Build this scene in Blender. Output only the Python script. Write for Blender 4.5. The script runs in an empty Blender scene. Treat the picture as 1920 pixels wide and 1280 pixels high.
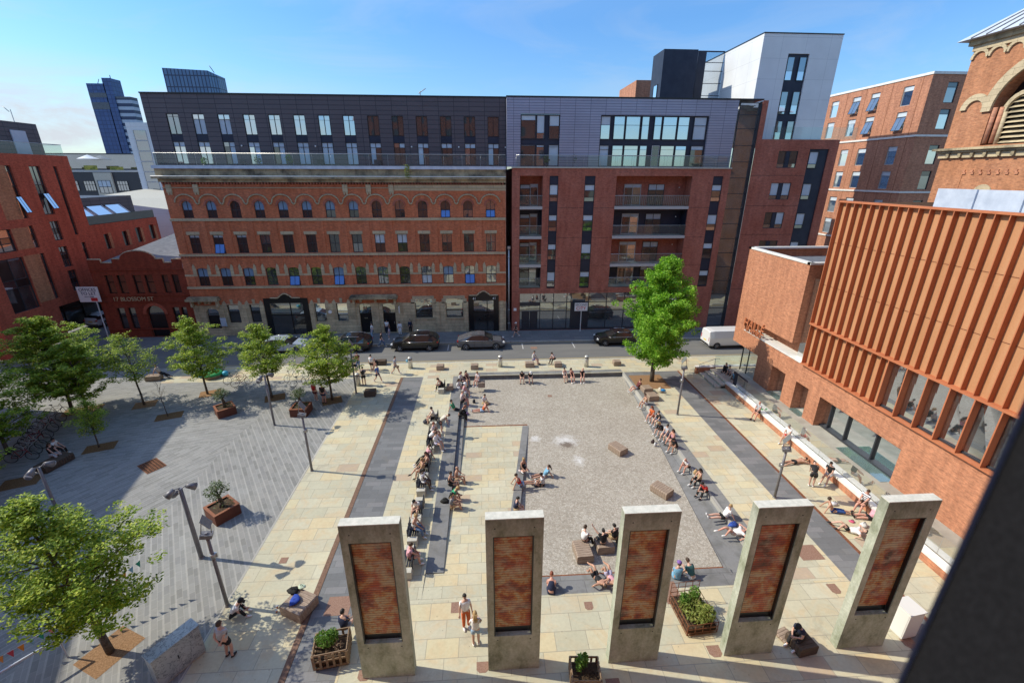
import bpy, bmesh, math, random
from mathutils import Vector, Matrix
C = bpy.context.scene.collection
R = math.radians
random.seed(7)
CAM_H = 17.0
# ---------------------------------------------------------------- camera basis (a 15.7 mm lens looking down into the square)
PITCH, YAW, ROLL, FPX = 0.35592, 0.063416, 0.0026011, 836.09
def cam_basis():
    fw = Vector((math.sin(YAW)*math.cos(PITCH), math.cos(YAW)*math.cos(PITCH), -math.sin(PITCH)))
    r = Vector((math.cos(YAW), -math.sin(YAW), 0)); u = r.cross(fw)
    c, s = math.cos(ROLL), math.sin(ROLL)
    return c*r+s*u, -s*r+c*u, fw
CR, CU, CF = cam_basis()
def gp(px, py, z=0.0):
    """surveyed photo point -> metres on the ground (or a level z)"""
    d = CF + CR*((px-960)/FPX) - CU*((py-640)/FPX)
    t = (z-CAM_H)/d.z
    return d.x*t, d.y*t
# ---------------------------------------------------------------- mesh helper
class MB:
    def __init__(s): s.v=[]; s.f=[]; s.m=[]; s.sm=[]
    def add(s, vs, fs, m=0, smooth=False):
        b=len(s.v); s.v+=[tuple(v) for v in vs]
        for f in fs: s.f.append(tuple(b+i for i in f)); s.m.append(m); s.sm.append(smooth)
        return s
    def box(s,x0,x1,y0,y1,z0,z1,m=0):
        return s.add([(x0,y0,z0),(x1,y0,z0),(x1,y1,z0),(x0,y1,z0),(x0,y0,z1),(x1,y0,z1),(x1,y1,z1),(x0,y1,z1)],
              [(0,3,2,1),(4,5,6,7),(0,1,5,4),(1,2,6,5),(2,3,7,6),(3,0,4,7)],m)
    def obox(s,c,size,rz=0,m=0,rx=0,ry=0):
        M=Matrix.Translation(Vector(c))@Matrix.Rotation(rz,4,'Z')@Matrix.Rotation(ry,4,'Y')@Matrix.Rotation(rx,4,'X')
        a,b,d=[k/2 for k in size]
        vs=[M@Vector(p) for p in [(-a,-b,-d),(a,-b,-d),(a,b,-d),(-a,b,-d),(-a,-b,d),(a,-b,d),(a,b,d),(-a,b,d)]]
        return s.add(vs,[(0,3,2,1),(4,5,6,7),(0,1,5,4),(1,2,6,5),(2,3,7,6),(3,0,4,7)],m)
    def quad(s,a,b,c,d,m=0): return s.add([a,b,c,d],[(0,1,2,3)],m)
    def prism(s,pts,z0,z1,m=0,fn=None):
        """polygon in (u,v) extruded along w from z0 to z1; fn maps (u,v,w) to the world"""
        fn=fn or (lambda u,v,w:(u,v,w)); n=len(pts)
        vs=[fn(u,v,z0) for u,v in pts]+[fn(u,v,z1) for u,v in pts]
        fs=[tuple(range(n-1,-1,-1)),tuple(range(n,2*n))]+[(i,(i+1)%n,n+(i+1)%n,n+i) for i in range(n)]
        return s.add(vs,fs,m)
    def tube(s,p0,p1,r0,r1=None,n=8,m=0,cap=True,smooth=True):
        r1=r0 if r1 is None else r1; p0=Vector(p0);p1=Vector(p1);d=(p1-p0)
        if d.length<1e-6: return s
        q=d.to_track_quat('Z','Y'); vs=[]
        for p,r in ((p0,r0),(p1,r1)):
            for i in range(n):
                a=2*math.pi*i/n; vs.append(p+q@Vector((r*math.cos(a),r*math.sin(a),0)))
        s.add(vs,[(i,(i+1)%n,n+(i+1)%n,n+i) for i in range(n)],m,smooth)
        if cap:
            b=len(s.v)-2*n; s.f.append(tuple(b+i for i in range(n-1,-1,-1))); s.f.append(tuple(b+n+i for i in range(n))); s.m+=[m,m]; s.sm+=[False,False]
        return s
    def path(s,pts,r,n=6,m=0):
        for a,b in zip(pts,pts[1:]): s.tube(a,b,r,r,n,m)
        return s
    def lathe(s,prof,c=(0,0,0),n=16,m=0,axis='Z',smooth=True):
        vs=[];k=len(prof)
        for i in range(n):
            a=2*math.pi*i/n
            for r,z in prof:
                if axis=='Z': vs.append((c[0]+r*math.cos(a),c[1]+r*math.sin(a),c[2]+z))
                elif axis=='X': vs.append((c[0]+z,c[1]+r*math.cos(a),c[2]+r*math.sin(a)))
                else: vs.append((c[0]+r*math.cos(a),c[1]+z,c[2]+r*math.sin(a)))
        fs=[]
        for i in range(n):
            j=(i+1)%n
            for q in range(k-1): fs.append((i*k+q,j*k+q,j*k+q+1,i*k+q+1))
        return s.add(vs,fs,m,smooth)
    def ball(s,c,r,n=8,k=6,m=0):
        rx,ry,rz=(r,r,r) if not isinstance(r,(tuple,list)) else r
        vs=[(c[0],c[1],c[2]-rz)];fs=[]
        for j in range(1,k):
            t=math.pi*j/k
            for i in range(n):
                a=2*math.pi*i/n; vs.append((c[0]+rx*math.sin(t)*math.cos(a),c[1]+ry*math.sin(t)*math.sin(a),c[2]-rz*math.cos(t)))
        vs.append((c[0],c[1],c[2]+rz)); L=len(vs)-1
        for i in range(n): fs.append((0,1+(i+1)%n,1+i)); fs.append((L,L-n+i,L-n+(i+1)%n))
        for j in range(k-2):
            for i in range(n):
                a=1+j*n+i;b=1+j*n+(i+1)%n; fs.append((a,b,b+n,a+n))
        return s.add(vs,fs,m,True)
    def build(s,name,mats,parent=None,bevel=0):
        used=sorted({i for f in s.f for i in f})
        if len(used)<len(s.v):
            mp={o:i for i,o in enumerate(used)}; s.v=[s.v[i] for i in used]; s.f=[tuple(mp[i] for i in f) for f in s.f]
        me=bpy.data.meshes.new(name); me.from_pydata(s.v,[],s.f)
        if not isinstance(mats,(list,tuple)): mats=[mats]
        for mt in mats: me.materials.append(mt)
        me.polygons.foreach_set('material_index',s.m); me.polygons.foreach_set('use_smooth',s.sm); me.update()
        o=bpy.data.objects.new(name,me); C.objects.link(o)
        if parent is not None: o.parent=parent
        if bevel:
            b=o.modifiers.new('b','BEVEL'); b.width=bevel; b.segments=2; b.limit_method='ANGLE'
        return o
class Fr:
    """a wall frame: u along the wall, v up, w outwards"""
    def __init__(s,o,ud,wd): s.o=Vector(o); s.u=Vector(ud); s.w=Vector(wd)
    def __call__(s,u,v,w=0): return tuple(s.o+s.u*u+Vector((0,0,v))+s.w*w)
    def box(s,mb,u0,u1,v0,v1,w0,w1,m=0):
        mb.add([s(u0,v0,w1),s(u1,v0,w1),s(u1,v0,w0),s(u0,v0,w0),s(u0,v1,w1),s(u1,v1,w1),s(u1,v1,w0),s(u0,v1,w0)],
          [(0,3,2,1),(4,5,6,7),(0,1,5,4),(1,2,6,5),(2,3,7,6),(3,0,4,7)],m)
def face_y(Y): return Fr((0,Y,0),(1,0,0),(0,-1,0))     # wall looking towards -y
def face_w(X): return Fr((X,0,0),(0,1,0),(-1,0,0))     # wall looking towards -x
def face_e(X): return Fr((X,0,0),(0,1,0),(1,0,0))      # wall looking towards +x
def wall(mb,fr,u0,u1,v0,v1,holes=(),depth=0.2,m=0,mr=None):
    """one sheet of wall with real openings (u0,u1,v0,v1[,arch rise]) and their reveals"""
    mr=m if mr is None else mr
    us=sorted({u0,u1}|{h[0] for h in holes}|{h[1] for h in holes}); vs=sorted({v0,v1}|{h[2] for h in holes}|{h[3] for h in holes})
    us=[u for u in us if u0-1e-6<=u<=u1+1e-6]; vs=[v for v in vs if v0-1e-6<=v<=v1+1e-6]
    for j in range(len(vs)-1):
        i=0
        while i<len(us)-1:
            cv=(vs[j]+vs[j+1])/2
            def inh(a):
                cu=(us[a]+us[a+1])/2
                return any(h[0]<cu<h[1] and h[2]<cv<h[3] for h in holes)
            if inh(i): i+=1; continue
            k=i
            while k+1<len(us)-1 and not inh(k+1): k+=1
            mb.quad(fr(us[i],vs[j]),fr(us[k+1],vs[j]),fr(us[k+1],vs[j+1]),fr(us[i],vs[j+1]),m); i=k+1
    for h in holes:
        a,b,c,d=h[:4]; rise=h[4] if len(h)>4 else 0
        if rise:
            n=10; cx=(a+b)/2; hw=(b-a)/2
            arc=[(cx-hw*math.cos(math.pi*t/n),d-rise+rise*math.sin(math.pi*t/n)) for t in range(n+1)]
            for t in range(n):
                (ua,va),(ub,vb)=arc[t],arc[t+1]
                mb.quad(fr(ua,va),fr(ub,vb),fr(ub,d),fr(ua,d),m)
                mb.quad(fr(ua,va),fr(ua,va,-depth),fr(ub,vb,-depth),fr(ub,vb),mr)
            top=d-rise
        else:
            top=d; mb.quad(fr(a,d),fr(a,d,-depth),fr(b,d,-depth),fr(b,d),mr)
        mb.quad(fr(a,c),fr(b,c),fr(b,c,-depth),fr(a,c,-depth),mr)
        mb.quad(fr(a,c),fr(a,c,-depth),fr(a,top,-depth),fr(a,top),mr)
        mb.quad(fr(b,c),fr(b,top),fr(b,top,-depth),fr(b,c,-depth),mr)
# ---------------------------------------------------------------- object helpers
def prop(o,label=None,cat=None,group=None,kind=None):
    if label: o['label']=label
    if cat: o['category']=cat
    if group: o['group']=group
    if kind: o['kind']=kind
    return o
def thing(name,label,cat,loc=(0,0,0),rz=0,group=None):
    o=bpy.data.objects.new(name,None); C.objects.link(o); o.location=loc; o.rotation_euler=(0,0,rz); o.empty_display_size=.2
    return prop(o,label,cat,group)
def copy_tree(o,parent=None):
    c=o.copy(); C.objects.link(c)
    if parent is not None: c.parent=parent
    for ch in list(o.children): copy_tree(ch,c)
    return c
# ---------------------------------------------------------------- materials
def newmat(name):
    m=bpy.data.materials.new(name); m.use_nodes=True; nt=m.node_tree; b=nt.nodes['Principled BSDF']; return m,nt,b
def N(nt,t,**k):
    n=nt.nodes.new(t)
    for a,b in k.items(): setattr(n,a,b)
    return n
def L(nt,a,b): nt.links.new(a,b)
def col4(c): return (c[0],c[1],c[2],1)
def flat(name,c,rough=.6,metal=0,spec=None,emit=0):
    m,nt,b=newmat(name); b.inputs['Base Color'].default_value=col4(c); b.inputs['Roughness'].default_value=rough; b.inputs['Metallic'].default_value=metal
    if spec is not None: b.inputs['Specular IOR Level'].default_value=spec
    return m
def posn(nt,obj=False):
    if obj: return N(nt,'ShaderNodeTexCoord').outputs['Object']
    return N(nt,'ShaderNodeNewGeometry').outputs['Position']
def ramp(nt,fac,stops,interp='LINEAR'):
    r=N(nt,'ShaderNodeValToRGB'); r.color_ramp.interpolation=interp; e=r.color_ramp.elements
    while len(e)<len(stops): e.new(.5)
    for q,(p,c) in zip(e,stops): q.position=p; q.color=col4(c)
    L(nt,fac,r.inputs[0]); return r.outputs[0]
def mathn(nt,op,a,b=None,clamp=False):
    n=N(nt,'ShaderNodeMath',operation=op,use_clamp=clamp)
    for i,x in enumerate((a,b)):
        if x is None: continue
        if isinstance(x,(int,float)): n.inputs[i].default_value=x
        else: L(nt,x,n.inputs[i])
    return n.outputs[0]
def mixc(nt,fac,a,b,mode='MIX'):
    n=N(nt,'ShaderNodeMix',data_type='RGBA',blend_type=mode)
    if isinstance(fac,(int,float)): n.inputs[0].default_value=fac
    else: L(nt,fac,n.inputs[0])
    for i,x in ((6,a),(7,b)):
        if isinstance(x,(tuple,list)): n.inputs[i].default_value=col4(x)
        else: L(nt,x,n.inputs[i])
    return n.outputs[2]
def noise(nt,vec,scale,detail=4,rough=.55,dist=0):
    n=N(nt,'ShaderNodeTexNoise'); n.inputs['Scale'].default_value=scale; n.inputs['Detail'].default_value=detail; n.inputs['Roughness'].default_value=rough; n.inputs['Distortion'].default_value=dist
    L(nt,vec,n.inputs['Vector']); return n.outputs['Fac']
def scalev(nt,vec,s):
    n=N(nt,'ShaderNodeVectorMath',operation='MULTIPLY'); L(nt,vec,n.inputs[0]); n.inputs[1].default_value=s; return n.outputs[0]
def rotv(nt,vec,ang):
    n=N(nt,'ShaderNodeVectorRotate',rotation_type='Z_AXIS'); L(nt,vec,n.inputs['Vector']); n.inputs['Angle'].default_value=ang; return n.outputs[0]
def bump(nt,b,h,strength=.3,dist=.02):
    n=N(nt,'ShaderNodeBump'); n.inputs['Strength'].default_value=strength; n.inputs['Distance'].default_value=dist; L(nt,h,n.inputs['Height']); L(nt,n.outputs[0],b.inputs['Normal'])
def wallvec(nt):
    """(x+y, z) so that courses run level on walls along either axis"""
    s=N(nt,'ShaderNodeSeparateXYZ'); L(nt,posn(nt),s.inputs[0]); c=N(nt,'ShaderNodeCombineXYZ')
    L(nt,mathn(nt,'ADD',s.outputs[0],s.outputs[1]),c.inputs[0]); L(nt,s.outputs[2],c.inputs[1]); return c.outputs[0]
def bricktex(nt,vec,w,h,c1,c2,mort,ms=.01,bias=0,off=.5):
    t=N(nt,'ShaderNodeTexBrick'); t.offset=off; t.inputs['Scale'].default_value=1; t.inputs['Brick Width'].default_value=w; t.inputs['Row Height'].default_value=h
    t.inputs['Mortar Size'].default_value=ms; t.inputs['Mortar Smooth'].default_value=.2; t.inputs['Bias'].default_value=bias
    t.inputs['Color1'].default_value=col4(c1); t.inputs['Color2'].default_value=col4(c2); t.inputs['Mortar'].default_value=col4(mort); L(nt,vec,t.inputs['Vector']); return t
def brick(name,c1,c2,mort,w=.23,h=.075,var=.35,streak=0):
    m,nt,b=newmat(name); v=wallvec(nt); t=bricktex(nt,v,w,h,c1,c2,mort,.008)
    n1=noise(nt,posn(nt),.35,5,.6); n2=noise(nt,scalev(nt,v,(4.3,13,1)),1,2,.7)
    c=mixc(nt,ramp(nt,n1,[(.3,(1,1,1)),(.7,(0,0,0))]),t.outputs['Color'],tuple(k*(1-var) for k in c1),'MIX')
    c=mixc(nt,.75,c,ramp(nt,n2,[(.25,(.62,.60,.60)),(.5,(1,1,1)),(.8,(1.3,1.22,1.15))]),'MULTIPLY')
    n3=noise(nt,scalev(nt,v,(1.7,3.4,1)),1.6,7,.78); n4=noise(nt,scalev(nt,posn(nt),(1.5,1.5,.25)),1.3,5,.65)
    c=mixc(nt,.75,c,ramp(nt,n3,[(.30,(.52,.48,.48)),(.48,(.98,.98,.98)),(.68,(1.38,1.30,1.22))]),'MULTIPLY'); c=mixc(nt,.6,c,ramp(nt,n4,[(.35,(.70,.66,.66)),(.6,(1.08,1.06,1.04))]),'MULTIPLY')
    L(nt,c,b.inputs['Base Color']); b.inputs['Roughness'].default_value=.9; b.inputs['Specular IOR Level'].default_value=.2
    bump(nt,b,t.outputs['Fac'],.15,-.01); return m
def stone(name,c1,c2,w=.9,h=.35,stain=(.06,.055,.045),ms=.012,dark=.5):
    m,nt,b=newmat(name); v=wallvec(nt); t=bricktex(nt,v,w,h,c1,c2,tuple(k*.45 for k in c1),ms)
    n1=noise(nt,posn(nt),.8,6,.65); n2=noise(nt,posn(nt),9,4,.6)
    c=mixc(nt,ramp(nt,n1,[(.42,(0,0,0)),(.68,(dark,)*3)]),t.outputs['Color'],stain)
    c=mixc(nt,.35,c,ramp(nt,n2,[(.3,(.7,)*3),(.7,(1.2,)*3)]),'MULTIPLY')
    L(nt,c,b.inputs['Base Color']); b.inputs['Roughness'].default_value=.9; bump(nt,b,t.outputs['Fac'],.3,-.02); return m
def flags(name,palette,w,h,mort,ms=.012,rot=0,stain=None,stainamt=.4,rough=.85,obj=False,grain=.25,rowoff=.37):
    """paving: courses of slabs, each with its own tone, with stains across them"""
    m,nt,b=newmat(name); p=rotv(nt,posn(nt),rot) if rot else posn(nt)
    t=bricktex(nt,p,w,h,(0,0,0),(1,1,1),(0,0,0),ms,off=rowoff)
    t2=bricktex(nt,p,w,h,(0,0,0),(1,1,1),(.5,.5,.5),0,off=rowoff)
    n=len(palette); c=ramp(nt,t2.outputs['Color'],[(i/n,pc) for i,pc in enumerate(palette)],'CONSTANT')
    if stain:
        ns=noise(nt,p,.9,5,.62,1.2); c=mixc(nt,ramp(nt,ns,[(.47,(0,0,0)),(.66,(stainamt,)*3)]),c,stain)
    c=mixc(nt,t.outputs['Fac'],c,mort)
    ng=noise(nt,p,7,6,.7); c=mixc(nt,grain,c,ramp(nt,ng,[(.25,(.6,)*3),(.75,(1.3,)*3)]),'MULTIPLY')
    nl=noise(nt,p,.22,4,.6); c=mixc(nt,.45,c,ramp(nt,nl,[(.3,(.78,.78,.8)),(.7,(1.12,)*3)]),'MULTIPLY')
    vo=N(nt,'ShaderNodeTexVoronoi'); vo.inputs['Scale'].default_value=2.6; L(nt,p,vo.inputs['Vector']); c=mixc(nt,ramp(nt,vo.outputs['Distance'],[(.045,(.55,)*3),(.07,(0,0,0))]),c,(.12,.11,.10))
    nb=noise(nt,p,.55,7,.75,.8); c=mixc(nt,ramp(nt,nb,[(.56,(0,0,0)),(.72,(.45,)*3)]),c,(.22,.20,.165))
    L(nt,c,b.inputs['Base Color']); b.inputs['Roughness'].default_value=rough; b.inputs['Specular IOR Level'].default_value=.25; bump(nt,b,t.outputs['Fac'],.25,-.01); return m
def noisy(name,c1,c2,scale=3,rough=.7,metal=0,detail=5,bmp=0,obj=False,lo=.35,hi=.65,spec=.4):
    m,nt,b=newmat(name); p=posn(nt,obj); n=noise(nt,p,scale,detail,.6); L(nt,ramp(nt,n,[(lo,c1),(hi,c2)]),b.inputs['Base Color'])
    b.inputs['Roughness'].default_value=rough; b.inputs['Metallic'].default_value=metal; b.inputs['Specular IOR Level'].default_value=spec
    if bmp: bump(nt,b,noise(nt,p,scale*6,4,.7),bmp,.01)
    return m
def glass(name,tint,refl=.35,rough=.03):
    """window glass over a dark room: a mirror coat over a dim interior"""
    m,nt,b=newmat(name); n=noise(nt,posn(nt),.9,3,.6)
    c=ramp(nt,n,[(.35,tuple(k*.35 for k in tint)),(.65,tint)]); L(nt,c,b.inputs['Base Color']); b.inputs['Roughness'].default_value=.5
    g=N(nt,'ShaderNodeBsdfGlossy'); g.inputs['Roughness'].default_value=rough; g.inputs['Color'].default_value=(.88,.95,1,1)
    wv=noise(nt,posn(nt),.55,2,.5); bp=N(nt,'ShaderNodeBump'); bp.inputs['Strength'].default_value=.12; bp.inputs['Distance'].default_value=.05; L(nt,wv,bp.inputs['Height']); L(nt,bp.outputs[0],g.inputs['Normal'])
    fz=N(nt,'ShaderNodeLayerWeight'); fz.inputs['Blend'].default_value=.35
    f=mathn(nt,'ADD',mathn(nt,'MULTIPLY',fz.outputs['Fresnel'],.6),refl,True)
    mx=N(nt,'ShaderNodeMixShader'); L(nt,f,mx.inputs[0]); L(nt,b.outputs[0],mx.inputs[1]); L(nt,g.outputs[0],mx.inputs[2]); L(nt,mx.outputs[0],nt.nodes['Material Output'].inputs['Surface']); return m
def clearglass(name,tint=(.75,.9,.88),refl=.12,opac=.25):
    m,nt,b=newmat(name); tr=N(nt,'ShaderNodeBsdfTransparent'); tr.inputs[0].default_value=col4(tint)
    g=N(nt,'ShaderNodeBsdfGlossy'); g.inputs['Roughness'].default_value=.02; b.inputs['Base Color'].default_value=(.35,.5,.48,1); b.inputs['Roughness'].default_value=.3
    m1=N(nt,'ShaderNodeMixShader'); m1.inputs[0].default_value=opac; L(nt,tr.outputs[0],m1.inputs[1]); L(nt,b.outputs[0],m1.inputs[2])
    fz=N(nt,'ShaderNodeLayerWeight'); fz.inputs['Blend'].default_value=.3
    m2=N(nt,'ShaderNodeMixShader'); L(nt,mathn(nt,'ADD',mathn(nt,'MULTIPLY',fz.outputs['Fresnel'],.7),refl,True),m2.inputs[0]); L(nt,m1.outputs[0],m2.inputs[1]); L(nt,g.outputs[0],m2.inputs[2])
    L(nt,m2.outputs[0],nt.nodes['Material Output'].inputs['Surface']); return m
def cladding(name,c1,c2,w,h,joint,ms=.02,rough=.45,metal=.3,off=0):
    m,nt,b=newmat(name); v=wallvec(nt); t=bricktex(nt,v,w,h,c1,c2,joint,ms,off=off); n=noise(nt,posn(nt),.4,4,.6)
    c=mixc(nt,.3,t.outputs['Color'],ramp(nt,n,[(.3,(.75,)*3),(.7,(1.2,)*3)]),'MULTIPLY'); L(nt,c,b.inputs['Base Color']); b.inputs['Roughness'].default_value=rough; b.inputs['Metallic'].default_value=metal
    bump(nt,b,t.outputs['Fac'],.4,-.02); return m
M={}
M['brick_mill']=brick('orange_red_mill_brick',(.68,.215,.100),(.52,.155,.078),(.36,.24,.17),var=.3)
M['brick_purple']=brick('dark_red_flat_brick',(.47,.155,.105),(.36,.12,.088),(.32,.22,.18),var=.3)
M['brick_left']=brick('deep_red_brick',(.60,.155,.090),(.46,.12,.072),(.14,.07,.05),var=.3)
M['brick_orange']=brick('pale_orange_brick',(.55,.27,.14),(.42,.19,.10),(.30,.2,.14),var=.25)
M['brick_blossom']=brick('dark_terracotta_brick',(.34,.075,.04),(.26,.055,.03),(.1,.04,.03),var=.3)
M['brick_halle']=brick('light_orange_brick',(.52,.245,.145),(.41,.175,.10),(.36,.21,.15),w=.45,h=.07,var=.12)
M['brick_church']=brick('church_orange_brick',(.50,.235,.125),(.40,.17,.09),(.34,.23,.17),var=.2)
M['brick_far']=brick('far_orange_brick',(.50,.25,.16),(.42,.19,.125),(.33,.2,.15),var=.15)
M['stone']=stone('weathered_sandstone',(.66,.54,.34),(.54,.44,.28))
M['stone_clean']=stone('buff_sandstone',(.56,.46,.30),(.47,.38,.25),dark=.2)
M['stone_dark']=stone('sooty_sandstone',(.50,.41,.26),(.38,.31,.19),w=1.1,h=.8,dark=.95)
M['slateroof']=noisy('slate_blue_roof',(.10,.11,.13),(.16,.17,.19),2)
M['dark_clad']=cladding('dark_zinc_cladding',(.105,.088,.098),(.090,.076,.086),1.55,.42,(.02,.02,.03),.025,.5,.15)
M['light_clad']=cladding('pale_lilac_metal_cladding',(.34,.35,.45),(.31,.32,.41),1.55,.24,(.12,.12,.17),.022,.4,.3)
M['white_clad']=cladding('white_render_panels',(.66,.68,.70),(.64,.66,.69),2.6,1.9,(.45,.47,.5),.015,.55,0)
M['navy']=noisy('navy_metal_panel',(.018,.024,.045),(.03,.036,.06),1,.5,.2)
M['frame']=flat('dark_grey_frame',(.03,.033,.042),.45)
M['frame_pale']=flat('pale_grey_frame',(.42,.42,.42),.45)
M['black']=flat('black_paint',(.008,.008,.01),.35)
M['glass_dark']=glass('dark_window_glass',(.020,.018,.018),.10)
M['glass_mid']=glass('grey_window_glass',(.07,.08,.085),.3)
M['glass_sky']=glass('mirror_blue_glass',(.12,.17,.20),.62)
M['blind']=noisy('pale_roller_blind',(.42,.50,.58),(.52,.60,.68),.6,.7)
M['blue_blind']=noisy('pale_blue_blind_behind_glass',(.16,.26,.40),(.24,.36,.52),.8,.25)
M['blue_film']=flat('bright_blue_open_sash_glass',(.10,.24,.62),.25)
M['clear']=clearglass('clear_balustrade_glass',(.86,.95,.94),.03,.08)
M['greenglass']=clearglass('green_tinted_glass',(.6,.86,.8),.18,.3)
M['rail']=flat('brushed_steel_rail',(.5,.5,.5),.35,.8)
M['lead']=noisy('lead_sheet_flashing',(.46,.52,.62),(.60,.66,.76),1.5,.45,.2)
M['corten_panel']=None
def corten(name,c1,c2,c3,rough=.75):
    m,nt,b=newmat(name); p=posn(nt); n1=noise(nt,scalev(nt,p,(1,1,.25)),1.2,5,.6); n2=noise(nt,p,14,5,.75)
    v=wallvec(nt); t=bricktex(nt,v,.62,3.1,(0,0,0),(1,1,1),(.5,.5,.5),0,off=0)
    c=ramp(nt,n1,[(.3,c1),(.55,c2),(.8,c3)]); c=mixc(nt,.22,c,ramp(nt,t.outputs['Color'],[(0,(.8,.72,.62)),(1,(1.15,1.1,1.1))]),'MULTIPLY')
    c=mixc(nt,.3,c,ramp(nt,n2,[(.3,(.7,.66,.62)),(.7,(1.25,1.2,1.2))]),'MULTIPLY'); L(nt,c,b.inputs['Base Color']); b.inputs['Roughness'].default_value=rough; return m
M['corten_panel']=corten('weathered_steel_panel',(.41,.20,.09),(.46,.235,.115),(.50,.275,.14))
M['corten_fin']=corten('weathered_steel_fin',(.40,.13,.056),(.45,.155,.068),(.49,.19,.085))
M['corten_dark']=corten('rusty_planter_steel',(.085,.028,.016),(.12,.038,.020),(.155,.052,.026))
M['rust']=noisy('rusted_steel',(.12,.04,.02),(.26,.10,.045),12,.85)
def concrete():
    m,nt,b=newmat('mossy_cast_concrete'); p=posn(nt); n1=noise(nt,scalev(nt,p,(1.2,1.2,.6)),1.1,7,.7); n2=noise(nt,p,12,6,.7)
    s=N(nt,'ShaderNodeSeparateXYZ'); L(nt,p,s.inputs[0])
    c=ramp(nt,n1,[(.30,(.15,.17,.10)),(.45,(.33,.355,.27)),(.68,(.52,.54,.46))])
    c=mixc(nt,.5,c,ramp(nt,n2,[(.3,(.6,.6,.58)),(.7,(1.25,1.25,1.2))]),'MULTIPLY')
    g=mathn(nt,'MULTIPLY',mathn(nt,'GREATER_THAN',s.outputs[2],6.5),.0); zz=N(nt,'ShaderNodeMapRange'); L(nt,s.outputs[2],zz.inputs[0]); zz.inputs[1].default_value=6.0; zz.inputs[2].default_value=6.9
    st=noise(nt,scalev(nt,p,(5,5,.5)),1.5,4,.7); f=mathn(nt,'MULTIPLY',mathn(nt,'MULTIPLY',zz.outputs[0],.75),st,True)
    c=mixc(nt,f,c,(.03,.03,.022)); L(nt,c,b.inputs['Base Color']); b.inputs['Roughness'].default_value=.9; bump(nt,b,n2,.25,.01); return m
M['concrete']=concrete()
M['concrete_top']=noisy('pale_top_concrete',(.52,.52,.46),(.66,.65,.58),6,.85,bmp=.2)  # paler concrete, used on the pillar tops alone
M['paleconc']=noisy('pale_stone_bench',(.42,.40,.34),(.52,.50,.43),8,.85)
M['white_coping']=noisy('white_stone_coping',(.62,.62,.60),(.74,.73,.70),3,.7)
def timber(name,c1,c2):
    m,nt,b=newmat(name); p=posn(nt,True); w=noise(nt,scalev(nt,p,(2,14,14)),1.6,4,.6); c=ramp(nt,w,[(.3,c1),(.7,c2)]); L(nt,c,b.inputs['Base Color']); b.inputs['Roughness'].default_value=.8; return m
M['timber']=timber('weathered_hardwood',(.20,.14,.10),(.40,.31,.24)); M['timber_dark']=timber('dark_hardwood',(.05,.035,.025),(.11,.075,.05)); M['crate']=timber('old_crate_wood',(.16,.10,.06),(.34,.24,.15))
M['steel']=noisy('galvanised_steel',(.34,.35,.36),(.46,.47,.48),20,.4,.7); M['pole']=noisy('grey_painted_pole',(.17,.165,.18),(.22,.215,.23),5,.5,.3)
M['stainless']=noisy('brushed_stainless',(.55,.53,.48),(.68,.66,.60),9,.35,.5)
M['soil']=noisy('dark_soil',(.035,.022,.014),(.09,.055,.03),14,.95,bmp=.5)
M['mulch']=noisy('tan_bark_mulch',(.20,.115,.06),(.34,.21,.12),18,.95,bmp=.5,spec=.1)
M['mulch_dark']=noisy('brown_bark_mulch',(.10,.06,.03),(.24,.14,.07),18,.95,bmp=.5,spec=.1)
M['white']=flat('white_gloss',(.78,.78,.78),.4)
M['offwhite']=flat('off_white',(.68,.68,.66),.6)
SUN_STRENGTH=5.0; SKY_STRENGTH=.12
# ================================================================ GROUND
sand_pal=[(.52,.50,.41),(.57,.545,.44),(.49,.48,.40),(.58,.535,.40),(.54,.52,.43),(.50,.49,.41),(.60,.53,.385),(.54,.525,.44),(.47,.385,.32),(.56,.545,.46),(.53,.51,.43),(.51,.50,.42),(.55,.53,.43)]
sand_pal=[(a*.97,b*.95,c*.85) for a,b,c in sand_pal]
M['flags']=flags('yorkstone_flags',sand_pal,1.05,.62,(.36,.33,.25),.014,stain=(.56,.42,.24),stainamt=.45)
M['flags2']=flags('yorkstone_flags_wide',sand_pal,1.25,.78,(.35,.32,.25),.014,stain=(.56,.42,.25),stainamt=.5,rowoff=.43)
gp1=[(.225,.225,.225),(.255,.255,.252),(.285,.285,.285),(.24,.24,.245),(.27,.27,.265),(.25,.25,.25)]
A1=math.atan2(4.6,-3.0); A2=math.atan2(4.7,3.4)
def setts(name,ang,h,line,lw,pal):
    m,nt,b=newmat(name); p=rotv(nt,posn(nt),-ang); s_=N(nt,'ShaderNodeSeparateXYZ'); L(nt,p,s_.inputs[0])
    t=bricktex(nt,p,.55,h/2,(0,0,0),(1,1,1),(.5,.5,.5),0,off=.37); c=ramp(nt,t.outputs['Color'],[(i/len(pal),q) for i,q in enumerate(pal)],'CONSTANT')
    f=mathn(nt,'FRACT',mathn(nt,'DIVIDE',s_.outputs[1],h)); k=mathn(nt,'LESS_THAN',f,lw); t2=bricktex(nt,p,.55,h/2,(0,0,0),(0,0,0),(1,1,1),.012,off=.37)
    c=mixc(nt,mathn(nt,'MULTIPLY',t2.outputs['Fac'],.35),c,line); c=mixc(nt,mathn(nt,'MULTIPLY',k,.38),c,line)
    nl=noise(nt,p,.22,4,.6); c=mixc(nt,.5,c,ramp(nt,nl,[(.3,(.78,.78,.8)),(.7,(1.12,)*3)]),'MULTIPLY'); ng=noise(nt,p,6,5,.7); c=mixc(nt,.2,c,ramp(nt,ng,[(.25,(.6,)*3),(.75,(1.3,)*3)]),'MULTIPLY')
    L(nt,c,b.inputs['Base Color']); b.inputs['Roughness'].default_value=.8; b.inputs['Specular IOR Level'].default_value=.3; return m
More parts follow.
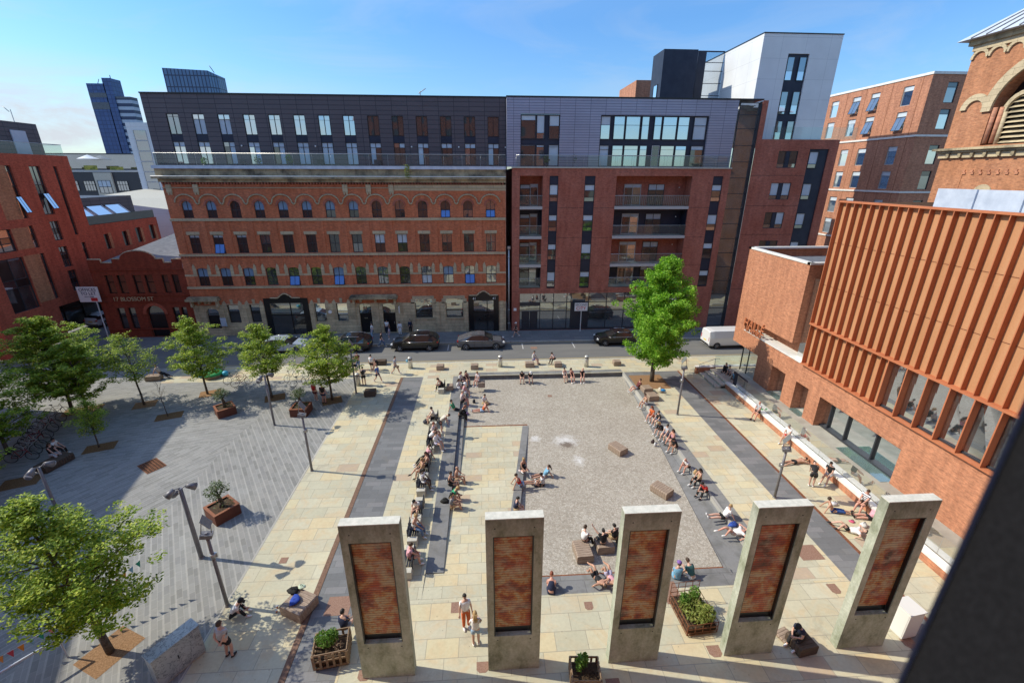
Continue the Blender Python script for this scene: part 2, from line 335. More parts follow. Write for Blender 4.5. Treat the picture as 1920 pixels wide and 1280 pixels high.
gp1=[(.21,.21,.20),(.25,.25,.24),(.275,.275,.265),(.23,.23,.225),(.265,.262,.25),(.24,.24,.23)]
M['paver1']=setts('linear_slate_setts',A1,.44,(.44,.43,.40),.14,gp1)
M['paver2']=setts('linear_slate_setts_turned',A2,.40,(.42,.415,.40),.10,gp1)
M['paver3']=setts('linear_slate_setts_level',R(16),.36,(.43,.425,.41),.12,gp1)
sp=[(.16,.165,.17),(.19,.195,.20),(.175,.18,.185),(.21,.21,.215),(.15,.155,.16)]
M['slate']=flags('blue_grey_slate',sp,.9,.36,(.13,.13,.135),.008,rough=.7,rowoff=.45)
M['slate_step']=flags('slate_step_slabs',[(.20,.20,.20),(.23,.23,.225),(.215,.215,.215)],1.6,5,(.12,.12,.12),.012,rough=.75,stain=(.10,.10,.09),stainamt=.5)
M['farpave']=flags('grey_pavement',[(.17,.175,.18),(.20,.2,.205),(.185,.19,.195)],.9,.6,(.12,.12,.12),.012)
def cobble():
    m,nt,b=newmat('pale_granite_setts'); p=posn(nt); t=N(nt,'ShaderNodeTexVoronoi'); t.feature='F1'; t.inputs['Scale'].default_value=9.5; L(nt,p,t.inputs['Vector'])
    e=N(nt,'ShaderNodeTexVoronoi'); e.feature='DISTANCE_TO_EDGE'; e.inputs['Scale'].default_value=9.5; L(nt,p,e.inputs['Vector'])
    s=N(nt,'ShaderNodeSeparateColor'); L(nt,t.outputs['Color'],s.inputs[0])
    c=ramp(nt,s.outputs[0],[(0,(.31,.275,.225)),(.3,(.385,.35,.295)),(.7,(.43,.395,.34)),(1,(.48,.445,.385))]); c=mixc(nt,ramp(nt,e.outputs[0],[(.02,(1,1,1)),(.10,(0,0,0))]),c,(.27,.245,.205))
    n=noise(nt,p,.35,6,.65); c=mixc(nt,.6,c,ramp(nt,n,[(.3,(.80,.77,.74)),(.7,(1.12,1.12,1.12))]),'MULTIPLY')
    # dried white mineral deposit and damp patch by the fountain jets
    def blob(cx,cy,rx,ry):
        v=N(nt,'ShaderNodeVectorMath',operation='SUBTRACT'); L(nt,p,v.inputs[0]); v.inputs[1].default_value=(cx,cy,0)
        q=scalev(nt,v.outputs[0],(1/rx,1/ry,0)); l=N(nt,'ShaderNodeVectorMath',operation='LENGTH'); L(nt,q,l.inputs[0])
        return mathn(nt,'ADD',mathn(nt,'SUBTRACT',1.15,l.outputs['Value'],True),mathn(nt,'MULTIPLY',mathn(nt,'SUBTRACT',noise(nt,p,3.4,10,.88),.52),4.0))
    x,y=gp(1060,826,-.4); f=blob(x,y,1.25,1.0); x2,y2=gp(1085,862,-.4); f2=blob(x2,y2,.45,.8); x3,y3=gp(1003,822,-.4); f3=blob(x3,y3,.5,.5)
    ff=mathn(nt,'MAXIMUM',mathn(nt,'MAXIMUM',f,f2),f3); c=mixc(nt,ramp(nt,ff,[(.2,(0,0,0)),(1.1,(.75,)*3)]),c,(.68,.68,.68))
    x,y=gp(1062,834,-.4); g=blob(x,y,.75,.6); c=mixc(nt,ramp(nt,g,[(.35,(0,0,0)),(.7,(.9,)*3)]),c,(.13,.095,.07))
    L(nt,c,b.inputs['Base Color']); b.inputs['Roughness'].default_value=.85; bump(nt,b,e.outputs[0],.3,.03); return m
M['cobble']=cobble()
def asphalt():
    m,nt,b=newmat('worn_asphalt'); p=posn(nt); n1=noise(nt,scalev(nt,p,(.15,1.2,1)),1.2,5,.65); n2=noise(nt,p,30,4,.8)
    c=ramp(nt,n1,[(.3,(.125,.125,.125)),(.7,(.175,.172,.165))]); c=mixc(nt,.3,c,ramp(nt,n2,[(.3,(.7,)*3),(.7,(1.25,)*3)]),'MULTIPLY'); L(nt,c,b.inputs['Base Color']); b.inputs['Roughness'].default_value=.85; return m
M['asphalt']=asphalt()
M['yellow']=noisy('worn_yellow_paint',(.50,.36,.10),(.62,.50,.24),9,.8); M['whitepaint']=noisy('worn_white_paint',(.35,.35,.34),(.6,.6,.6),9,.8)
M['kerb']=flags('pale_granite_kerb',[(.42,.41,.37),(.47,.45,.40),(.38,.37,.34)],.9,5,(.25,.24,.22),.01)
M['earth']=noisy('distant_ground',(.11,.11,.10),(.17,.165,.15),.05,.95)
def S(name,mb,mat,**k): return prop(mb.build(name,mat),kind='structure',**k)
def sheet(name,x0,x1,y0,y1,z,mat):
    return S(name,MB().quad((x0,y0,z),(x1,y0,z),(x1,y1,z),(x0,y1,z)),mat)
def poly(name,pts,z,mat):
    return S(name,MB().add([(x,y,z if not callable(z) else z(x,y)) for x,y in pts],[tuple(range(len(pts)))]),mat)
# wide ground, with the sunken basin left open
g=MB(); B=900
g.quad((-B,-60,-.13),(-3,-60,-.13),(-3,B,-.13),(-B,B,-.13)); g.quad((14,-60,-.13),(B,-60,-.13),(B,B,-.13),(14,B,-.13))
g.quad((-3,-60,-.13),(14,-60,-.13),(14,12.9,-.13),(-3,12.9,-.13)); g.quad((-3,37.7,-.13),(14,37.7,-.13),(14,B,-.13),(-3,B,-.13))
S('ground',g,M['earth'])
# street
sheet('road',-140,90,40.36,45.6,-.1,M['asphalt'])
sheet('side_street',-47.4,-42.9,45.604,140,-.096,M['farpave'])
sheet('side_street_verge',-140,-47.4,45.6,140,-.118,M['asphalt'])
for n,y0 in (('yellow_line',40.50),('yellow_line',40.72)): sheet(n,-28,60,y0,y0+.09,-.094,M['yellow'])
sheet('yellow_line',-19,60,45.35,45.43,-.094,M['yellow'])
pm=MB()
for x in (-4.0,1.0+2.9,9.4,16.0): pm.quad((x,43.6,-.094),(x+.1,43.6,-.094),(x+.1,45.3,-.094),(x,45.3,-.094))
S('parking_bay_marking',pm,M['whitepaint'])
k=MB(); k.box(-28,60,40.18,40.36,-.2,.004); S('kerb',k,M['kerb'])
k=MB(); k.box(-42.9,90,45.6,45.78,-.2,.004); S('kerb',k,M['kerb'])
sheet('far_pavement',-42.9,90,45.78,49.4,0,M['farpave'])
sheet('near_pavement',-28.4,60,36.95,40.18,0,M['flags'])
# left plaza of linear setts in three directions
ax,ay=gp(255,860); bx,by=gp(475,793)
poly('plaza_paving',[(-17.4,4),(-11.2,4),(-11.2,36.95),(-17.2,36.95),(bx,by),(-17.4,27.9)],0,M['paver1'])
poly('plaza_paving_turned',[(-60,4),(-17.4,4),(-17.4,27.9),(ax,ay),(-60,13.5)],0,M['paver2'])
poly('plaza_paving_level',[(-60,13.5),(ax,ay),(-17.4,27.9),(bx,by),(-17.2,36.95),(-28.4,36.95),(-28.4,40.18),(-60,42)],0,M['paver3'])
k=MB(); k.box(-11.2,-11.1,4,36.95,-.1,.006); S('edging_strip',k,M['kerb'])
sheet('sandstone_walk',-11.1,-7.66,3,36.95,0,M['flags2'])
M['channel']=noisy('brown_drain_channel',(.13,.075,.05),(.22,.13,.09),9,.85)
k=MB(); k.quad((-7.66,3,.002),(-7.42,3,.002),(-7.42,36.95,.002),(-7.66,36.95,.002)); S('drainage_channel',k,M['channel'])
sheet('slate_band',-7.40,-5.63,3,36.95,0,M['slate'])
sheet('sandstone_paving',-5.63,-2.95,14.15,36.95,0,M['flags'])
sheet('sandstone_forecourt',-5.63,16.1,3,14.15,.0,M['flags2'])
# sunken basin, steps and raised ramp of flags
D=-.40
def platz(x,y): return D+(28.9-y)/(28.9-15.4)*.36
S('rill_kerb',MB().box(-2.95,-2.12,15.6,36.95,-.6,.0),M['slate_step'])
t=MB(); t.box(-2.12,-1.72,22.0,36.95,-.6,-.2); t.add([(-2.12,22,-.2),(-1.72,22,-.2),(-1.78,21.3,platz(0,21.3)),(-2.12,21.3,platz(0,21.3))],[(0,1,2,3)]); S('basin_step',t,M['slate_step'])
px0,px1=-2.12,3.08
pts=[(-1.72,28.9),(3.08,28.7),(1.05,15.4),(-2.12,15.6),(-2.12,21.6),(-1.72,21.6)]
p=MB(); P=[(x,y,platz(x,y)) for x,y in pts]; p.add(P,[tuple(range(6))])
S('sandstone_ramp',p,M['flags'])
e=MB(); e.add([(3.08,28.7,platz(0,28.7)+.004),(1.05,15.4,platz(0,15.4)+.004),(.55,15.4,platz(0,15.4)+.004),(2.62,28.7,platz(0,28.7)+.004),(3.08,28.7,-.6),(1.05,15.4,-.6)],[(0,3,2,1),(0,1,5,4)]); S('ramp_edge',e,M['slate_step'])
poly('cobbled_basin',[(-1.72,28.85),(3.0,28.65),(1.0,15.5),(11.05,15.5),(12.45,33.2),(12.6,37.05),(-1.72,37.05)],D,M['cobble'])
S('rust_edging',MB().box(-1.7,3.0,28.8,28.92,-.5,-.385),M['rust'])
S('basin_bench_edge',MB().box(-1.72,12.6,37.05,37.6,-.6,.004),M['slate_step'])
sheet('near_pavement_infill',-2.12,12.6,36.9,37.06,-.006,M['slate_step'])
S('rust_edging',MB().box(1.0,11.1,15.26,15.5,-.5,-.39),M['rust'])
S('basin_step',MB().box(.9,11.2,14.75,15.26,-.6,-.2),M['slate_step'])
S('basin_step',MB().box(.9,12.6,14.15,14.75,-.6,.0),M['slate_step'])
poly('sandstone_infill',[(-2.95,14.15),(.9,14.15),(1.05,15.4),(-2.12,15.6),(-2.95,15.6)],lambda x,y:0 if y<15 else platz(x,y),M['flags'])
t=MB(); t.add([(11.05,15.4,D+.03),(12.58,15.4,-.22),(12.58,36.9,-.30),(12.45,33.2,D+.01)],[(0,1,2,3)]); t.add([(11.05,14.75,-.22),(12.58,14.75,-.22),(12.58,15.4,-.22),(11.05,15.4,D+.03)],[(0,1,2,3)]); S('basin_terrace',t,M['slate_step'])
t=MB(); t.box(12.58,12.72,14.15,36.95,-.6,.005); S('step_nosing',t,M['kerb'])
S('basin_terrace',MB().box(12.72,13.38,14.15,36.95,-.4,.0),M['slate_step'])
poly('sandstone_walk',[(13.38,14.15),(16.1,14.15),(16.1,33.6),(13.38,33.6)],0,M['flags'])
poly('slate_paving',[(13.38,33.6),(16.1,33.6),(16.1,36.95),(13.38,36.95)],0,M['slate'])
sheet('slate_band',16.1,17.74,3,36.95,0,M['slate'])
k=MB(); k.quad((17.74,3,.002),(17.92,3,.002),(17.92,36.95,.002),(17.74,36.95,.002)); S('drainage_channel',k,M['rust'])
sheet('sandstone_paving',17.92,60,3,36.95,0,M['flags2'])
poly('bark_bed',[(12.9,33.4),(15.8,33.4),(15.8,36.2),(12.9,36.2)],.006,M['mulch'])
def pit(cx,cy,w,h,rz,dark=False):
    c,s=math.cos(rz),math.sin(rz); q=[(cx+a*c-b_*s,cy+a*s+b_*c) for a,b_ in ((-w/2,-h/2),(w/2,-h/2),(w/2,h/2),(-w/2,h/2))]
    poly('bark_bed',q,.006,M['mulch_dark' if dark else 'mulch'])
# drain covers and inspection plates
M['cover']=noisy('rusty_cast_cover',(.22,.12,.085),(.30,.19,.14),20,.8)
def cover(px,py,w,h,z=0,rz=0,oct_=False):
    x,y=gp(px,py,z); mb=MB()
    if oct_:
        c=.25*w; pts=[(-w/2+c,-h/2),(w/2-c,-h/2),(w/2,-h/2+c),(w/2,h/2),(-w/2,h/2),(-w/2,-h/2+c)]
    else: pts=[(-w/2,-h/2),(w/2,-h/2),(w/2,h/2),(-w/2,h/2)]
    c,s=math.cos(rz),math.sin(rz); mb.prism([(x+a*c-b*s,y+a*s+b*c) for a,b in pts],z+.001,z+.008); 
    o=mb.build('manhole_cover',M['cover']); o['kind']='structure'
for a in ((1104,1135,.35,.38,0,0,True),(1340,1220,.5,.45,0,0,True),(905,1250,.45,.4,0,0,True),(1564,1103,.42,.5,0,0,True),(683,1265,.45,.4,0,0,True),(1515,1035,1.1,.9,0,0),(635,1135,1.0,.9,0,0),(1258,1110,.7,1.1,0,0),(1031,742,.35,.35,D,0),(857,1138,.5,.5,0,0),(532,1050,.35,.35,0,0),(1705,1205,.5,.4,0,0,True),(1150,1282,.5,.4,0,0,True),(1001,652,.7,.6,-.1,0)): cover(*a)
x,y=gp(285,873); gr=thing('drain_grate','rectangular rusty tree grate with square holes set in the grey plaza','grate',(x,y,.004),A2-math.pi/2)
gm=MB()
for i in range(9): gm.box(-.72+i*.18-.02,-.72+i*.18+.02,-.5,.5,0,.02)
for j in range(7): gm.box(-.74,.74,-.5+j*.166-.02,-.5+j*.166+.02,0,.0215)
gm.build('grating',M['rust'],gr); MB().quad((-.74,-.5,-.002),(.74,-.5,-.002),(.74,.5,-.002),(-.74,.5,-.002)).build('tray',M['soil'],gr)
# ================================================================ BUILDINGS
rw=random.Random(11)
def window(parent,fr,u0,u1,v0,v1,w=-.14,fm='frame',nu=2,rows=((0,.5,'glass_dark'),(.5,1,'glass_dark')),t=.055,sill=None,name='window',midbar=.07):
    f=MB(); g=MB(); mats=[]
    fr.box(f,u0,u0+t,v0,v1,w-.02,w+.05); fr.box(f,u1-t,u1,v0,v1,w-.02,w+.05); fr.box(f,u0+t,u1-t,v0,v0+t,w-.02,w+.05); fr.box(f,u0+t,u1-t,v1-t,v1,w-.02,w+.05)
    H=v1-v0
    for k in range(1,nu): 
        c=u0+(u1-u0)*k/nu; fr.box(f,c-t/2,c+t/2,v0+t,v1-t,w-.02,w+.035)
    for (a,b,mt) in rows:
        if b<1-1e-6: fr.box(f,u0+t,u1-t,v0+H*b-midbar/2,v0+H*b+midbar/2,w-.015,w+.06)
        mm=mt if isinstance(mt,(list,tuple)) else [mt]*nu
        for k in range(nu):
            q=mm[k]
            if q not in mats: mats.append(q)
            ua=u0+(u1-u0)*k/nu; ub=u0+(u1-u0)*(k+1)/nu; j=rw.uniform(-.006,.006); i=rw.uniform(-.006,.006)
            g.quad(fr(ua,v0+H*a,w+j),fr(ub,v0+H*a,w+i),fr(ub,v0+H*b,w-j),fr(ua,v0+H*b,w-i),mats.index(q))
    o=f.build(name,M[fm],parent); g.build('pane',[M[q] for q in mats],o); return o
def sash(parent,fr,u0,u1,v0,v1,out=.35,w=0,film='blue_film'):
    """a top-hung casement pushed open"""
    mb=MB(); t=.05
    a=fr(u0,v1,w);b=fr(u1,v1,w);c=fr(u1,v0,w+out);d=fr(u0,v0,w+out)
    mb.quad(a,b,c,d,0)
    for p,q in ((a,b),(b,c),(c,d),(d,a),(tuple((Vector(a)+Vector(b))/2),tuple((Vector(c)+Vector(d))/2))): mb.tube(p,q,.025,n=4,m=1)
    return mb.build('open_sash',[M[film],M['frame']],parent)
def text(name,body,size,fr_or_M,mat,depth=.03,parent=None,align='CENTER',sx=1):
    cu=bpy.data.curves.new(name,'FONT'); cu.body=body; cu.size=size; cu.extrude=depth; cu.align_x=align; cu.align_y='CENTER'; cu.space_character=1.02
    o=bpy.data.objects.new(name,cu); C.objects.link(o); bpy.context.view_layer.update()
    me=bpy.data.meshes.new_from_object(o.evaluated_get(bpy.context.evaluated_depsgraph_get())); bpy.data.objects.remove(o)
    me.materials.clear(); me.materials.append(mat); me.transform(Matrix.Diagonal((sx,1,1,1))); me.transform(fr_or_M)
    o=bpy.data.objects.new(name,me); C.objects.link(o); o.parent=parent; return o
def tm_y(x,y,z): return Matrix.Translation((x,y,z))@Matrix.Rotation(R(90),4,'X')                      # text facing -y
def tm_w(x,y,z): return Matrix.Translation((x,y,z))@Matrix.Rotation(R(-90),4,'Z')@Matrix.Rotation(R(90),4,'X')  # facing -x

# ---------------------------------------------------------------- the brick mill
fy=face_y(49.3); X0,X1=-31.95,2.42
mill=thing('mill_building','four storey red brick mill with arched top windows, stone bands and dark zinc penthouse','building',((X0+X1)/2,49.3,0))
mill_inv=Matrix.Translation((-(X0+X1)/2,-49.3,0))
class Root:  # parent helper so that children keep world coordinates
    pass
def attach(o,root): o.parent=root; o.matrix_parent_inverse=root.matrix_world.inverted() if False else Matrix.Translation(-root.location); return o
_build=MB.build
def build2(s,name,mats,parent=None,bevel=0):
    o=_build(s,name,mats,None,bevel)
    if parent is not None:
        o.parent=parent
        loc=Vector((0,0,0)); p=parent
        while p is not None and p.type=='EMPTY': loc+=p.location; p=p.parent
        if parent.type=='EMPTY' and parent.get('_world'): o.matrix_parent_inverse=Matrix.Translation(-loc)
    return o
MB.build=build2
def building(name,label,loc,cat='building',group=None):
    o=thing(name,label,cat,loc,0,group); o['_world']=1; return o
mill['_world']=1
cols=[-30.1+2.3769*i for i in range(14)]
holes=[]
for c in cols:
    holes.append((c-.5,c+.5,12.82,14.52,.5)); holes.append((c-.53,c+.53,9.22,11.12)); holes.append((c-.56,c+.56,5.72,7.66,.22))
wb=MB(); wall(wb,fy,X0,X1,3.55,16.1,holes,.24)
wb.quad((X0,49.3,0),(X0,49.3,17.3),(X0,66,17.3),(X0,66,0)); wb.quad((X1,49.3,0),(X1,66,0),(X1,66,17.3),(X1,49.3,17.3)); wb.quad((X0,66,0),(X1,66,0),(X1,66,17.3),(X0,66,17.3))
wb.build('brick_wall',M['brick_mill'],mill)
# stone ground storey with its openings
gh=[(-30.75,-29.4,0.02,3.2,.5),(-28.4,-27.15,1.5,3.55),(-26.0,-24.85,1.5,3.55),(-24.35,-19.6,.02,4.2),(-19.0,-17.8,1.5,3.6,.15),(-16.6,-15.4,1.5,3.6,.15),(-14.15,-12.8,.02,3.5,.35),(-11.55,-10.15,.02,3.5,.25),(-7.85,-5.95,1.75,3.95),(-4.4,-2.5,1.75,3.95),(-1.85,1.6,.02,4.2),
    (-28.3,-27.2,.1,.75),(-26.0,-24.9,.1,.75),(-16.6,-15.5,.1,.75)]
gb=MB(); wall(gb,fy,X0,X1,0,3.55,[(a,b,c,min(d,3.55)) if d>3.55 else (a,b,c,d)+tuple(r) for a,b,c,d,*r in gh if c<3.5],.3); gb.build('stone_ground_floor',M['stone'],mill)
# re-cut upper wall over the two gates: black panels stand proud instead
def black_gate(u0,u1,top,name,pattern):
    mb=MB(); fr=fy
    fr.box(mb,u0-.05,u0+.55,0,top,-.2,.08); fr.box(mb,u1-.55,u1+.05,0,top,-.2,.08); fr.box(mb,u0+.55,u1-.55,top-.55,top,-.2,.08)
    c=(u0+u1)/2; mb.prism([(c-.7,top),(c-.45,top+.25),(c-.15,top+.45),(c+.15,top+.45),(c+.45,top+.25),(c+.7,top)],.0,.08,0,fr)
    fr.box(mb,u0+.55,u1-.55,2.3,2.42,-.05,.05); fr.box(mb,c+.35,c+.45,0.1,top-.5,-.05,.05)
    o=mb.build(name,M['black'],mill); g=MB(); g.quad(fr(u0+.55,0.1,.01),fr(u1-.55,.1,.01),fr(u1-.55,2.3,.01),fr(u0+.55,2.3,.01),0); g.quad(fr(u0+.55,2.4,.01),fr(u1-.55,2.4,.0),fr(u1-.55,top-.5,.0),fr(u0+.55,top-.5,.01),1)
    g.build('glazing',[M['glass_dark'],M['glass_mid']],o)
    s=MB(); s.path([fr(c-1.6,top+.06,.1),fr(c-.75,top+.06,.1),fr(c-.5,top+.3,.1),fr(c-.15,top+.52,.1),fr(c+.15,top+.52,.1),fr(c+.5,top+.3,.1),fr(c+.75,top+.06,.1),fr(c+1.6,top+.06,.1)],.07,6); s.build('moulding',M['stone_clean'],mill)
black_gate(-24.3,-19.65,4.25,'entrance_gate',0); black_gate(-1.8,1.55,4.25,'entrance_gate',1)
gw=MB(); fy.box(gw,-24.35,-19.6,0,3.55,-.32,-.24); fy.box(gw,-1.85,1.6,0,3.55,-.32,-.24); gw.build('backing',M['black'],mill)
for a,b in ((-28.4,-27.15),(-26.0,-24.85)): window(mill,fy,a,b,1.5,3.55,-.2,'black',1,((0,.62,'glass_dark'),(.62,1,'glass_mid')))
for a,b in ((-19.0,-17.8),(-16.6,-15.4)): window(mill,fy,a,b,1.5,3.6,-.2,'black',1,((0,.35,'glass_mid'),(.35,1,'glass_sky')))
for a,b in ((-7.85,-5.95),(-4.4,-2.5)):
    window(mill,fy,a,b,1.75,3.55,-.2,'black',1,((0,.45,'glass_mid'),(.45,1,'glass_mid')))
for a,b,t in ((-30.75,-29.4,3.2),(-14.15,-12.8,3.5),(-11.55,-10.15,3.5)):
    d=MB(); fy.box(d,a+.05,b-.05,0.02,2.3,-.25,-.2); o=d.build('door',M['black'],mill)
    q=MB(); q.quad(fy(a,2.34,-.22),fy(b,2.34,-.22),fy(b,t,-.22),fy(a,t,-.22)); q.build('fanlight',M['glass_mid'],o)
    hd=MB(); hd.tube(fy(b-.2,1.0,-.15),fy(b-.2,1.3,-.15),.02); hd.build('handle',M['stainless'],o)
for a,b in ((-28.3,-27.2),(-26.0,-24.9),(-16.6,-15.5)): q=MB(); q.quad(fy(a,.1,-.2),fy(b,.1,-.2),fy(b,.75,-.2),fy(a,.75,-.2)); q.build('basement_light',M['black'],mill)
# rusticated pilasters and quoins of the ground storey
for u in (-31.7,-29.0,-26.6,-24.65,-19.3,-17.2,-14.75,-12.2,-9.6,-8.15,-5.4,-4.75,-2.15,1.95):
    pl=MB(); fy.box(pl,u-.2,u+.2,.0,3.6,.0,.05)
    for k in range(9): fy.box(pl,u-.24,u+.24,.02+k*.40,.38+k*.40,.0,.07)
    pl.build('rusticated_pilaster',M['stone'],mill)
for a,b in ((X0,-24.4),(-19.5,-14.2),(-10.1,-1.95)): pl=MB(); fy.box(pl,a,b,0,.9,.0,.045); pl.build('stone_plinth',M['stone'],mill)
qs=MB()
for a,b in ((-28.4,-27.15),(-26.0,-24.85),(-19.0,-17.8),(-16.6,-15.4)):
    qs=MB()
    for s_,u in ((-1,a),(1,b)): qs.prism([(u,3.0),(u+s_*.4,3.0),(u+s_*.4,3.8),(u+s_*.15,4.05),(u,3.7)],0,.06,0,fy)
    c=(a+b)/2; qs.prism([(c-.12,3.6),(c+.12,3.6),(c+.16,4.2),(c-.16,4.2)],0,.07,0,fy)
    fy.box(qs,a-.4,b+.4,3.6,3.68,0,.05); qs.build('window_surround',M['stone_clean'],mill)
for a,b in ((-7.85,-5.95),(-4.4,-2.5)):
    qs=MB(); fy.box(qs,a-.25,b+.25,3.95,4.3,0,.08); fy.box(qs,a-.45,a,3.45,3.95,0,.07); fy.box(qs,b,b+.45,3.45,3.95,0,.07)
    fy.box(qs,a-.1,b+.1,1.62,1.75,0,.12)
    qs.build('window_surround',M['stone_clean'],mill)
uw=MB()
for a,b in ((-7.85,-5.95),(-4.4,-2.5)): uw.quad(fy(a,3.5,.01),fy(b,3.5,.01),fy(b,3.95,.01),fy(a,3.95,.01))
uw.build('upper_light',M['glass_mid'],mill)
# canopies
for a,b in ((-32.2,-28.85),(-14.9,-9.7)):
    cn=MB(); fy.box(cn,a,b,4.15,4.4,0,.75); fy.box(cn,a+.1,b-.1,4.4,4.55,0,.55)
    o=cn.build('stone_canopy',M['stone_dark'],mill); 
    for u,z_ in ((a+.25,3.45),(b-.45,3.45),(a+1.0,3.75),((a+b)/2,3.75),(b-1.3,3.75)): kb=MB(); fy.box(kb,u,u+.22,z_,4.15,0,.3+(3.75-z_)/3); kb.build('canopy_bracket',M['stone_clean'],o)
# string courses and sills
sb=MB()
for z,h,p in ((5.42,.24,.12),(8.92,.24,.12),(12.52,.26,.12)): fy.box(sb,X0-.05,X1,z,z+h,0,p)
fy.box(sb,X0,X1,15.72,15.8,0,.1); 
for i,c in enumerate(cols):
    l=cols[i-1]+.56 if i else X0; fy.box(sb,l+.0 if i else X0,c-.56,6.78,6.98,0,.05)
fy.box(sb,cols[-1]+.56,X1,6.78,6.98,0,.05)
sb.build('stone_string_course',M['stone_clean'],mill)
dn=MB(); u=X0+.1
while u<X1-.2:
    for z in (8.74,): fy.box(dn,u,u+.12,z,z+.17,0,.08)
    fy.box(dn,u,u+.14,16.1,16.3,.0,.22); u+=.3
dn.build('dentil_course',M['brick_purple'],mill)
for c in cols:
    lt=MB(); fy.box(lt,c-.66,c+.66,11.13,11.45,0,.05); lt.build('stone_lintel',M['stone_clean'],mill)
    for s_ in (-1,1):
        lt=MB(); lt.prism([(c+s_*.57,6.9),(c+s_*.93,6.9),(c+s_*.93,7.78),(c+s_*.75,8.1),(c+s_*.57,7.6)],0,.06,0,fy); lt.build('stone_springer',M['stone_clean'],mill)
hm=MB()
for i,c in enumerate(cols):
    n=12; pts=[fy(c-1.0*math.cos(math.pi*t/n),14.35+.78*math.sin(math.pi*t/n),.05) for t in range(n+1)]
    if i<13: pts.append(fy(c+1.1885,14.15,.05)); pts.append(fy(c+1.377,14.35,.05))
    hm.path(pts,.075,5)
hm.build('hood_mould',M['stone_clean'],mill)
ap=MB()
for c in cols:
    n=12
    for t in range(n):
        a0,a1=math.pi*t/n,math.pi*(t+1)/n
        q=[(c-.5*math.cos(a0),14.02+.5*math.sin(a0)),(c-.5*math.cos(a1),14.02+.5*math.sin(a1)),(c-.68*math.cos(a1),14.02+.68*math.sin(a1)),(c-.68*math.cos(a0),14.02+.68*math.sin(a0))]
        ap.prism(q,0,.04,0,fy)
ap.build('brick_arch_ring',M['brick_purple'],mill)
for i in range(15):
    u=cols[0]-1.1885+2.3769*i; q=MB(); q_=[(5.66,6.78),(6.98,8.70),(9.16,12.50)] 
    for z0,z1 in q_: fy.box(q,max(u-.27,X0),min(u+.27,X1),z0,z1,-.01,.06)
    q.build('brick_pilaster',M['brick_mill'],mill)
# frieze, cornice, parapet
for i,u in enumerate((-31.6,-29.0,-14.3,-11.95,-9.65)): fz=MB(); fy.box(fz,u,u+.5,15.3,16.1,0,.14); fy.box(fz,u+.05,u+.2,15.1,15.3,0,.1); fy.box(fz,u+.3,u+.45,15.1,15.3,0,.1); fz.build('stone_bracket',M['stone_clean'],mill)
fz=MB(); fy.box(fz,-9.1,X1,15.5,16.08,0,.05); fz.build('stone_frieze',M['stone_clean'],mill)
cr=MB(); fy.box(cr,X0-.1,X1,16.3,16.62,0,.3); fy.box(cr,X0-.5,X1,16.62,16.82,0,.62); fy.box(cr,X0-.25,X1,16.82,17.56,0,.22); o=cr.build('cornice',M['stone_dark'],mill)
gu=MB(); gu.tube(fy(X0-.5,16.86,.6),fy(X1,16.86,.6),.05); gu.build('gutter_edge',M['white_coping'],o)
pr_=MB(); fy.box(pr_,X0-.35,X1,17.56,17.86,-.35,.42); pr_.build('parapet_flashing',M['lead'],mill)
MB().box(X0,X1,49.6,66,17.2,17.58).build('terrace_floor',M['paleconc'],mill)
# windows
for i,c in enumerate(cols):
    mats=[('glass_dark','blue_blind'),('glass_dark','blue_blind'),('glass_dark','glass_dark'),('glass_dark','blue_blind'),('glass_dark','blue_blind'),('glass_dark','blue_blind'),('glass_dark','blue_blind'),('glass_dark','blue_blind'),('glass_dark','glass_dark'),('glass_dark','glass_mid'),('glass_dark','glass_dark'),('blue_film','glass_dark'),('glass_mid','glass_dark'),('blue_film','glass_mid')][i]
    window(mill,fy,c-.5,c+.5,12.82,14.52,-.18,'frame',2,((0,.45,mats[0]),(.45,1,mats[1])),.05)
    mats=[('glass_dark','glass_dark'),('blue_film','glass_dark'),('glass_dark','glass_dark'),('glass_dark','glass_mid'),('glass_dark',)*2,('glass_dark',)*2,('glass_dark',)*2,('glass_mid','glass_dark'),('glass_dark','blind'),('glass_dark','blind'),('glass_dark',)*2,('glass_dark','glass_mid'),('glass_dark',)*2,('glass_mid',)*2][i]
    top=.85 if i in (0,1,2) else 1
    rows=((0,.5,mats[0]),(.5,.84,mats[1]),(.84,1,'blind')) if i in (0,1,2) else ((0,.5,mats[0]),(.5,1,mats[1]))
    window(mill,fy,c-.53,c+.53,9.22,11.12,-.18,'frame',2,rows,.05,midbar=.05)
    mats=[('glass_dark','blue_blind')]*3+[('glass_mid','glass_mid'),('blue_film','glass_mid'),('glass_dark','glass_mid'),('blue_film','blue_blind'),('glass_dark','glass_mid'),('glass_mid','glass_mid'),('glass_dark','glass_dark'),('blind','glass_mid'),('glass_mid','blue_blind'),('blue_film','glass_mid'),('glass_mid','glass_mid')]
    a,b=mats[i]; window(mill,fy,c-.56,c+.56,5.72,7.66,-.18,'frame',2,((0,.5,a),(.5,1,b)),.05)
for i in (1,): sash(mill,fy,cols[i]-.47,cols[i]+.47,9.25,10.15,.3,-.1)
for i in (4,6,12): sash(mill,fy,cols[i]-.5,cols[i]+.5,5.76,6.68,.3,-.1)
for i in (11,13): sash(mill,fy,cols[i]-.46,cols[i]+.46,12.86,13.55,.22,-.1)
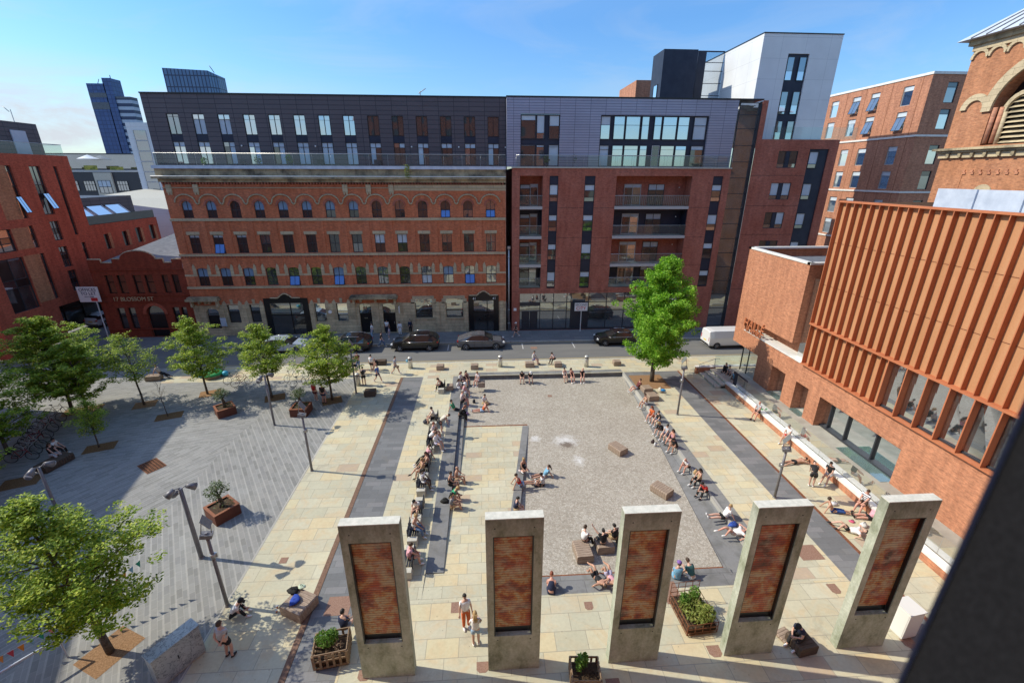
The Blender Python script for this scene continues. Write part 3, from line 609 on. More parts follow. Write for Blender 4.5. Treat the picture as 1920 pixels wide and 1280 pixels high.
# zinc penthouse
fp=face_y(50.8); ph=MB(); ph_h=[]; pc=[-30.31+2.426*i for i in range(14)]
for c in pc: ph_h.append((c-.58,c+.58,18.0,22.62))
PX0,PX1=-32.85,2.52; wall(ph,fp,PX0,PX1,17.58,24.35,ph_h,.18)
ph.quad((PX0,50.8,17.3),(PX0,50.8,24.35),(PX0,63,24.35),(PX0,63,17.3)); ph.quad((PX1,50.8,17.3),(PX1,63,17.3),(PX1,63,24.35),(PX1,50.8,24.35)); ph.quad((PX0,63,17.3),(PX1,63,17.3),(PX1,63,24.35),(PX0,63,24.35))
pw=ph.build('penthouse_wall',M['dark_clad'],mill)
rf=MB(); rf.box(PX0-.04,PX1,50.72,63,24.35,24.47); rf.build('penthouse_roof',M['black'],mill)
for i,c in enumerate(pc):
    sp_=MB(); fp.box(sp_,c-.58,c+.58,20.12,20.75,-.14,-.06); sp_.build('spandrel_panel',M['navy'],pw)
    if i==0: r_=((0,.85,'glass_mid'),(.85,1,'glass_mid'))
    elif i<8: r_=((0,.75,'blind' if i in(1,2) else 'glass_sky'),(.75,1,'glass_sky'))
    else: r_=((0,1,'glass_dark'),)
    window(mill,fp,c-.58,c+.58,20.75,22.62,-.1,'black',2,r_,.06,midbar=.015 if i<8 else .05)
    lo=[('glass_sky','glass_sky'),('glass_sky','glass_sky'),('glass_dark','blind'),('glass_sky','blind'),('glass_dark','blind'),('blind','blind'),('blind','blind'),('blind','blind'),('blind','glass_dark'),('glass_dark','glass_dark'),('blind','glass_dark'),('glass_dark','glass_dark'),('glass_mid','glass_dark'),('blind','glass_dark')][i]
    window(mill,fp,c-.58,c+.58,18.0,20.12,-.1,'black',2,((0,.78,lo),(.78,1,('blind','blind') if i not in(2,9) else ('glass_mid','blind'))),.06,midbar=.03)
    if i in (2,5,9,11,13):
        q=MB(); q.ball(fp(c+1.25,19.75,.06),.08); q.build('wall_lamp',M['white'],mill)
bal=MB(); bal.quad((X0-.2,49.42,17.86),(X1,49.42,17.86),(X1,49.42,18.98),(X0-.2,49.42,18.98)); bal.quad((X0-.2,49.42,17.86),(X0-.2,49.42,18.98),(X0-.2,50.8,18.98),(X0-.2,50.8,17.86)); bo=bal.build('glass_balustrade',M['clear'],mill)
r_=MB(); r_.tube((X0-.2,49.42,18.99),(X1,49.42,18.99),.03,n=6)
for k in range(19): r_.tube((X0+k*1.87,49.42,17.86),(X0+k*1.87,49.42,18.98),.008,n=4)
r_.build('handrail',M['rail'],bo)
# ---- recess with downpipe between the two buildings
dp=MB(); dp.tube((2.75,49.15,.1),(2.75,49.15,9.6),.09,n=8); dp.box(2.6,2.9,49.0,49.3,9.5,9.75)
for z in (.9,2.5,5.5,8.5): dp.tube((2.75,49.15,z),(2.75,49.15,z+.12),.12,n=8)
prop(dp.build('downpipe',M['steel']),'grey metal downpipe in the dark gap between mill and flats','pipe')

# ---------------------------------------------------------------- the flats to the right
fb=face_y(49.2)
flats=building('apartment_block','dark red brick apartment block with balconies, pale metal upper floors and glazed shopfront',(14.5,49.2,0))
BX0,BX1=3.1,26.42
K=[0,1,2,3]; P3=3.1
lz=[(13.9,16.98),(10.8,13.6),(7.7,10.5),(5.05,7.4)]
hs=[]
for z0,z1 in lz: hs+= [(3.9,6.32,z0,z1),(14.12,22.3,z0,z1)]
for a,b in ((7.02,7.95),(10.75,11.87),(24.6,25.7)): hs.append((a,b,5.0,16.98))
hs.append((3.98,24.0,.02,4.42))
b1=MB(); wall(b1,fb,BX0,BX1,0,17.72,hs,.25); b1.quad((BX0,49.2,0),(BX0,49.2,17.7),(BX0,63,17.7),(BX0,63,0)); b1.build('brick_wall',M['brick_purple'],flats)
jn=MB()
for z in (4.65,7.55,10.62,13.75): fb.box(jn,BX0,3.9,z,z+.03,-.01,.004); fb.box(jn,6.32,7.02,z,z+.03,-.01,.004); fb.box(jn,7.95,10.75,z,z+.03,-.01,.004); fb.box(jn,11.87,14.12,z,z+.03,-.01,.004); fb.box(jn,22.3,24.6,z,z+.03,-.01,.004)
jn.build('movement_joint',M['black'],flats)
cp=MB(); cp.box(BX0-.05,BX1+.02,49.1,49.6,17.72,17.84); cp.build('roof_coping',M['paleconc'],flats)
MB().box(BX0,BX1,49.4,63,17.5,17.7).build('terrace_floor',M['paleconc'],flats)
# balconies
for a,b in ((3.9,6.32),(14.12,22.3)):
    for k,(z0,z1) in enumerate(lz):
        bl=MB(); bl.quad((a,50.9,z0-.1),(b,50.9,z0-.1),(b,50.9,z1+.1),(a,50.9,z1+.1),1); bl.quad((a,49.4,z0-.1),(a,50.9,z0-.1),(a,50.9,z1),(a,49.4,z1),1); bl.quad((b,49.4,z0-.1),(b,49.4,z1),(b,50.9,z1),(b,50.9,z0-.1),1)
        bl.quad((a,49.4,z1),(b,49.4,z1),(b,50.9,z1),(a,50.9,z1),1); bl.box(a,b,49.28,50.9,z0-.12,z0-.02,0)
        bo=bl.build('balcony',[M['paleconc'],M['navy'] if k%2 else M['brick_purple']],flats)
        if k<3: e=MB(); fb.box(e,a,b,z0-.28,z0+.02,-.3,.04); e.build('slab_edge',M['frame_pale'],bo)
        g=MB(); g.quad(fb(a,z0+.05,-.02),fb(b,z0+.05,-.02),fb(b,z0+1.1,-.02),fb(a,z0+1.1,-.02)); g.build('balcony_glass',M['clear'],bo)
        r=MB(); r.tube(fb(a,z0+1.12,-.02),fb(b,z0+1.12,-.02),.025,n=6)
        if k==0 and a>10:
            for q in range(1,40): r.tube(fb(a+q*.205,z0,-.05),fb(a+q*.205,z0+1.1,-.05),.012,n=4)
        r.build('balcony_rail',M['rail'],bo)
        fr2=face_y(50.88)
        if a<10:
            window(flats,fr2,a+.15,a+1.25,z0,z0+2.2,.03,'frame',1,((0,.8,'glass_dark'),(.8,1,'blind')),name='patio_door'); window(flats,fr2,a+1.25,a+2.1,z0,z0+2.25,.03,'frame_pale',1,((0,.85,'glass_mid' if k>1 else 'glass_dark'),(.85,1,'blind')),name='patio_door')
        else:
            window(flats,fr2,a+1.4,a+3.3,z0,z0+2.25,.03,'frame_pale',2,((0,.85,('glass_dark','glass_mid')),(.85,1,'blind')),name='patio_door')
            window(flats,fr2,a+4.1,a+5.9,z0+.0,z0+2.25,.03,'frame',2,((0,.72,'glass_dark'),(.72,1,'blind')),name='patio_door')
            q=MB(); q.ball(fr2(b-.6,z0+1.9,.05),.07); q.build('wall_lamp',M['white'],flats)
# strip windows
for si,(a,b) in enumerate(((7.02,7.95),(10.75,11.87),(24.6,25.7))):
    pn=MB(); fb.box(pn,a,b,5.0,16.98,-.2,-.12); po=pn.build('window_strip_panel',M['navy'],flats)
    for k in range(4):
        zt=16.12-3.08*k; low=[('glass_mid','blind','blind'),('glass_dark','blind','glass_dark')][(si+k)%2]
        bb=.35 if (si+k)%3 else .6
        window(flats,fb,a+.02,b-.02,zt-1.72,zt,-.1,'frame',1,((0,.25,'glass_mid'),(.25,1-bb,'glass_dark'),(1-bb,1,'blind')),.05,midbar=.05)
# shopfront
sf=MB(); us=[3.98,6.35,7.9,9.45,9.95,12.0,14.1,16.2,18.2,20.2,22.1,24.0]
for u in us: fb.box(sf,u-.04,u+.04,.0,4.42,-.22,-.1)
fb.box(sf,3.98,24.0,3.28,3.36,-.2,-.12); fb.box(sf,3.98,24.0,2.28,2.34,-.2,-.12); fb.box(sf,3.98,24,0,.22,-.2,-.05); fb.box(sf,3.98,6.35,2.95,3.3,-.2,-.1); fb.box(sf,9.95,12.0,0,3.36,-.2,-.13)
so=sf.build('shopfront_frame',M['frame'],flats); g=MB()
for i in range(len(us)-1):
    for z0,z1,m in ((0,2.3,0),(2.3,3.3,1),(3.3,4.42,1)):
        j=rw.uniform(-.008,.008); g.quad(fb(us[i],z0,-.16+j),fb(us[i+1],z0,-.16-j),fb(us[i+1],z1,-.16),fb(us[i],z1,-.16),m)
g.build('shopfront_glass',[M['glass_mid'],M['glass_mid']],so)
for u in (4.25,5.2): dd=MB(); fb.box(dd,u+.05,u+.82,.85,2.25,-.125,-.121); fb.box(dd,u,u+.07,.1,2.2,-.12,-.06); fb.box(dd,u+.8,u+.87,.1,2.2,-.12,-.06); fb.box(dd,u,u+.87,2.2,2.3,-.12,-.06); fb.box(dd,u,u+.87,.1,.9,-.12,-.09); dd.build('door',M['frame'],flats)
al=MB(); fb.box(al,3.3,3.62,2.45,2.75,0,.12); al.build('alarm_box',M['white'],flats)
# pale metal upper floors
fu=face_y(49.45); um=MB(); wall(um,fu,2.56,26.25,17.84,24.25,[(3.95,7.95,17.9,22.78),(12.1,23.35,17.9,22.74)],.25)
um.quad((2.56,49.45,17.5),(2.56,49.45,24.25),(2.56,62,24.25),(2.56,62,17.5)); um.build('metal_clad_wall',M['light_clad'],flats)
MB().box(2.5,28.8,49.38,62,24.25,24.37).build('flat_roof',M['black'],flats)
for (a,b,segs) in ((3.95,7.95,(0,.385,.4,.62,.73,1)),(12.1,23.35,None)):
    bk=MB(); fu.box(bk,a,b,17.9,22.76,-.24,-.2); bk.build('window_wall_panel',M['navy'],flats)
up=[(4.0,5.5,'glass_dark',.78),(5.58,6.4,'glass_sky',.25),(6.85,7.9,'glass_dark',.55)]
for a,b,mt,h in up: window(flats,fu,a,b,20.5,22.68,-.14,'frame',1,((0,h,'glass_dark' if mt!='glass_sky' else 'glass_mid'),(h,1,'blind')),.05,midbar=.02)
for a,b,mt,h in ((4.0,5.5,'glass_dark',.95),(5.58,6.4,'glass_mid',.9),(6.85,7.9,'blind',.9)): window(flats,fu,a,b,17.92,19.95,-.14,'frame',1,((0,h,mt),(h,1,'blind')),.05,midbar=.02)
ux=[(12.15,13.15),(13.5,14.65),(14.75,16.25),(16.4,17.2),(17.7,18.5),(18.62,20.1),(20.2,21.4),(21.85,23.2)]
for k,(a,b) in enumerate(ux):
    window(flats,fu,a,b,20.5,22.66,-.14,'frame',1,((0,.62,'glass_sky' if k<7 else 'blind'),(.62,1,'glass_sky' if k not in(0,7) else 'blind')),.05,midbar=.03)
    mt=['blind','glass_sky','glass_sky','glass_sky','glass_dark','glass_sky','glass_sky','glass_dark'][k]
    window(flats,fu,a,b,17.92,19.95,-.14,'frame_pale' if k==4 else 'frame',1,((0,.8,mt),(.8,1,'blind' if k in(0,7) else mt)),.05,midbar=.02)
g=MB(); g.quad((3.5,49.22,17.84),(26.4,49.22,17.84),(26.4,49.22,18.95),(3.5,49.22,18.95)); go=g.build('glass_balustrade',M['clear'],flats)
r=MB(); r.tube((3.5,49.22,18.96),(26.4,49.22,18.96),.03,n=6)
for k in range(14): r.tube((3.5+k*1.76,49.22,17.84),(3.5+k*1.76,49.22,18.96),.01,n=4)
r.build('handrail',M['rail'],go)
# glazed stair
fs=face_y(49.55); st=MB(); zz=[0.1,2.3,4.0,5.6,7.2,8.8,10.4,12.0,13.6,15.2,16.8,18.4,20.0,21.6,22.9,24.0]
for z in zz: fs.box(st,26.42,28.62,z-.03,z+.03,-.03,.04)
fs.box(st,26.42,26.5,0,24.1,-.03,.05); fs.box(st,28.54,28.62,0,24.1,-.03,.3); so=st.build('stair_tower_frame',M['frame'],flats)
g=MB()
for z0,z1 in zip(zz,zz[1:]):
    j=rw.uniform(-.012,.012); g.quad(fs(26.42,z0,j),fs(28.62,z0,-j),fs(28.62,z1,0),fs(26.42,z1,0),0 if z0>4 else 1)
g.build('stair_glass',[M['glass_mid'],M['glass_mid']],so)
# right hand brick wing and white tower
wing=[(31.3,33.45,17.83,19.5),(31.15,33.38,14.6,16.33),(31.1,33.3,11.55,13.27),(31.05,33.2,8.5,10.2),(31.05,33.2,5.4,7.1)]
b2=MB(); wall(b2,fb,28.62,37.75,0,20.6,wing+[(34.66,36.8,0,19.7)],.2); wall(b2,fb,28.62,29.2,20.6,24.2,(),.2)
b2.quad((37.75,49.2,0),(37.75,63,0),(37.75,63,20.6),(37.75,49.2,20.6)); b2.quad((29.2,49.2,20.6),(29.2,51.9,20.6),(29.2,51.9,24.2),(29.2,49.2,24.2)); b2.build('brick_wing_wall',M['brick_purple'],flats)
MB().box(29.2,37.75,49.3,63,20.5,20.62).build('terrace_floor',M['paleconc'],flats)
for a,b,c,d in wing:
    pn=MB(); fb.box(pn,(a+b)/2-.22,(a+b)/2+.22,c,d,-.19,-.05); pn.build('spandrel_panel',M['navy'],flats)
    for k,(u,v) in enumerate(((a,(a+b)/2-.2),((a+b)/2+.2,b))): window(flats,fb,u,v,c,d,-.1,'frame',1,((0,.25,'glass_mid'),(.25,1,'blind' if c in(14.6,) or (c==11.55 and k) else 'glass_dark')),.05,midbar=.05)
pn=MB(); fb.box(pn,34.66,36.8,0,19.7,-.2,-.12); po=pn.build('window_strip_panel',M['navy'],flats)
for z in (17.8,14.6,11.5,8.4,5.3): window(flats,fb,34.75,35.75,z,z+1.65,-.08,'frame',1,((0,.25,'glass_mid'),(.25,1,'blind')),.05,midbar=.05)
for z in (4.65,7.75,10.85,13.95,17.05): j=MB(); fb.box(j,28.7,34.6,z,z+.035,-.01,.004); j.build('movement_joint',M['black'],flats)
g=MB(); g.quad((30.2,49.3,20.62),(39.5,49.3,20.62),(39.5,49.3,21.8),(30.2,49.3,21.8)); g.build('glass_balustrade',M['clear'],flats)
ft=face_y(52.0); wt=MB(); wall(wt,ft,29.12,37.6,20.6,30.7,[(32.05,34.35,20.7,28.95)],.25); wt.quad((29.12,52,20.6),(29.12,52,30.7),(29.12,60,30.7),(29.12,60,20.6)); wt.quad((37.6,52,20.6),(37.6,60,20.6),(37.6,60,30.7),(37.6,52,30.7)); wt.quad((29.12,60,20.6),(29.12,60,30.7),(37.6,60,30.7),(37.6,60,20.6)); wo=wt.build('white_tower_wall',M['white_clad'],flats)
MB().box(29.08,37.64,51.95,60,30.7,30.8).build('tower_roof',M['black'],flats)
pn=MB(); ft.box(pn,32.05,34.35,20.7,28.95,-.24,-.15); pn.build('window_strip_panel',M['navy'],flats)
for z in (26.5,23.3,20.75):
    for u in (32.15,33.45): window(flats,ft,u,u+.8,z,z+(2.2 if z>21 else 1.9),-.12,'frame',1,((0,.4,'glass_sky'),(.4,1,'glass_mid')),.05,midbar=.0)
gx=MB(); fgx=face_y(60.0); zz=[24.0,26.2,27.5,28.8,29.7,30.8]
for z in zz: fgx.box(gx,26.9,29.1,z-.03,z+.03,0,.04)
fgx.box(gx,25.9,26.9,22,30.85,-.3,.02); fgx.box(gx,25.9,29.12,30.8,30.9,-4,.05); gx.quad((25.9,60.2,22),(25.9,60.2,30.85),(25.9,63,30.85),(25.9,63,22)); go=gx.build('glazed_link_frame',M['navy'],flats)
g=MB(); g.quad(fgx(26.9,22),fgx(29.1,22),fgx(29.1,30.8),fgx(26.9,30.8)); g.build('link_glass',M['glass_sky'],go)
nb=MB(); fn=face_y(58.0); wall(nb,fn,21.0,25.0,22,30.55,(),.1); nb.quad((21,58,22),(21,58,30.55),(21,61.5,30.55),(21,61.5,22)); nb.quad((25,58,22),(25,61.5,22),(25,61.5,30.55),(25,58,30.55)); nb.quad((21,58,30.55),(25,58,30.55),(25,61.5,30.55),(21,61.5,30.55)); nb.build('navy_rooftop_box',M['navy'],flats)
window(flats,face_w(21.0),59.0,60.4,24.4,27.2,.03,'frame',1,((0,.5,'glass_sky'),(.5,1,'glass_sky')))
bb=building('brick_building','pale orange brick block just showing above the lilac metal roofline',(17.6,68,0)); m=MB(); m.box(21.2,26,68,76,0,29.2); m.build('wall',M['brick_far'],bb)

# ---------------------------------------------------------------- far right brick block
fx=face_w(48.0); ff=face_y(51.3)
fb2=building('apartment_block','tall brown brick block with punched windows and white string lines, sunlit on its top storeys',(54,58,0))
w1=MB(); hol=[]
for y in (53.9,58.4,61.3,65.0):
    for z in (24.5,21.9,18.3,15.6,12.4,9.6): hol.append((y-.65,y+.65,z,z+2.0))
wall(w1,fx,51.3,68,0,27.2,hol,.2); hf=[]
for x in (50.6,53.4,57,60):
    for z in (24.5,21.9,18.3,15.6,12.4,9.6): hf.append((x-.6,x+.6,z,z+2.0))
wall(w1,ff,48,64,0,27.2,hf,.2); w1.build('brick_wall',M['brick_far'],fb2)
for i,h in enumerate(hol):
    window(fb2,fx,*h,w=-.12,fm='frame_pale',nu=1,rows=((0,.75,'glass_mid'),(.75,1,'blind')),midbar=.04)
    if i in (1,6,7,12): sash(fb2,fx,h[0]+.05,h[1]-.05,h[2]+.05,h[2]+1.4,.4,-.05,'glass_mid')
for i,h in enumerate(hf): window(fb2,ff,*h,w=-.12,fm='frame',nu=1,rows=((0,.75,'glass_sky' if i%3 else 'glass_mid'),(.75,1,'glass_dark')),midbar=.04)
s=MB(); s.box(47.92,64,51.2,68,27.2,27.45); 
for z in (21.15,15.2,9.2): fx.box(s,51.3,68,z,z+.2,0,.1); ff.box(s,47.9,64,z,z+.2,0,.1)
s.build('white_string_course',M['white_coping'],fb2)
j=MB()
for y in (52.3,56.1,59.9,63.0): fx.box(j,y,y+.06,0,27.2,-.02,.006)
for x in (52,55.2): ff.box(j,x,x+.06,0,27.2,-.02,.006)
j.build('movement_joint',M['rust'],fb2)

# ---------------------------------------------------------------- the concert hall building on the right
hx=face_w(23.0); M['glass_hall']=glass('dim_hall_glass',(.045,.055,.06),.05)
hall=building('concert_hall','brick and rusted steel hall with vertical fins, long glazing and a projecting brick box',(30,24,0))
bx=MB(); wall(bx,hx,30.0,37.6,2.75,11.15,[(29.9,36.15,4.2,5.25)],.0)
bx.quad((23,30,5.25),(27.5,30,5.25),(27.5,30,11.15),(23,30,11.15)); bx.quad((23,37.6,2.75),(30,37.6,2.75),(30,37.6,11.15),(23,37.6,11.15))
wall(bx,hx,5,30.0,2.75,4.2,(),0); bx.quad((24.1,27,4.2),(24.1,36.15,4.2),(24.1,36.15,5.25),(24.1,27,5.25)); bx.quad((23,36.15,4.2),(24.1,36.15,4.2),(24.1,36.15,5.25),(23,36.15,5.25)); bx.quad((23,30,5.25),(24.1,30,5.25),(24.1,36.15,5.25),(23,36.15,5.25))
bx.quad((23,19.8,2.75),(23,37.6,2.75),(26,37.6,2.75),(26,19.8,2.75))
wall(bx,hx,5,19.8,.0,2.75,(),0); bx.quad((23,19.8,.0),(23.8,19.8,.0),(23.8,19.8,2.75),(23,19.8,2.75))
bx.quad((24.1,28.4,4.2),(27.5,28.4,4.2),(27.5,28.4,11.15),(24.1,28.4,11.15))
bx.build('brick_wall',M['brick_halle'],hall)
cpn=MB(); cpn.box(22.94,23.3,29.95,37.65,11.15,11.3); cpn.box(22.94,30,37.3,37.65,11.15,11.3); cpn.box(22.94,30,29.9,30.25,11.15,11.3); cpn.box(22.94,24.1,28.4,36.15,4.2,4.26); cpn.box(22.9,23.05,5,28.4,4.2,4.29); cpn.build('white_coping',M['white_coping'],hall)
MB().box(23.3,30,30.25,37.3,10.4,10.5).build('flat_roof',M['slateroof'],hall)
tg=MB(); tg.quad((23.6,28.42,4.26),(23.6,29.98,4.26),(23.6,29.98,10.2),(23.6,28.42,10.2)); tg.build('slot_window',M['greenglass'],hall)
for a,b in ((31.55,33.6),(28.65,29.9),(26.15,27.3)): MB().box(23.0,24.0,a,b,.5,2.75).build('brick_pier',M['brick_halle'],hall)
gl=MB(); gl.quad((23.7,19.8,.5),(23.7,31.5,.5),(23.7,31.5,2.75),(23.7,19.8,2.75)); gl.build('ground_floor_glass',M['glass_mid'],hall)
gf_=MB()
for y in (21.9,24.1,25.6,26.6): gf_.box(23.55,23.7,y-.04,y+.04,.5,2.75)
gf_.box(23.45,23.7,19.8,26.15,.5,.62); gf_.build('window_frame',M['frame'],hall)
for a,b,c in ((19.9,23.4,22.55),(27.4,28.6,22.8),(30,31.5,22.8)): MB().quad((c,a,.52),(23.45,a,.52),(23.45,b,.52),(c,b,.52)).build('pavement_light',M['greenglass'],hall)
cg=MB(); cg.quad((23.1,33.6,.5),(23.1,35.9,.5),(23.1,35.9,2.75),(23.1,33.6,2.75)); cg.quad((23.1,35.9,.5),(27,35.9,.5),(27,35.9,2.75),(23.1,35.9,2.75)); co=cg.build('glass_entrance',M['greenglass'],hall)
c2=MB(); c2.box(23.06,23.14,35.86,35.94,.5,2.75); c2.box(23.06,23.12,34.9,34.96,.5,2.75); c2.box(23.4,23.9,33.4,33.7,.5,2.75); c2.build('entrance_post',M['black'],co)
# steel clad volume
cz=MB(); cw=hx
wall(cz,cw,5,28.4,7.37,15.45,(),0); cz.quad((23,28.4,4.29),(34,28.4,4.29),(34,28.4,15.45),(23,28.4,15.45)); cz.quad((23.12,21.9,4.29),(23.12,28.4,4.29),(23.12,28.4,7.37),(23.12,21.9,7.37)); 
cz.quad((23.6,5,4.2),(23.6,22,4.2),(23.6,22,4.5),(23.6,5,4.5)); cz.build('steel_cladding',M['corten_panel'],hall)
MB().box(23.3,36,5,28.2,14.3,14.5).build('flat_roof',M['slateroof'],hall)
fi=MB()
y=28.4
while y>5.2: fi.box(22.73,23.0,y-.045,y,7.37,15.5); y-=.615
fi.box(22.71,23.02,5,28.42,15.45,15.56); fi.box(22.71,23.06,5,28.42,7.28,7.40); fi.build('upper_fin',M['corten_fin'],hall)
lf=MB(); y=28.38
while y>22.0: lf.box(22.80,23.15,y-.04,y,4.36,7.28); y-=.66
lf.box(22.74,23.2,5,28.4,4.29,4.37)
for k in range(14): yy=21.9-1.18*k; lf.box(22.74,23.6,yy-.06,yy,4.37,7.28)
lf.build('lower_fin',M['corten_fin'],hall)
jt=MB()
for z in (10.1,12.9): jt.box(22.985,22.995,5,28.4,z,z+.03)
jt.build('panel_joint',M['rust'],hall)
for k in range(14):
    yb=21.84-1.18*k; ya=yb-1.12
    q=MB(); q.quad((23.14,ya,4.4),(23.1,yb,4.4),(23.1,yb,7.28),(23.1,ya,7.28)); q.box(23.05,23.09,ya,ya+.06,4.4,7.28,1); q.box(23.04,23.09,ya+.06,yb,4.4,4.5,1); q.build('tall_window',[M['glass_hall'],M['frame']],hall)
ps=MB(); ps.box(28,28.2,10,27.2,15.0,16.3)
for k in range(7): ps.box(27.9,28,27.2-k*2.45-2.3,27.2-k*2.45,15.0,16.32)
ps.build('roof_plant_screen',M['lead'],hall)
text('raised_letters','HALLÉ',1.02,tm_w(22.96,34.85,4.92)@Matrix.Scale(1,4),M['corten_fin'],.06,None,sx=1.0).name='hall_sign_lettering'
o=bpy.data.objects['hall_sign_lettering']; o.parent=hall; o.matrix_parent_inverse=Matrix.Translation(-hall.location)
t2=text('hall_sign_small_lettering',"ST PETER'S",.46,tm_w(22.94,34.75,4.40),M['corten_fin'],.05,None); t2.parent=hall; t2.matrix_parent_inverse=Matrix.Translation(-hall.location)
# raised terrace in front of the hall
tw=MB(); tw.box(20.38,20.6,5,33.2,0,.46); tw.quad((20.6,20,.48),(20.6,20,.48),(20.6,20,.48),(20.6,20,.48))
terr=building('terrace_wall','low orange brick terrace wall with white coping and glass balustrade before the hall',(20.6,22,0),'wall')
tw.build('brick_wall',M['brick_halle'],terr)
c_=MB(); c_.box(20.3,20.72,5,33.2,.46,.58); c_.build('coping',M['white_coping'],terr)
g=MB(); y=5.0
while y<31: g.quad((20.76,y+.01,.55),(20.76,y+1.93,.55),(20.76,y+1.93,1.6),(20.76,y+.01,1.6)); y+=1.95
g.build('glass_balustrade',M['clear'],terr)
M['terrace']=noisy('sandy_terrace_stone',(.30,.285,.245),(.38,.36,.31),1.5,.85); S('terrace_floor',MB().box(20.72,30,5,36.2,-.1,.5),M['terrace'])
stp=building('entrance_steps','shallow stone steps up to the hall terrace in the shade of the tree',(19.6,35,0),'steps')
m=MB(); 
for i in range(3): m.box(19.5+.48*i,20.95,33.2,36.2-.01*i,0,.165*(i+1))
m.build('step',M['paleconc'],stp); m=MB(); m.box(19.2,21.0,36.2,36.5,0,.62); m.build('flank_wall',M['brick_halle'],stp); m=MB(); m.box(19.15,30,36.15,36.55,.62,.70); m.build('coping',M['white_coping'],stp)
m=MB(); m.quad((20.9,36.4,.7),(30,36.4,.7),(30,36.4,1.7),(20.9,36.4,1.7)); m.build('glass_screen',M['clear'],stp)
for x,y,n in ((19.3,36.1,0),(19.3,33.3,1)):
    m=MB(); m.tube((x+.1,y,.02),(x+.1,y,1.0),.02); m.tube((x+1.5,y,.5),(x+1.5,y,1.5),.02); m.tube((x+.1,y,1.0),(x+1.5,y,1.5),.02); m.tube((x+1.5,y,1.5),(x+1.9,y,1.5),.02); m.build('handrail',M['steel'],stp)
m=MB(); m.box(20.9,20.98,31.2,33.0,.5,1.6); m.build('dark_glass_end',M['navy'],terr)

# ---------------------------------------------------------------- church tower
tx=face_w(34.0); ch=building('church_tower','orange brick church bell tower with stone arches, louvred belfry and grey lead roof',(38,28.8,0),'tower')
YC=28.6; HW=5.1
m=MB(); wall(m,tx,YC-HW,YC+HW,0,18.2,(),0); wall(m,tx,YC-HW,YC+HW,18.9,25.4,[(YC-2.6,YC+2.6,19.0,23.7,2.6)],.9)
m.quad((34,YC+HW,0),(44,YC+HW,0),(44,YC+HW,25.4),(34,YC+HW,25.4)); m.quad((34,YC-HW,0),(34,YC-HW,25.4),(44,YC-HW,25.4),(44,YC-HW,0))
m.quad((34,YC-HW,18.2),(34,YC+HW,18.2),(34,YC+HW,18.9),(34,YC-HW,18.9)); m.build('brick_wall',M['brick_church'],ch)
def ring(mb,fr,cu,cv,r0,r1,w0,w1,a0=0,a1=math.pi,n=16):
    for t in range(n):
        p,q=a0+(a1-a0)*t/n,a0+(a1-a0)*(t+1)/n
        mb.prism([(cu+r0*math.cos(p),cv+r0*math.sin(p)),(cu+r1*math.cos(p),cv+r1*math.sin(p)),(cu+r1*math.cos(q),cv+r1*math.sin(q)),(cu+r0*math.cos(q),cv+r0*math.sin(q))],w0,w1,0,fr)
m=MB(); ring(m,tx,YC,21.1,2.6,3.2,0,.15); ring(m,tx,YC+3.75,21.35,.55,.95,0,.13); ring(m,tx,YC-3.75,21.35,.55,.95,0,.13)
for k in range(9): 
    cu=YC-HW+.65+k*1.12; ring(m,tx,cu,24.55,.42,.6,0,.12,n=8)
tx.box(m,YC-HW-.02,YC+HW+.02,25.05,25.4,0,.13); tx.box(m,YC-HW-.1,YC+HW+.1,18.25,18.6,0,.16)
m.build('stone_arch_moulding',M['stone_clean'],ch)
for s_ in (-1,1):
    for k,(u,w) in enumerate(((2.45,.0),(2.2,-.2))): MB().tube(tx(YC+s_*u,19.1,w-.1),tx(YC+s_*u,21.3,w-.1),.13,n=10).build('nook_shaft',M['brick_far'],ch)
m=MB(); ring(m,tx,YC+1.02,21.0,.95,1.2,-.5,-.3,n=10); ring(m,tx,YC-1.02,21.0,.95,1.2,-.5,-.3,n=10)
for u in (YC+1.98,YC,YC-1.98): m.tube(tx(u,19.0,-.4),tx(u,21.0,-.4),.12,n=10)
m.build('belfry_column',M['stone_clean'],ch)
m=MB(); z=19.1
while z<22.0:
    for c in (YC+1.0,YC-1.0): m.add([tx(c-.88,z,-.35),tx(c+.88,z,-.35),tx(c+.88,z+.22,-.7),tx(c-.88,z+.22,-.7)],[(0,1,2,3)])
    z+=.3
m.build('louvre',M['stone'],ch)
m=MB(); m.quad(tx(YC-2.6,18.9,-.88),tx(YC+2.6,18.9,-.88),tx(YC+2.6,23.8,-.88),tx(YC-2.6,23.8,-.88)); m.build('belfry_back',M['black'],ch)
m=MB(); tx.box(m,YC-HW-.35,YC+HW+.35,18.75,18.9,-.1,.55); tx.box(m,YC-HW-.2,YC+HW+.2,18.6,18.75,-.1,.35)
for k in range(11): tx.box(m,YC-HW+.9+k*.85,YC-HW+1.1+k*.85,18.3,18.6,0,.3)
m.build('belfry_cornice',M['stone_dark'],ch)
m=MB(); tx.box(m,YC-HW-.25,YC+HW+.25,25.4,25.75,-10,.3); m.build('eaves_cornice',M['stone_dark'],ch)
m=MB(); e=.75; a=Vector((34-e,YC-HW-e,25.75)); q=[(34-e,YC-HW-e),(44.2+e,YC-HW-e),(44.2+e,YC+HW+e),(34-e,YC+HW+e)]; q2=[(36.3,YC-2.8),(41.9,YC-2.8),(41.9,YC+2.8),(36.3,YC+2.8)]
for i in range(4): j=(i+1)%4; m.quad((*q[i],25.75),(*q[j],25.75),(*q2[j],28.0),(*q2[i],28.0))
m.quad(*[(x,y,25.75) for x,y in q]); ro=m.build('lead_roof',M['lead'],ch)
m=MB()
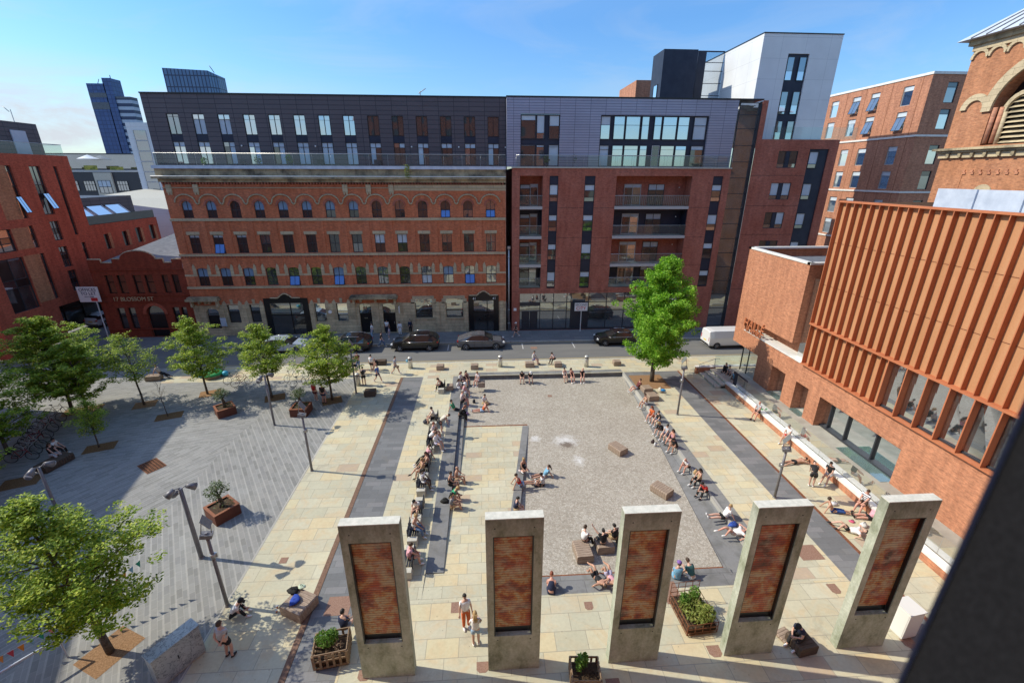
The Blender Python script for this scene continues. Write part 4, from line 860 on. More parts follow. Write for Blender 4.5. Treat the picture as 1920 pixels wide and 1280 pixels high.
for k in range(1,12):
    t=k/12; p0=Vector((34-e,YC+HW+e-(2*HW+2*e)*t,25.78)); p1=Vector((36.3,YC+2.8-5.6*t,28.03)); m.tube(p0,p1,.045,n=4)
m.build('lead_roll',M['slateroof'],ro)
m=MB(); m.box(36.2,42,YC-2.9,YC+2.9,28.0,28.5); m.box(36.6,41.6,YC-2.5,YC+2.5,28.5,34); m.build('upper_lantern',M['stone_dark'],ch)
m=MB()
for k in range(8): tx.box(m,YC+2.9-k*.55,YC+3.1-k*.55,17.15,17.3,-.05,.06); tx.box(m,YC+2.98-k*.55,YC+3.18-k*.55,17.3,17.45,-.05,.06)
m.build('corbel_table',M['brick_halle'],ch)
m=MB(); ring(m,tx,YC+1.4,15.9,.22,.62,0,.06,n=12); m.build('round_window_arch',M['stone_clean'],ch)
m=MB(); tx.box(m,YC+3.1,YC+3.2,15,17.2,-.05,.03); m.build('recess_edge',M['brick_church'],ch)

# ---------------------------------------------------------------- left red brick block
lx=face_e(-46.0)
lb=building('apartment_block','deep red brick block at the left with tall slit windows and orange brick panels',(-50,48,0))
m=MB()
LW=[('A',49.2,49.75,12.84,17.8),('B',51.64,52.85,13.0,17.8),('C',54.4,54.85,10.6,17.8),('D',45.2,47.5,9.9,12.0),('E',49.3,49.85,9.9,12.1),('F',51.8,52.85,10.3,12.3),('G',51.8,52.85,7.4,9.6),('G2',51.9,52.95,4.7,7.0),('H',54.8,55.35,7.7,9.7),('big',44.9,47.7,4.1,9.3),('E2',49.5,50.0,4.5,9.3),('Z',46.0,46.6,12.8,17.8)]
wall(m,lx,43.2,56.6,3.6,18.9,[w[1:] for w in LW],.3); wall(m,lx,56.6,68,3.6,11.4,[(58.2,58.9,8.4,10.2),(61.1,61.9,8.4,10.2),(63.5,64.4,8.5,10.4),(66.1,67,8.6,10.5)],.3)
m.quad((-46,56.6,11.4),(-60,56.6,11.4),(-60,56.6,18.9),(-46,56.6,18.9)); m.quad((-46,43.2,0),(-60,43.2,0),(-60,43.2,18.9),(-46,43.2,18.9)); m.box(-60,-46.01,43.21,56.59,18.5,18.6); m.box(-60,-46.01,56.61,68,11.0,11.1); m.quad((-46,68,3.6),(-60,68,3.6),(-60,68,11.4),(-46,68,11.4))
wall(m,lx,43.2,49.5,0,3.6,[(45,48,.3,2.6)],.3); m.quad((-48,49.5,0),(-46,49.5,0),(-46,49.5,3.6),(-48,49.5,3.6)); m.quad((-48,49.5,3.6),(-46,49.5,3.6),(-46,68,3.6),(-48,68,3.6))
m.build('brick_wall',M['brick_left'],lb)
m=MB()
for a,b,c,d in ((47.5,49.2,12.8,17.8),(47.55,49.25,9.95,12.0),(47.75,49.45,4.5,9.3)): lx.box(m,a,b,c,d,-.05,.006)
m.build('orange_brick_panel',M['brick_orange'],lb)
for n,a,b,c,d in LW:
    nu=2 if b-a>.9 else 1; rr={'big':((0,.45,('glass_dark','glass_mid')),(.45,.6,('glass_sky','glass_dark')),(.6,1,('glass_dark','glass_mid')))}.get(n,((0,.35,'glass_mid'),(.35,.62,'glass_dark'),(.62,1,'glass_mid')))
    window(lb,lx,a,b,c,d,-.22,'frame',nu,rr,.07)
sash(lb,lx,49.2,49.75,13.4,14.9,.55,0,'glass_sky'); sash(lb,lx,52.2,52.85,13.6,15.1,.6,0,'glass_sky')
for a,b,c,d in ((58.2,58.9,8.4,10.2),(61.1,61.9,8.4,10.2),(63.5,64.4,8.5,10.4),(66.1,67,8.6,10.5)): window(lb,lx,a,b,c,d,-.22,'frame',1,((0,1,'glass_dark'),),.05)
m=MB()
for a in (58.9,61.9,64.4,67.0): lx.box(m,a,a+.45,8.4,10.3,-.05,.006)
m.build('pale_brick_reveal',M['brick_orange'],lb)
m=MB(); m.quad((-48,49.5,.05),(-48,68,.05),(-48,68,3.6),(-48,49.5,3.6)); m.build('recessed_shopfront',M['glass_dark'],lb)
m=MB()
for y in (49.6,52,54.5,57,60,64): m.box(-47.98,-47.9,y-.04,y+.04,0,3.6)
m.box(-47.98,-47.9,49.5,68,2.5,2.6); m.build('shopfront_frame',M['frame'],lb)
window(lb,lx,45,48,.3,2.6,-.2,'frame',3,((0,1,'glass_dark'),))
m=MB(); m.box(-60,-47.5,43.3,55.8,18.6,22.0); m.build('rooftop_storey',M['dark_clad'],lb); m=MB(); m.box(-47.49,-47.4,52.6,54.2,18.9,21.2); m.build('rooftop_window',M['blind'],lb)
m=MB(); m.quad((-46.15,43.3,18.9),(-46.15,56.4,18.9),(-46.15,56.4,20.0),(-46.15,43.3,20.0)); m.quad((-46.15,56.4,18.9),(-60,56.4,18.9),(-60,56.4,20),(-46.15,56.4,20)); o=m.build('glass_balustrade',M['clear'],lb)
m=MB(); m.path([(-46.15,43.3,20.02),(-46.15,56.4,20.02),(-60,56.4,20.02)],.03); m.build('handrail',M['rail'],o)
m=MB(); m.box(-60,-48.6,57,68,11.1,14.3); m.build('wing_rooftop_storey',M['dark_clad'],lb)
for k in range(3):
    y0=57.2+k*2.9
    m=MB(); m.quad((-48.5,y0,13.3),(-48.5,y0+2.3,13.3),(-46.9,y0+2.3,11.9),(-46.9,y0,11.9),0); m.add([(-48.5,y0+2.3,13.3),(-46.9,y0+2.3,11.9),(-48.5,y0+2.3,11.2)],[(0,1,2)],1); m.add([(-48.5,y0,13.3),(-48.5,y0,11.2),(-46.9,y0,11.9)],[(0,1,2)],1)
    m.tube((-48.5,y0+2.3,13.32),(-46.9,y0+2.3,11.92),.07,n=4,m=1); m.build('rooflight',[M['glass_sky'],M['white']],lb)
m=MB(); m.quad((-46.2,56.7,11.4),(-46.2,68,11.4),(-46.2,68,12.4),(-46.2,56.7,12.4)); m.build('roof_terrace_screen',M['glass_dark'],lb)

# ---------------------------------------------------------------- BLOSSOM ST building
bs=building('brick_office','small dark terracotta brick building with curved gable and gilt street lettering',(-36.5,49.3,0)); BXa,BXb=-41.45,-31.98
m=MB(); H8=[(-40.2,-39.35,5.0,7.0),(-39.0,-38.15,5.0,7.0),(-37.4,-36.5,5.0,7.0),(-36.2,-35.3,5.0,7.0),(-34.45,-33.75,5.0,7.0),(-33.4,-32.7,5.0,7.0),(-40.0,-39.2,1.0,3.4),(-38.85,-38.1,1.0,3.4),(-34.2,-33.5,1.0,3.4),(-33.3,-32.7,1.0,3.4),(-37.0,-35.1,0.02,3.6,.95)]
wall(m,fy,BXa,BXb,0,8.2,H8,.25); 
pts=[(BXa,8.2),(BXb,8.2),(BXb,8.6),(-33.0,8.6),(-33.0,8.25),(-33.9,8.25),(-33.9,8.65),(-34.6,8.65)]
n=12; pts+=[(-36.4+1.75*math.cos(math.pi*t/n),8.65+.85*math.sin(math.pi*t/n)) for t in range(n+1)]; pts+=[(-39.0,8.65),(-39.0,8.25),(-40.2,8.25),(-40.2,8.6),(BXa,8.6)]
m.prism(pts,-.3,0,0,fy); m.quad((BXa,49.3,0),(BXa,64,0),(BXa,64,8.2),(BXa,49.3,8.2)); m.build('brick_wall',M['brick_blossom'],bs)
m=MB(); m.quad((BXa,49.6,7.9),(BXb,49.6,7.6),(BXb,64,8.6),(BXa,64,9.6)); m.build('roof',M['slateroof'],bs)
m=MB(); m.path([(*fy(u,v+.03,-.15),) for u,v in pts[2:]],.09,4); m.build('coping',M['stone_clean'],bs)
m=MB()
for z in (7.5,4.75,4.0,.9): fy.box(m,BXa,BXb,z,z+.12,0,.08)
m.build('brick_band',M['brick_blossom'],bs)
for h in H8[:-1]: window(bs,fy,*h[:4],w=-.2,fm='black',nu=1,rows=((0,.6,'glass_dark'),(.6,1,'glass_dark')))
m=MB(); fy.box(m,-36.95,-35.15,0,2.6,-.4,-.24); o=m.build('door',M['black'],bs); q=MB(); q.quad(fy(-37,2.6,-.24),fy(-35.1,2.6,-.24),fy(-35.1,3.6,-.24),fy(-37,3.6,-.24)); q.build('fanlight',M['glass_dark'],o)
m=MB(); ring(m,fy,-36.05,2.65,.98,1.3,0,.08,n=12); m.build('arch_surround',M['brick_left'],bs)
M['gilt']=flat('gilt_letters',(.55,.45,.28),.4,.3)
t=text('raised_lettering','17 BLOSSOM ST',.62,tm_y(-37.9,49.24,4.38),M['gilt'],.03,None,sx=.95); t.parent=bs; t.matrix_parent_inverse=Matrix.Translation(-bs.location)

M['leafhedge']=noisy('yellow_green_hedge',(.10,.14,.03),(.42,.38,.08),2.5,.9)
# ---------------------------------------------------------------- distance
def farb(name,label,loc,cat='building'): return building(name,label,loc,cat)
o=farb('office_building','low dark glazed office building with roof terrace beyond the side street',(-68,92,0)); m=MB(); m.box(-100,-61.5,90,110,0,17.4,0); m.box(-100,-62.5,92.5,110,17.4,20.6,0); m.build('wall',M['frame'],o)
fq=face_y(90.0)
for r_,z in enumerate((14.2,11.0,8.0)):
    for k in range(8):
        x=-86+k*2.85+r_*.5; window(o,fq,x,x+1.9,z,z+1.7,.05,'black',4,((0,.62,'glass_mid'),(.62,1,'glass_mid')),.05,midbar=.06)
m=MB(); m.box(-100,-61.6,89.9,90.1,17.4,17.75); m.build('roof_parapet',M['frame_pale'],o); m=MB(); m.quad((-100,92.45,18),(-62.6,92.45,18),(-62.6,92.45,20.4),(-100,92.45,20.4)); m.build('rooftop_glazing',M['glass_mid'],o)
for k in range(5): m=MB(); m.box(-84+k*4.4,-81.8+k*4.4,89.85,89.95,17.75,18.3+.2*(k%2)); m.build('planter_hedge',M['leafhedge'],o)
m=MB(); m.box(-69.5,-66.5,89.7,90,6,17.3); m.build('pale_bay',M['paleconc'],o)
for z in (7,10.4,13.8): window(o,face_y(89.7),-69.1,-66.9,z,z+2.2,.02,'frame',3,((0,.5,'glass_mid'),(.5,1,'blind')),.05)
m=MB(); m.lathe([(1.6,0),(0,.7)],(-70.5,91,19.6),8); m.build('parasol',M['white'],o)
m=MB(); m.box(-100,-92,95,108,20.6,23.5); m.build('plant_room',M['frame_pale'],o)
o=farb('stair_tower','slim pale concrete tower with a strip of windows beside the zinc penthouse',(-60,91,0),'tower'); m=MB(); m.box(-61.2,-56.0,89,95,0,25.4); m.build('wall',M['white_clad'],o)
for k in range(7): window(o,face_y(89.0),-60.2,-58.1,22.6-k*1.7,24.2-k*1.7,.03,'frame_pale',1,((0,1,'glass_mid'),))
m=MB()
for k in range(16): m.box(-61.25,-61.2,88.9,95,24.6-k*.9,24.7-k*.9)
m.build('panel_joint',M['frame_pale'],o)
o=farb('warehouse','white walled warehouse with a sloping pale roof behind the red brick wing',(-52,78,0)); m=MB(); m.add([(-60,74,0),(-44,74,0),(-44,74,11.5),(-60,74,13.6),(-60,88,0),(-44,88,0),(-44,88,13.2),(-60,88,14.6)],[(0,1,2,3),(1,5,6,2),(4,7,6,5),(0,3,7,4)],0); m.quad((-60,74,13.6),(-44,74,11.5),(-44,88,13.2),(-60,88,14.6),1); m.build('wall',[M['white_clad'],M['paleconc']],o)
M['cis_blue']=cladding('blue_curtain_wall',(.035,.075,.20),(.05,.10,.25),2.2,2.2,(.02,.04,.12),.15,.3,.2); M['cis_white']=cladding('white_banded_office',(.42,.48,.58),(.38,.44,.55),40,3.4,(.02,.04,.10),.95,.4,0)
o=farb('office_tower','distant dark blue slab tower with a taller core',(-215,300,0),'tower'); m=MB(); m.box(-221.5,-212,300,307,0,65); m.box(-212.5,-208,300,308,0,67.8); m.build('tower_slab',M['cis_blue'],o); m=MB(); m.box(-221.4,-212.1,299.8,300,58,60.3); m.box(-221.4,-212.1,299.8,300,52,55.5); m.build('light_band',M['slateroof'],o)
m=MB(); m.tube((-219,305,65),(-217.5,305,68),.2,n=4); m.tube((-211,305,67.8),(-211,305,70),.25,n=4); m.build('antenna',M['frame'],o)
o=farb('office_tower','distant white banded tower beside the dark blue slab',(-203,302,0),'tower'); m=MB(); m.box(-208,-199.8,300.5,306,0,57.6); m.build('tower_slab',M['cis_white'],o); m=MB(); m.box(-208,-199.8,300.4,306,57.6,58.6); m.build('roof',M['slateroof'],o)
M['glass_tower']=cladding('blue_grey_tower_glass',(.08,.15,.27),(.11,.19,.32),2.0,5.8,(.02,.03,.07),.3,.25,.1)
o=farb('glass_tower','blue glass tower top with dark mullions rising above the zinc penthouse',(-165,302,0),'tower'); m=MB(); m.add([(-178.5,300,0),(-154,300,0),(-151,304,0),(-151,312,0),(-178.5,312,0),(-178.5,300,73.2),(-154,300,72.2),(-151,304,70.5),(-151,312,70.5),(-178.5,312,73)],[(0,1,6,5),(1,2,7,6),(2,3,8,7),(3,4,9,8),(4,0,5,9),(5,6,7,8,9)]); m.build('curtain_wall',M['glass_tower'],o)
m=MB(); m.tube((-153,305,72),(-155,305,75.5),.2,n=4); m.build('mast',M['frame'],o)
for k,(px,b,t,Y_) in enumerate(((787,182,166,160),(28,235,200,160))):
    d=CF+CR*((px-960)/FPX)-CU*((b-640)/FPX); s=Y_/d.y; x=d.x*s; z=17+d.z*s; d2=CF+CR*((px-960)/FPX)-CU*((t-640)/FPX); z2=17+d2.z*Y_/d2.y
    o=building('tower_crane',['thin pale tower crane far behind the zinc penthouse roof','thin tower crane far off above the left brick block'][k],(x,Y_,0),'crane'); m=MB(); m.tube((x,Y_,0),(x+.2,Y_,z2-.8),.14,n=4); m.build('mast',M['frame_pale'],o); m=MB(); m.tube((x-.3,Y_,z2-1.4),(x+(2.0 if k==0 else -1.6),Y_,z2),.12,n=4); m.build('jib',M['frame_pale'],o)
# a house row far down the side street so that the gap ends in buildings
for i,(x0,x1,y0,y1,h,mt,lab) in enumerate(((-60,-20,120,135,11,'brick_left','low red brick terrace closing the far end of the side street'),(60,110,70,100,14,'brick_purple','low brick building behind the church at the far right'),(-240,-105,150,190,13,'frame','long low grey shed on the horizon at the left'),)):
    o=building('brick_building',lab,((x0+x1)/2,(y0+y1)/2,0)); m=MB(); m.box(x0,x1,y0,y1,0,h); m.build('wall',M[mt],o)
# block outside the frame at the left: its shadow lies over the plaza
o=building('brick_building','brick block just outside the left edge whose shadow falls over the bicycles',(-48,22,0)); m=MB(); m.prism([(-43.2,34.3),(-41.2,25.5),(-36.4,16),(-33,8),(-60,8),(-60,34.3)],0,18.5); m.build('wall',M['brick_left'],o)
# the photographer's building (its wall, and the window jamb seen at the right edge)
own=building('brick_building','dark metal window jamb of the building the photo is taken from',(0,-1,0)); m=MB()
fw_=Fr((0,-.25,0),(1,0,0),(0,1,0)); wall(m,fw_,-25,22,0,30.5,[(-1.2,1.6,16.0,18.4)]+[(x,x+1.2,z,z+1.8) for x in range(-24,20,4) for z in (3,8,12) ]+[(x,x+1.2,z,z+1.8) for x in range(-24,20,4) for z in (20.5,24,27.2)],.3); m.quad((-25,-.25,0),(-25,-.25,30.5),(-25,-12,30.5),(-25,-12,0)); m.quad((22,-.25,0),(22,-12,0),(22,-12,30.5),(22,-.25,30.5)); m.build('brick_wall',M['brick_mill'],own)
M['jamb']=noisy('dark_window_jamb',(.009,.009,.010),(.017,.017,.019),300,.9,spec=.05); M['jamb_edge']=noisy('grey_jamb_edge',(.09,.095,.13),(.12,.125,.17),200,.6)
m=MB()
for x in range(-24,20,4):
    for z in (3,8,12,20.5,24,27.2): m.quad((x,-.5,z),(x+1.2,-.5,z),(x+1.2,-.5,z+1.8),(x,-.5,z+1.8))
m.build('window_glass',M['glass_dark'],own)
def jamb_pt(px,py,dist):
    d=CF+CR*((px-960)/FPX)-CU*((py-640)/FPX); h=math.hypot(d.x,d.y); return d.x/h*dist,d.y/h*dist
a=jamb_pt(1797,1023,.50); b_=jamb_pt(1850,1052,.53)
m=MB(); m.prism([(a[0],a[1]),(b_[0],b_[1]),(b_[0]+.5,b_[1]+.02),(b_[0]+.5,-.2),(a[0]+.02,-.2)],15.9,18.5,0); m.build('window_jamb',M['jamb'],own)
m=MB(); k_=.985; m.prism([(a[0]*k_,a[1]*k_),(b_[0]*k_,b_[1]*k_),(b_[0]*.999,b_[1]*.999),(a[0]*.999,a[1]*.999)],15.9,18.5,0); m.build('jamb_edge',M['jamb_edge'],own)
# ================================================================ SQUARE FURNITURE
def shutter_mat():
    m,nt,b=newmat('painted_roller_shutter'); p=posn(nt); s=N(nt,'ShaderNodeSeparateXYZ'); L(nt,p,s.inputs[0])
    n=noise(nt,scalev(nt,p,(1,1,1.1)),.8,7,.66,.12); n2=noise(nt,scalev(nt,p,(.8,.8,1.7)),1.3,8,.7,.1)
    c=ramp(nt,n,[(.36,(.09,.03,.02)),(.43,(.32,.06,.025)),(.48,(.48,.20,.05)),(.52,(.48,.38,.22)),(.56,(.44,.17,.05)),(.62,(.30,.05,.025)),(.68,(.10,.03,.02))])
    c=mixc(nt,ramp(nt,n2,[(.48,(0,0,0)),(.64,(.8,)*3)]),c,(.50,.44,.32)); c=mixc(nt,ramp(nt,noise(nt,scalev(nt,p,(1.3,1.3,.5)),1.2,7,.68,.15),[(.50,(0,0,0)),(.64,(.8,)*3)]),c,(.42,.06,.025))
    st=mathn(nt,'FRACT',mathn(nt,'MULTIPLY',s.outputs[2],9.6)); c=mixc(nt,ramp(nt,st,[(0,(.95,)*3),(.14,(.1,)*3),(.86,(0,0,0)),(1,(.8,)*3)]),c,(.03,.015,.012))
    L(nt,c,b.inputs['Base Color']); b.inputs['Roughness'].default_value=.5; b.inputs['Metallic'].default_value=.1; bump(nt,b,mathn(nt,'PINGPONG',st,.5),.5,.03); return m
M['shutter']=shutter_mat()
plabs=['concrete pillar holding an orange and cream painted roller shutter, the one beside the slatted crate planter','concrete pillar with a red and cream shutter, with the person in orange standing by it','middle concrete pillar of the five with a pale painted shutter','concrete pillar with a brownish shutter next to the person in the black cap','concrete pillar with a dark red shutter nearest the window jamb']
for i,(x,lab) in enumerate(zip((-4.64,-.12,4.33,8.76,13.22),plabs)):
    W=1.86; t=thing('shutter_pillar',lab,'pillar',(x+W/2,11.32,0),0,'concrete shutter pillars in a row'); a,b=-W/2,W/2
    hw0,hw1=a+.23,a+1.56; z0,z1=1.75,6.22
    m=MB(); f=Fr((0,-.17,0),(1,0,0),(0,-1,0)); wall(m,f,a,b,0,6.9,[(hw0,hw1,z0,z1)],.34); 
    m.quad((a,-.17,0),(a,-.17,6.9),(a,.17,6.9),(a,.17,0),0); m.quad((b,-.17,0),(b,.17,0),(b,.17,6.9),(b,-.17,6.9),0); wall(m,Fr((0,.17,0),(1,0,0),(0,1,0)),a,b,0,6.9,[(hw0,hw1,z0,z1)],.01)
    m.box(a,b,-.17,.17,6.9,6.93,1)
    for q in ((a+.35,1.55),(b-.35,1.55),(a+.3,6.55),(b-.3,6.55)): m.tube((q[0],-.175,q[1]),(q[0],-.165,q[1]),.025,n=8,m=2)
    m.build('concrete_slab',[M['concrete'],M['concrete_top'],M['black']],t)
    s=MB(); s.quad((hw0,-.02,z0+.28),(hw1,-.02,z0+.28),(hw1,-.02,z1),(hw0,-.02,z1)); so=s.build('roller_shutter',M['shutter'],t)
    g=MB(); g.box(hw0,hw0+.04,-.14,.02,z0,z1); g.box(hw1-.04,hw1,-.14,.02,z0,z1); g.box(hw0+.04,hw1-.04,.0,.03,z0,z0+.28); g.box(hw0+.04,hw1-.04,-.14,.02,z1-.05,z1); g.build('guide_and_gap_shade',M['black'],t)  # thin black strip stands in for the shaded gap below the shutter
def timber_block(px,py,z,w,d,rz,lab,mat='timber',h=.45,xy=None,group='timber block seats'):
    x,y=xy if xy else gp(px,py,z); t=thing('block_seat',lab,'seat',(x,y,z),rz,group)
    m=MB(); n=max(4,int(d/.13)); st=d/n
    for k in range(n):
        y0=-d/2+k*st; b=.05
        pts=[(-w/2+.02,.02),(w/2-.02,.02),(w/2,.1),(w/2,h-b),(w/2-b,h),(-w/2+b,h),(-w/2,h-b),(-w/2,.1)]
        m.prism(pts,y0+.006,y0+st-.006,0,lambda u,v,q:(u,q,v))
    m.build('slatted_body',M[mat],t); c=MB(); c.box(-w/2+.06,w/2-.06,-d/2+.02,d/2-.02,0,h-.03); c.build('core',M['timber_dark'],t); return t
tb=[(1158,846,D,.75,1.1,.52,'pale timber block seat standing alone in the middle of the cobbles'),
(1240,924,D,.75,1.1,.60,'pale timber block seat on the cobbles by the east steps, next to nobody'),
(1092,1040,D,.82,1.05,.06,'long slatted timber block under the person in white by the middle pillar'),
(826,692,0,.7,.6,0,'timber block near the kerb directly beside the steel bin with the blue bag'),
(890,691,0,.7,.6,0,'empty timber block near the kerb left of the plain steel bin'),
(993,687,0,.85,.6,0,'timber block near the kerb under the person in blue shorts'),
(1046,687,0,.7,.6,0,'timber block in shadow near the kerb under the person in black trousers'),
(1156,684,0,.7,.6,0,'empty timber block near the kerb left of the big green tree'),
(844,730,0,.55,.55,0,'small timber block behind the person in black with the green bag'),
(903,724,0,.6,.6,0,'timber block under the person in the pink dress'),
(1212,734,0,.8,.75,.1,'weathered timber block at the foot of the big green tree'),
(1222,748,0,.85,.8,.1,'larger weathered timber block in front of the big tree, nearer the steps')]
for a in tb: timber_block(*a[:3],a[3],a[4],a[5],a[6])
timber_block(1132,1028,D,.85,.75,.05,'shaded timber block under the two people in black tops','timber')
timber_block(1168,1022,D,.6,.9,.05,'dark timber block mostly hidden by the middle pillar','timber_dark')
timber_block(695,741,0,.9,.65,.05,'dark charred timber block at the edge of the tree shadow','timber_dark',.5)
timber_block(1500,1212,0,.8,.75,.15,'dark timber block under the person in the black cap','timber_dark')
timber_block(563,1142,0,1.1,1.0,-.45,'timber block heaped with a blue jacket and bags','timber',.5)
timber_block(715,683,0,1.0,.55,.0,'dark timber bench block beside the standing person in white by the kerb','timber_dark')
timber_block(290,712,0,1.2,.6,.1,'round timber seat in the sun behind the small pale tree','timber')
timber_block(105,872,0,.9,1.6,-.25,'dark timber block in deep shade under the seated pair','timber_dark')
timber_block(1470,1192,0,.6,.5,.3,'low pale timber step next to the dark block by the right pillars','timber',.12)
# benches: stone end blocks, dark slatted seat, thin dark back
def bench(x,y,L_,side,lab):
    t=thing('bench',lab,'bench',(x,y,0),0,'stone ended benches along the rill')
    for s_ in (-1,1): m=MB(); m.box(-.24,.24,s_*(L_/2)-.24 if s_>0 else -L_/2-.06,s_*(L_/2)+.06 if s_>0 else -L_/2+.24,0,.42); m.build('stone_end',M['paleconc'],t,bevel=.012)
    m=MB()
    for k in range(5): m.box(-.25+k*.105,-.17+k*.105,-L_/2+.26,L_/2-.26,.40,.45)
    m.box(-.2,-.15,-L_/2+.3,L_/2-.3,.3,.4); m.box(.15,.2,-L_/2+.3,L_/2-.3,.3,.4); m.build('seat',M['frame'],t)
    m=MB()
    for z in (.52,.62,.72): m.box(side*.24-.015,side*.24+.015,-L_/2+.2,L_/2-.2,z,z+.07)
    for y_ in (-L_/2+.25,0,L_/2-.3): m.box(side*.255-.02,side*.255+.02,y_,y_+.05,.3,.8)
    m.build('backrest',M['frame'],t)
bx_=[(-3.75,34.2,1.3,1,'stone ended bench under the person in black, nearest the street'),(-3.85,30.6 if False else 28.9,1.5,1,'stone ended bench with its back up, behind the person with the grey backpack'),(-3.72,26.2,2.3,-1,'stone ended bench under three people in white shirts'),(-3.78,23.4,2.2,1,'long dark bench under the three suntanned people with long hair'),(-3.8,21.5,1.3,-1,'stone ended bench under the person in striped shorts'),(-3.75,19.5,1.5,1,'stone ended bench under the person in the white tee looking down'),(-3.75,17.9,1.4,-1,'stone ended bench under the blond person in jeans'),(-3.75,16.1,1.5,1,'stone ended bench half hidden by the first pillar')]
for a in bx_: bench(*a)
# litter bins
for i,(px,py,lab) in enumerate(((770,690,'stainless steel litter bin with a blue bag tied at its lid'),(938,687,'plain stainless steel litter bin in the middle of the pavement'),(1099,687,'stainless steel litter bin near the row of people on the basin edge'),(672,722,'stainless steel litter bin half hidden behind the person with a rucksack'),(416,696,'cream litter bin at the kerb behind the green market rug'))):
    x,y=gp(px,py); t=thing('litter_bin',lab,'bin',(x,y,0),0,'stainless litter bins'); m=MB(); m.lathe([(0,.02),(.21,.02),(.21,.86),(.2,.88)],n=18); m.build('body',M['stainless'],t)
    m=MB(); m.lathe([(.21,.98),(.2,1.06),(.14,1.13),(0,1.16)],n=18); m.tube((-.19,0,.88),(-.19,0,.99),.02); m.tube((.19,0,.88),(.19,0,.99),.02); m.tube((0,.19,.88),(0,.19,.99),.02); m.build('domed_lid',M['stainless'],t)
    m=MB(); m.lathe([(0,.87),(.18,.87),(.18,.985),(0,.985)],n=16); m.build('opening',M['black'],t)
x,y=gp(764,676,.75); m=MB(); m.ball((x-.02,y-.12,.78),(.12,.07,.15),7,5); prop(m.build('plastic_bag',flat('pale_blue_plastic',(.25,.6,.8),.4)),'pale blue plastic bag hanging on the side of a steel bin','bag')
# lamp posts
def mast(px,py,h,lab,kind,rz=0,r=.075):
    x,y=gp(px,py); t=thing('lamp_post',lab,'lamp post',(x,y,0),rz,'lamp posts in the square')
    m=MB(); m.tube((0,0,0),(0,0,h),r,r*.85,12); m.lathe([(r+.03,0),(r+.03,.03),(r,.06)],n=12); m.build('pole',M['pole'],t)
    if kind=='spot':
        for k,(a,dz) in enumerate(((.4,.05),(2.6,-.25),(3.9,.1))):
            ca,sa=math.cos(a),math.sin(a); m=MB(); m.tube((0,0,h-.1+dz),(.22*ca,.22*sa,h-.02+dz),.02); b=(.22*ca,.22*sa,h-.02+dz); e=(.55*ca,.55*sa,h-.22+dz)
            m.tube(b,e,.09,.17,12,0); m.tube((.56*ca,.56*sa,h-.225+dz),(.57*ca,.57*sa,h-.232+dz),.15,.15,12,1); m.build('spotlight',[M['pole'],M['white']],t)
    else:
        m=MB(); m.obox((0,0,h-.12),(.42,.30,.16),0,0,0,.25); m.build('lamp_box',M['pole'],t)
        m=MB(); m.tube((.18,0,h-.05),(.22,0,h+.32),.018); m.tube((-.18,0,h-.05),(-.02,0,h+.68),.018); m.build('bracket',M['pole'],t)
        m=MB(); m.obox((.1,0,h+.5),(.5,.46,.02),0,0,0,1.0); m.build('reflector_panel',M['steel'],t)
        m=MB(); m.tube((.02,-.02,h-1.25),(.02,-.02,h-1.05),r+.03); m.obox((.12,0,h-1.15),(.1,.08,.22)); m.build('junction_box',M['steel'],t)
mast(378,1045,4.0,'tall lamp post with paired spotlights, its long shadow crossing onto the sandstone','spot',.2,.1)
mast(427,1135,3.9,'lamp post with a tilted reflector panel beside the crouching person in white','panel',.3)
mast(585,882,4.0,'lamp post with reflector at the edge of the sandstone walk, in the open sun','panel',.1)
mast(515,797,3.95,'lamp post with bunched spotlights between the two young trees','spot',.5)
mast(668,737,4.0,'lamp post with reflector standing behind the group by the kerb','panel',.2)
mast(1270,777,4.0,'slim lamp post with reflector just in front of the big green tree','panel',2.9)
mast(1452,932,3.3,'lamp post with reflector rising behind the fourth shutter pillar','panel',2.7)
mast(120,985,3.6,'lamp post with bright spotlights standing in deep shade at the left','spot',.8)
# planters
M['corten_rim']=corten('planter_rim_steel',(.20,.07,.035),(.24,.09,.045),(.28,.11,.055))
def leafmat(name,c1,c2,c3,trans=.35):
    m,nt,b=newmat(name); p=posn(nt); n=noise(nt,p,2.2,3,.6); w=N(nt,'ShaderNodeTexWhiteNoise'); w.noise_dimensions='3D'; g=N(nt,'ShaderNodeNewGeometry'); L(nt,scalev(nt,p,(7,7,7)),w.inputs['Vector'])
    rnd=g.outputs['Random Per Island']; f=mathn(nt,'ADD',mathn(nt,'MULTIPLY',n,.55),mathn(nt,'MULTIPLY',rnd,.5)); c=ramp(nt,f,[(.25,c1),(.5,c2),(.82,c3)])
    L(nt,c,b.inputs['Base Color']); b.inputs['Roughness'].default_value=.55; b.inputs['Specular IOR Level'].default_value=.3
    t=N(nt,'ShaderNodeBsdfTranslucent'); L(nt,mixc(nt,1,c,(1.2,1.3,.5),'MULTIPLY'),t.inputs[0]); mx=N(nt,'ShaderNodeMixShader'); mx.inputs[0].default_value=trans; L(nt,b.outputs[0],mx.inputs[1]); L(nt,t.outputs[0],mx.inputs[2]); L(nt,mx.outputs[0],nt.nodes['Material Output'].inputs['Surface']); return m
M['leaf_olive']=leafmat('olive_leaves',(.05,.08,.035),(.12,.17,.08),(.22,.27,.15),.2)
M['leaf_herb']=leafmat('bright_herb_leaves',(.04,.10,.015),(.12,.26,.04),(.25,.38,.09),.3)
M['leaf_herb2']=leafmat('yellow_green_leaves',(.10,.14,.03),(.24,.30,.07),(.38,.38,.12),.3)
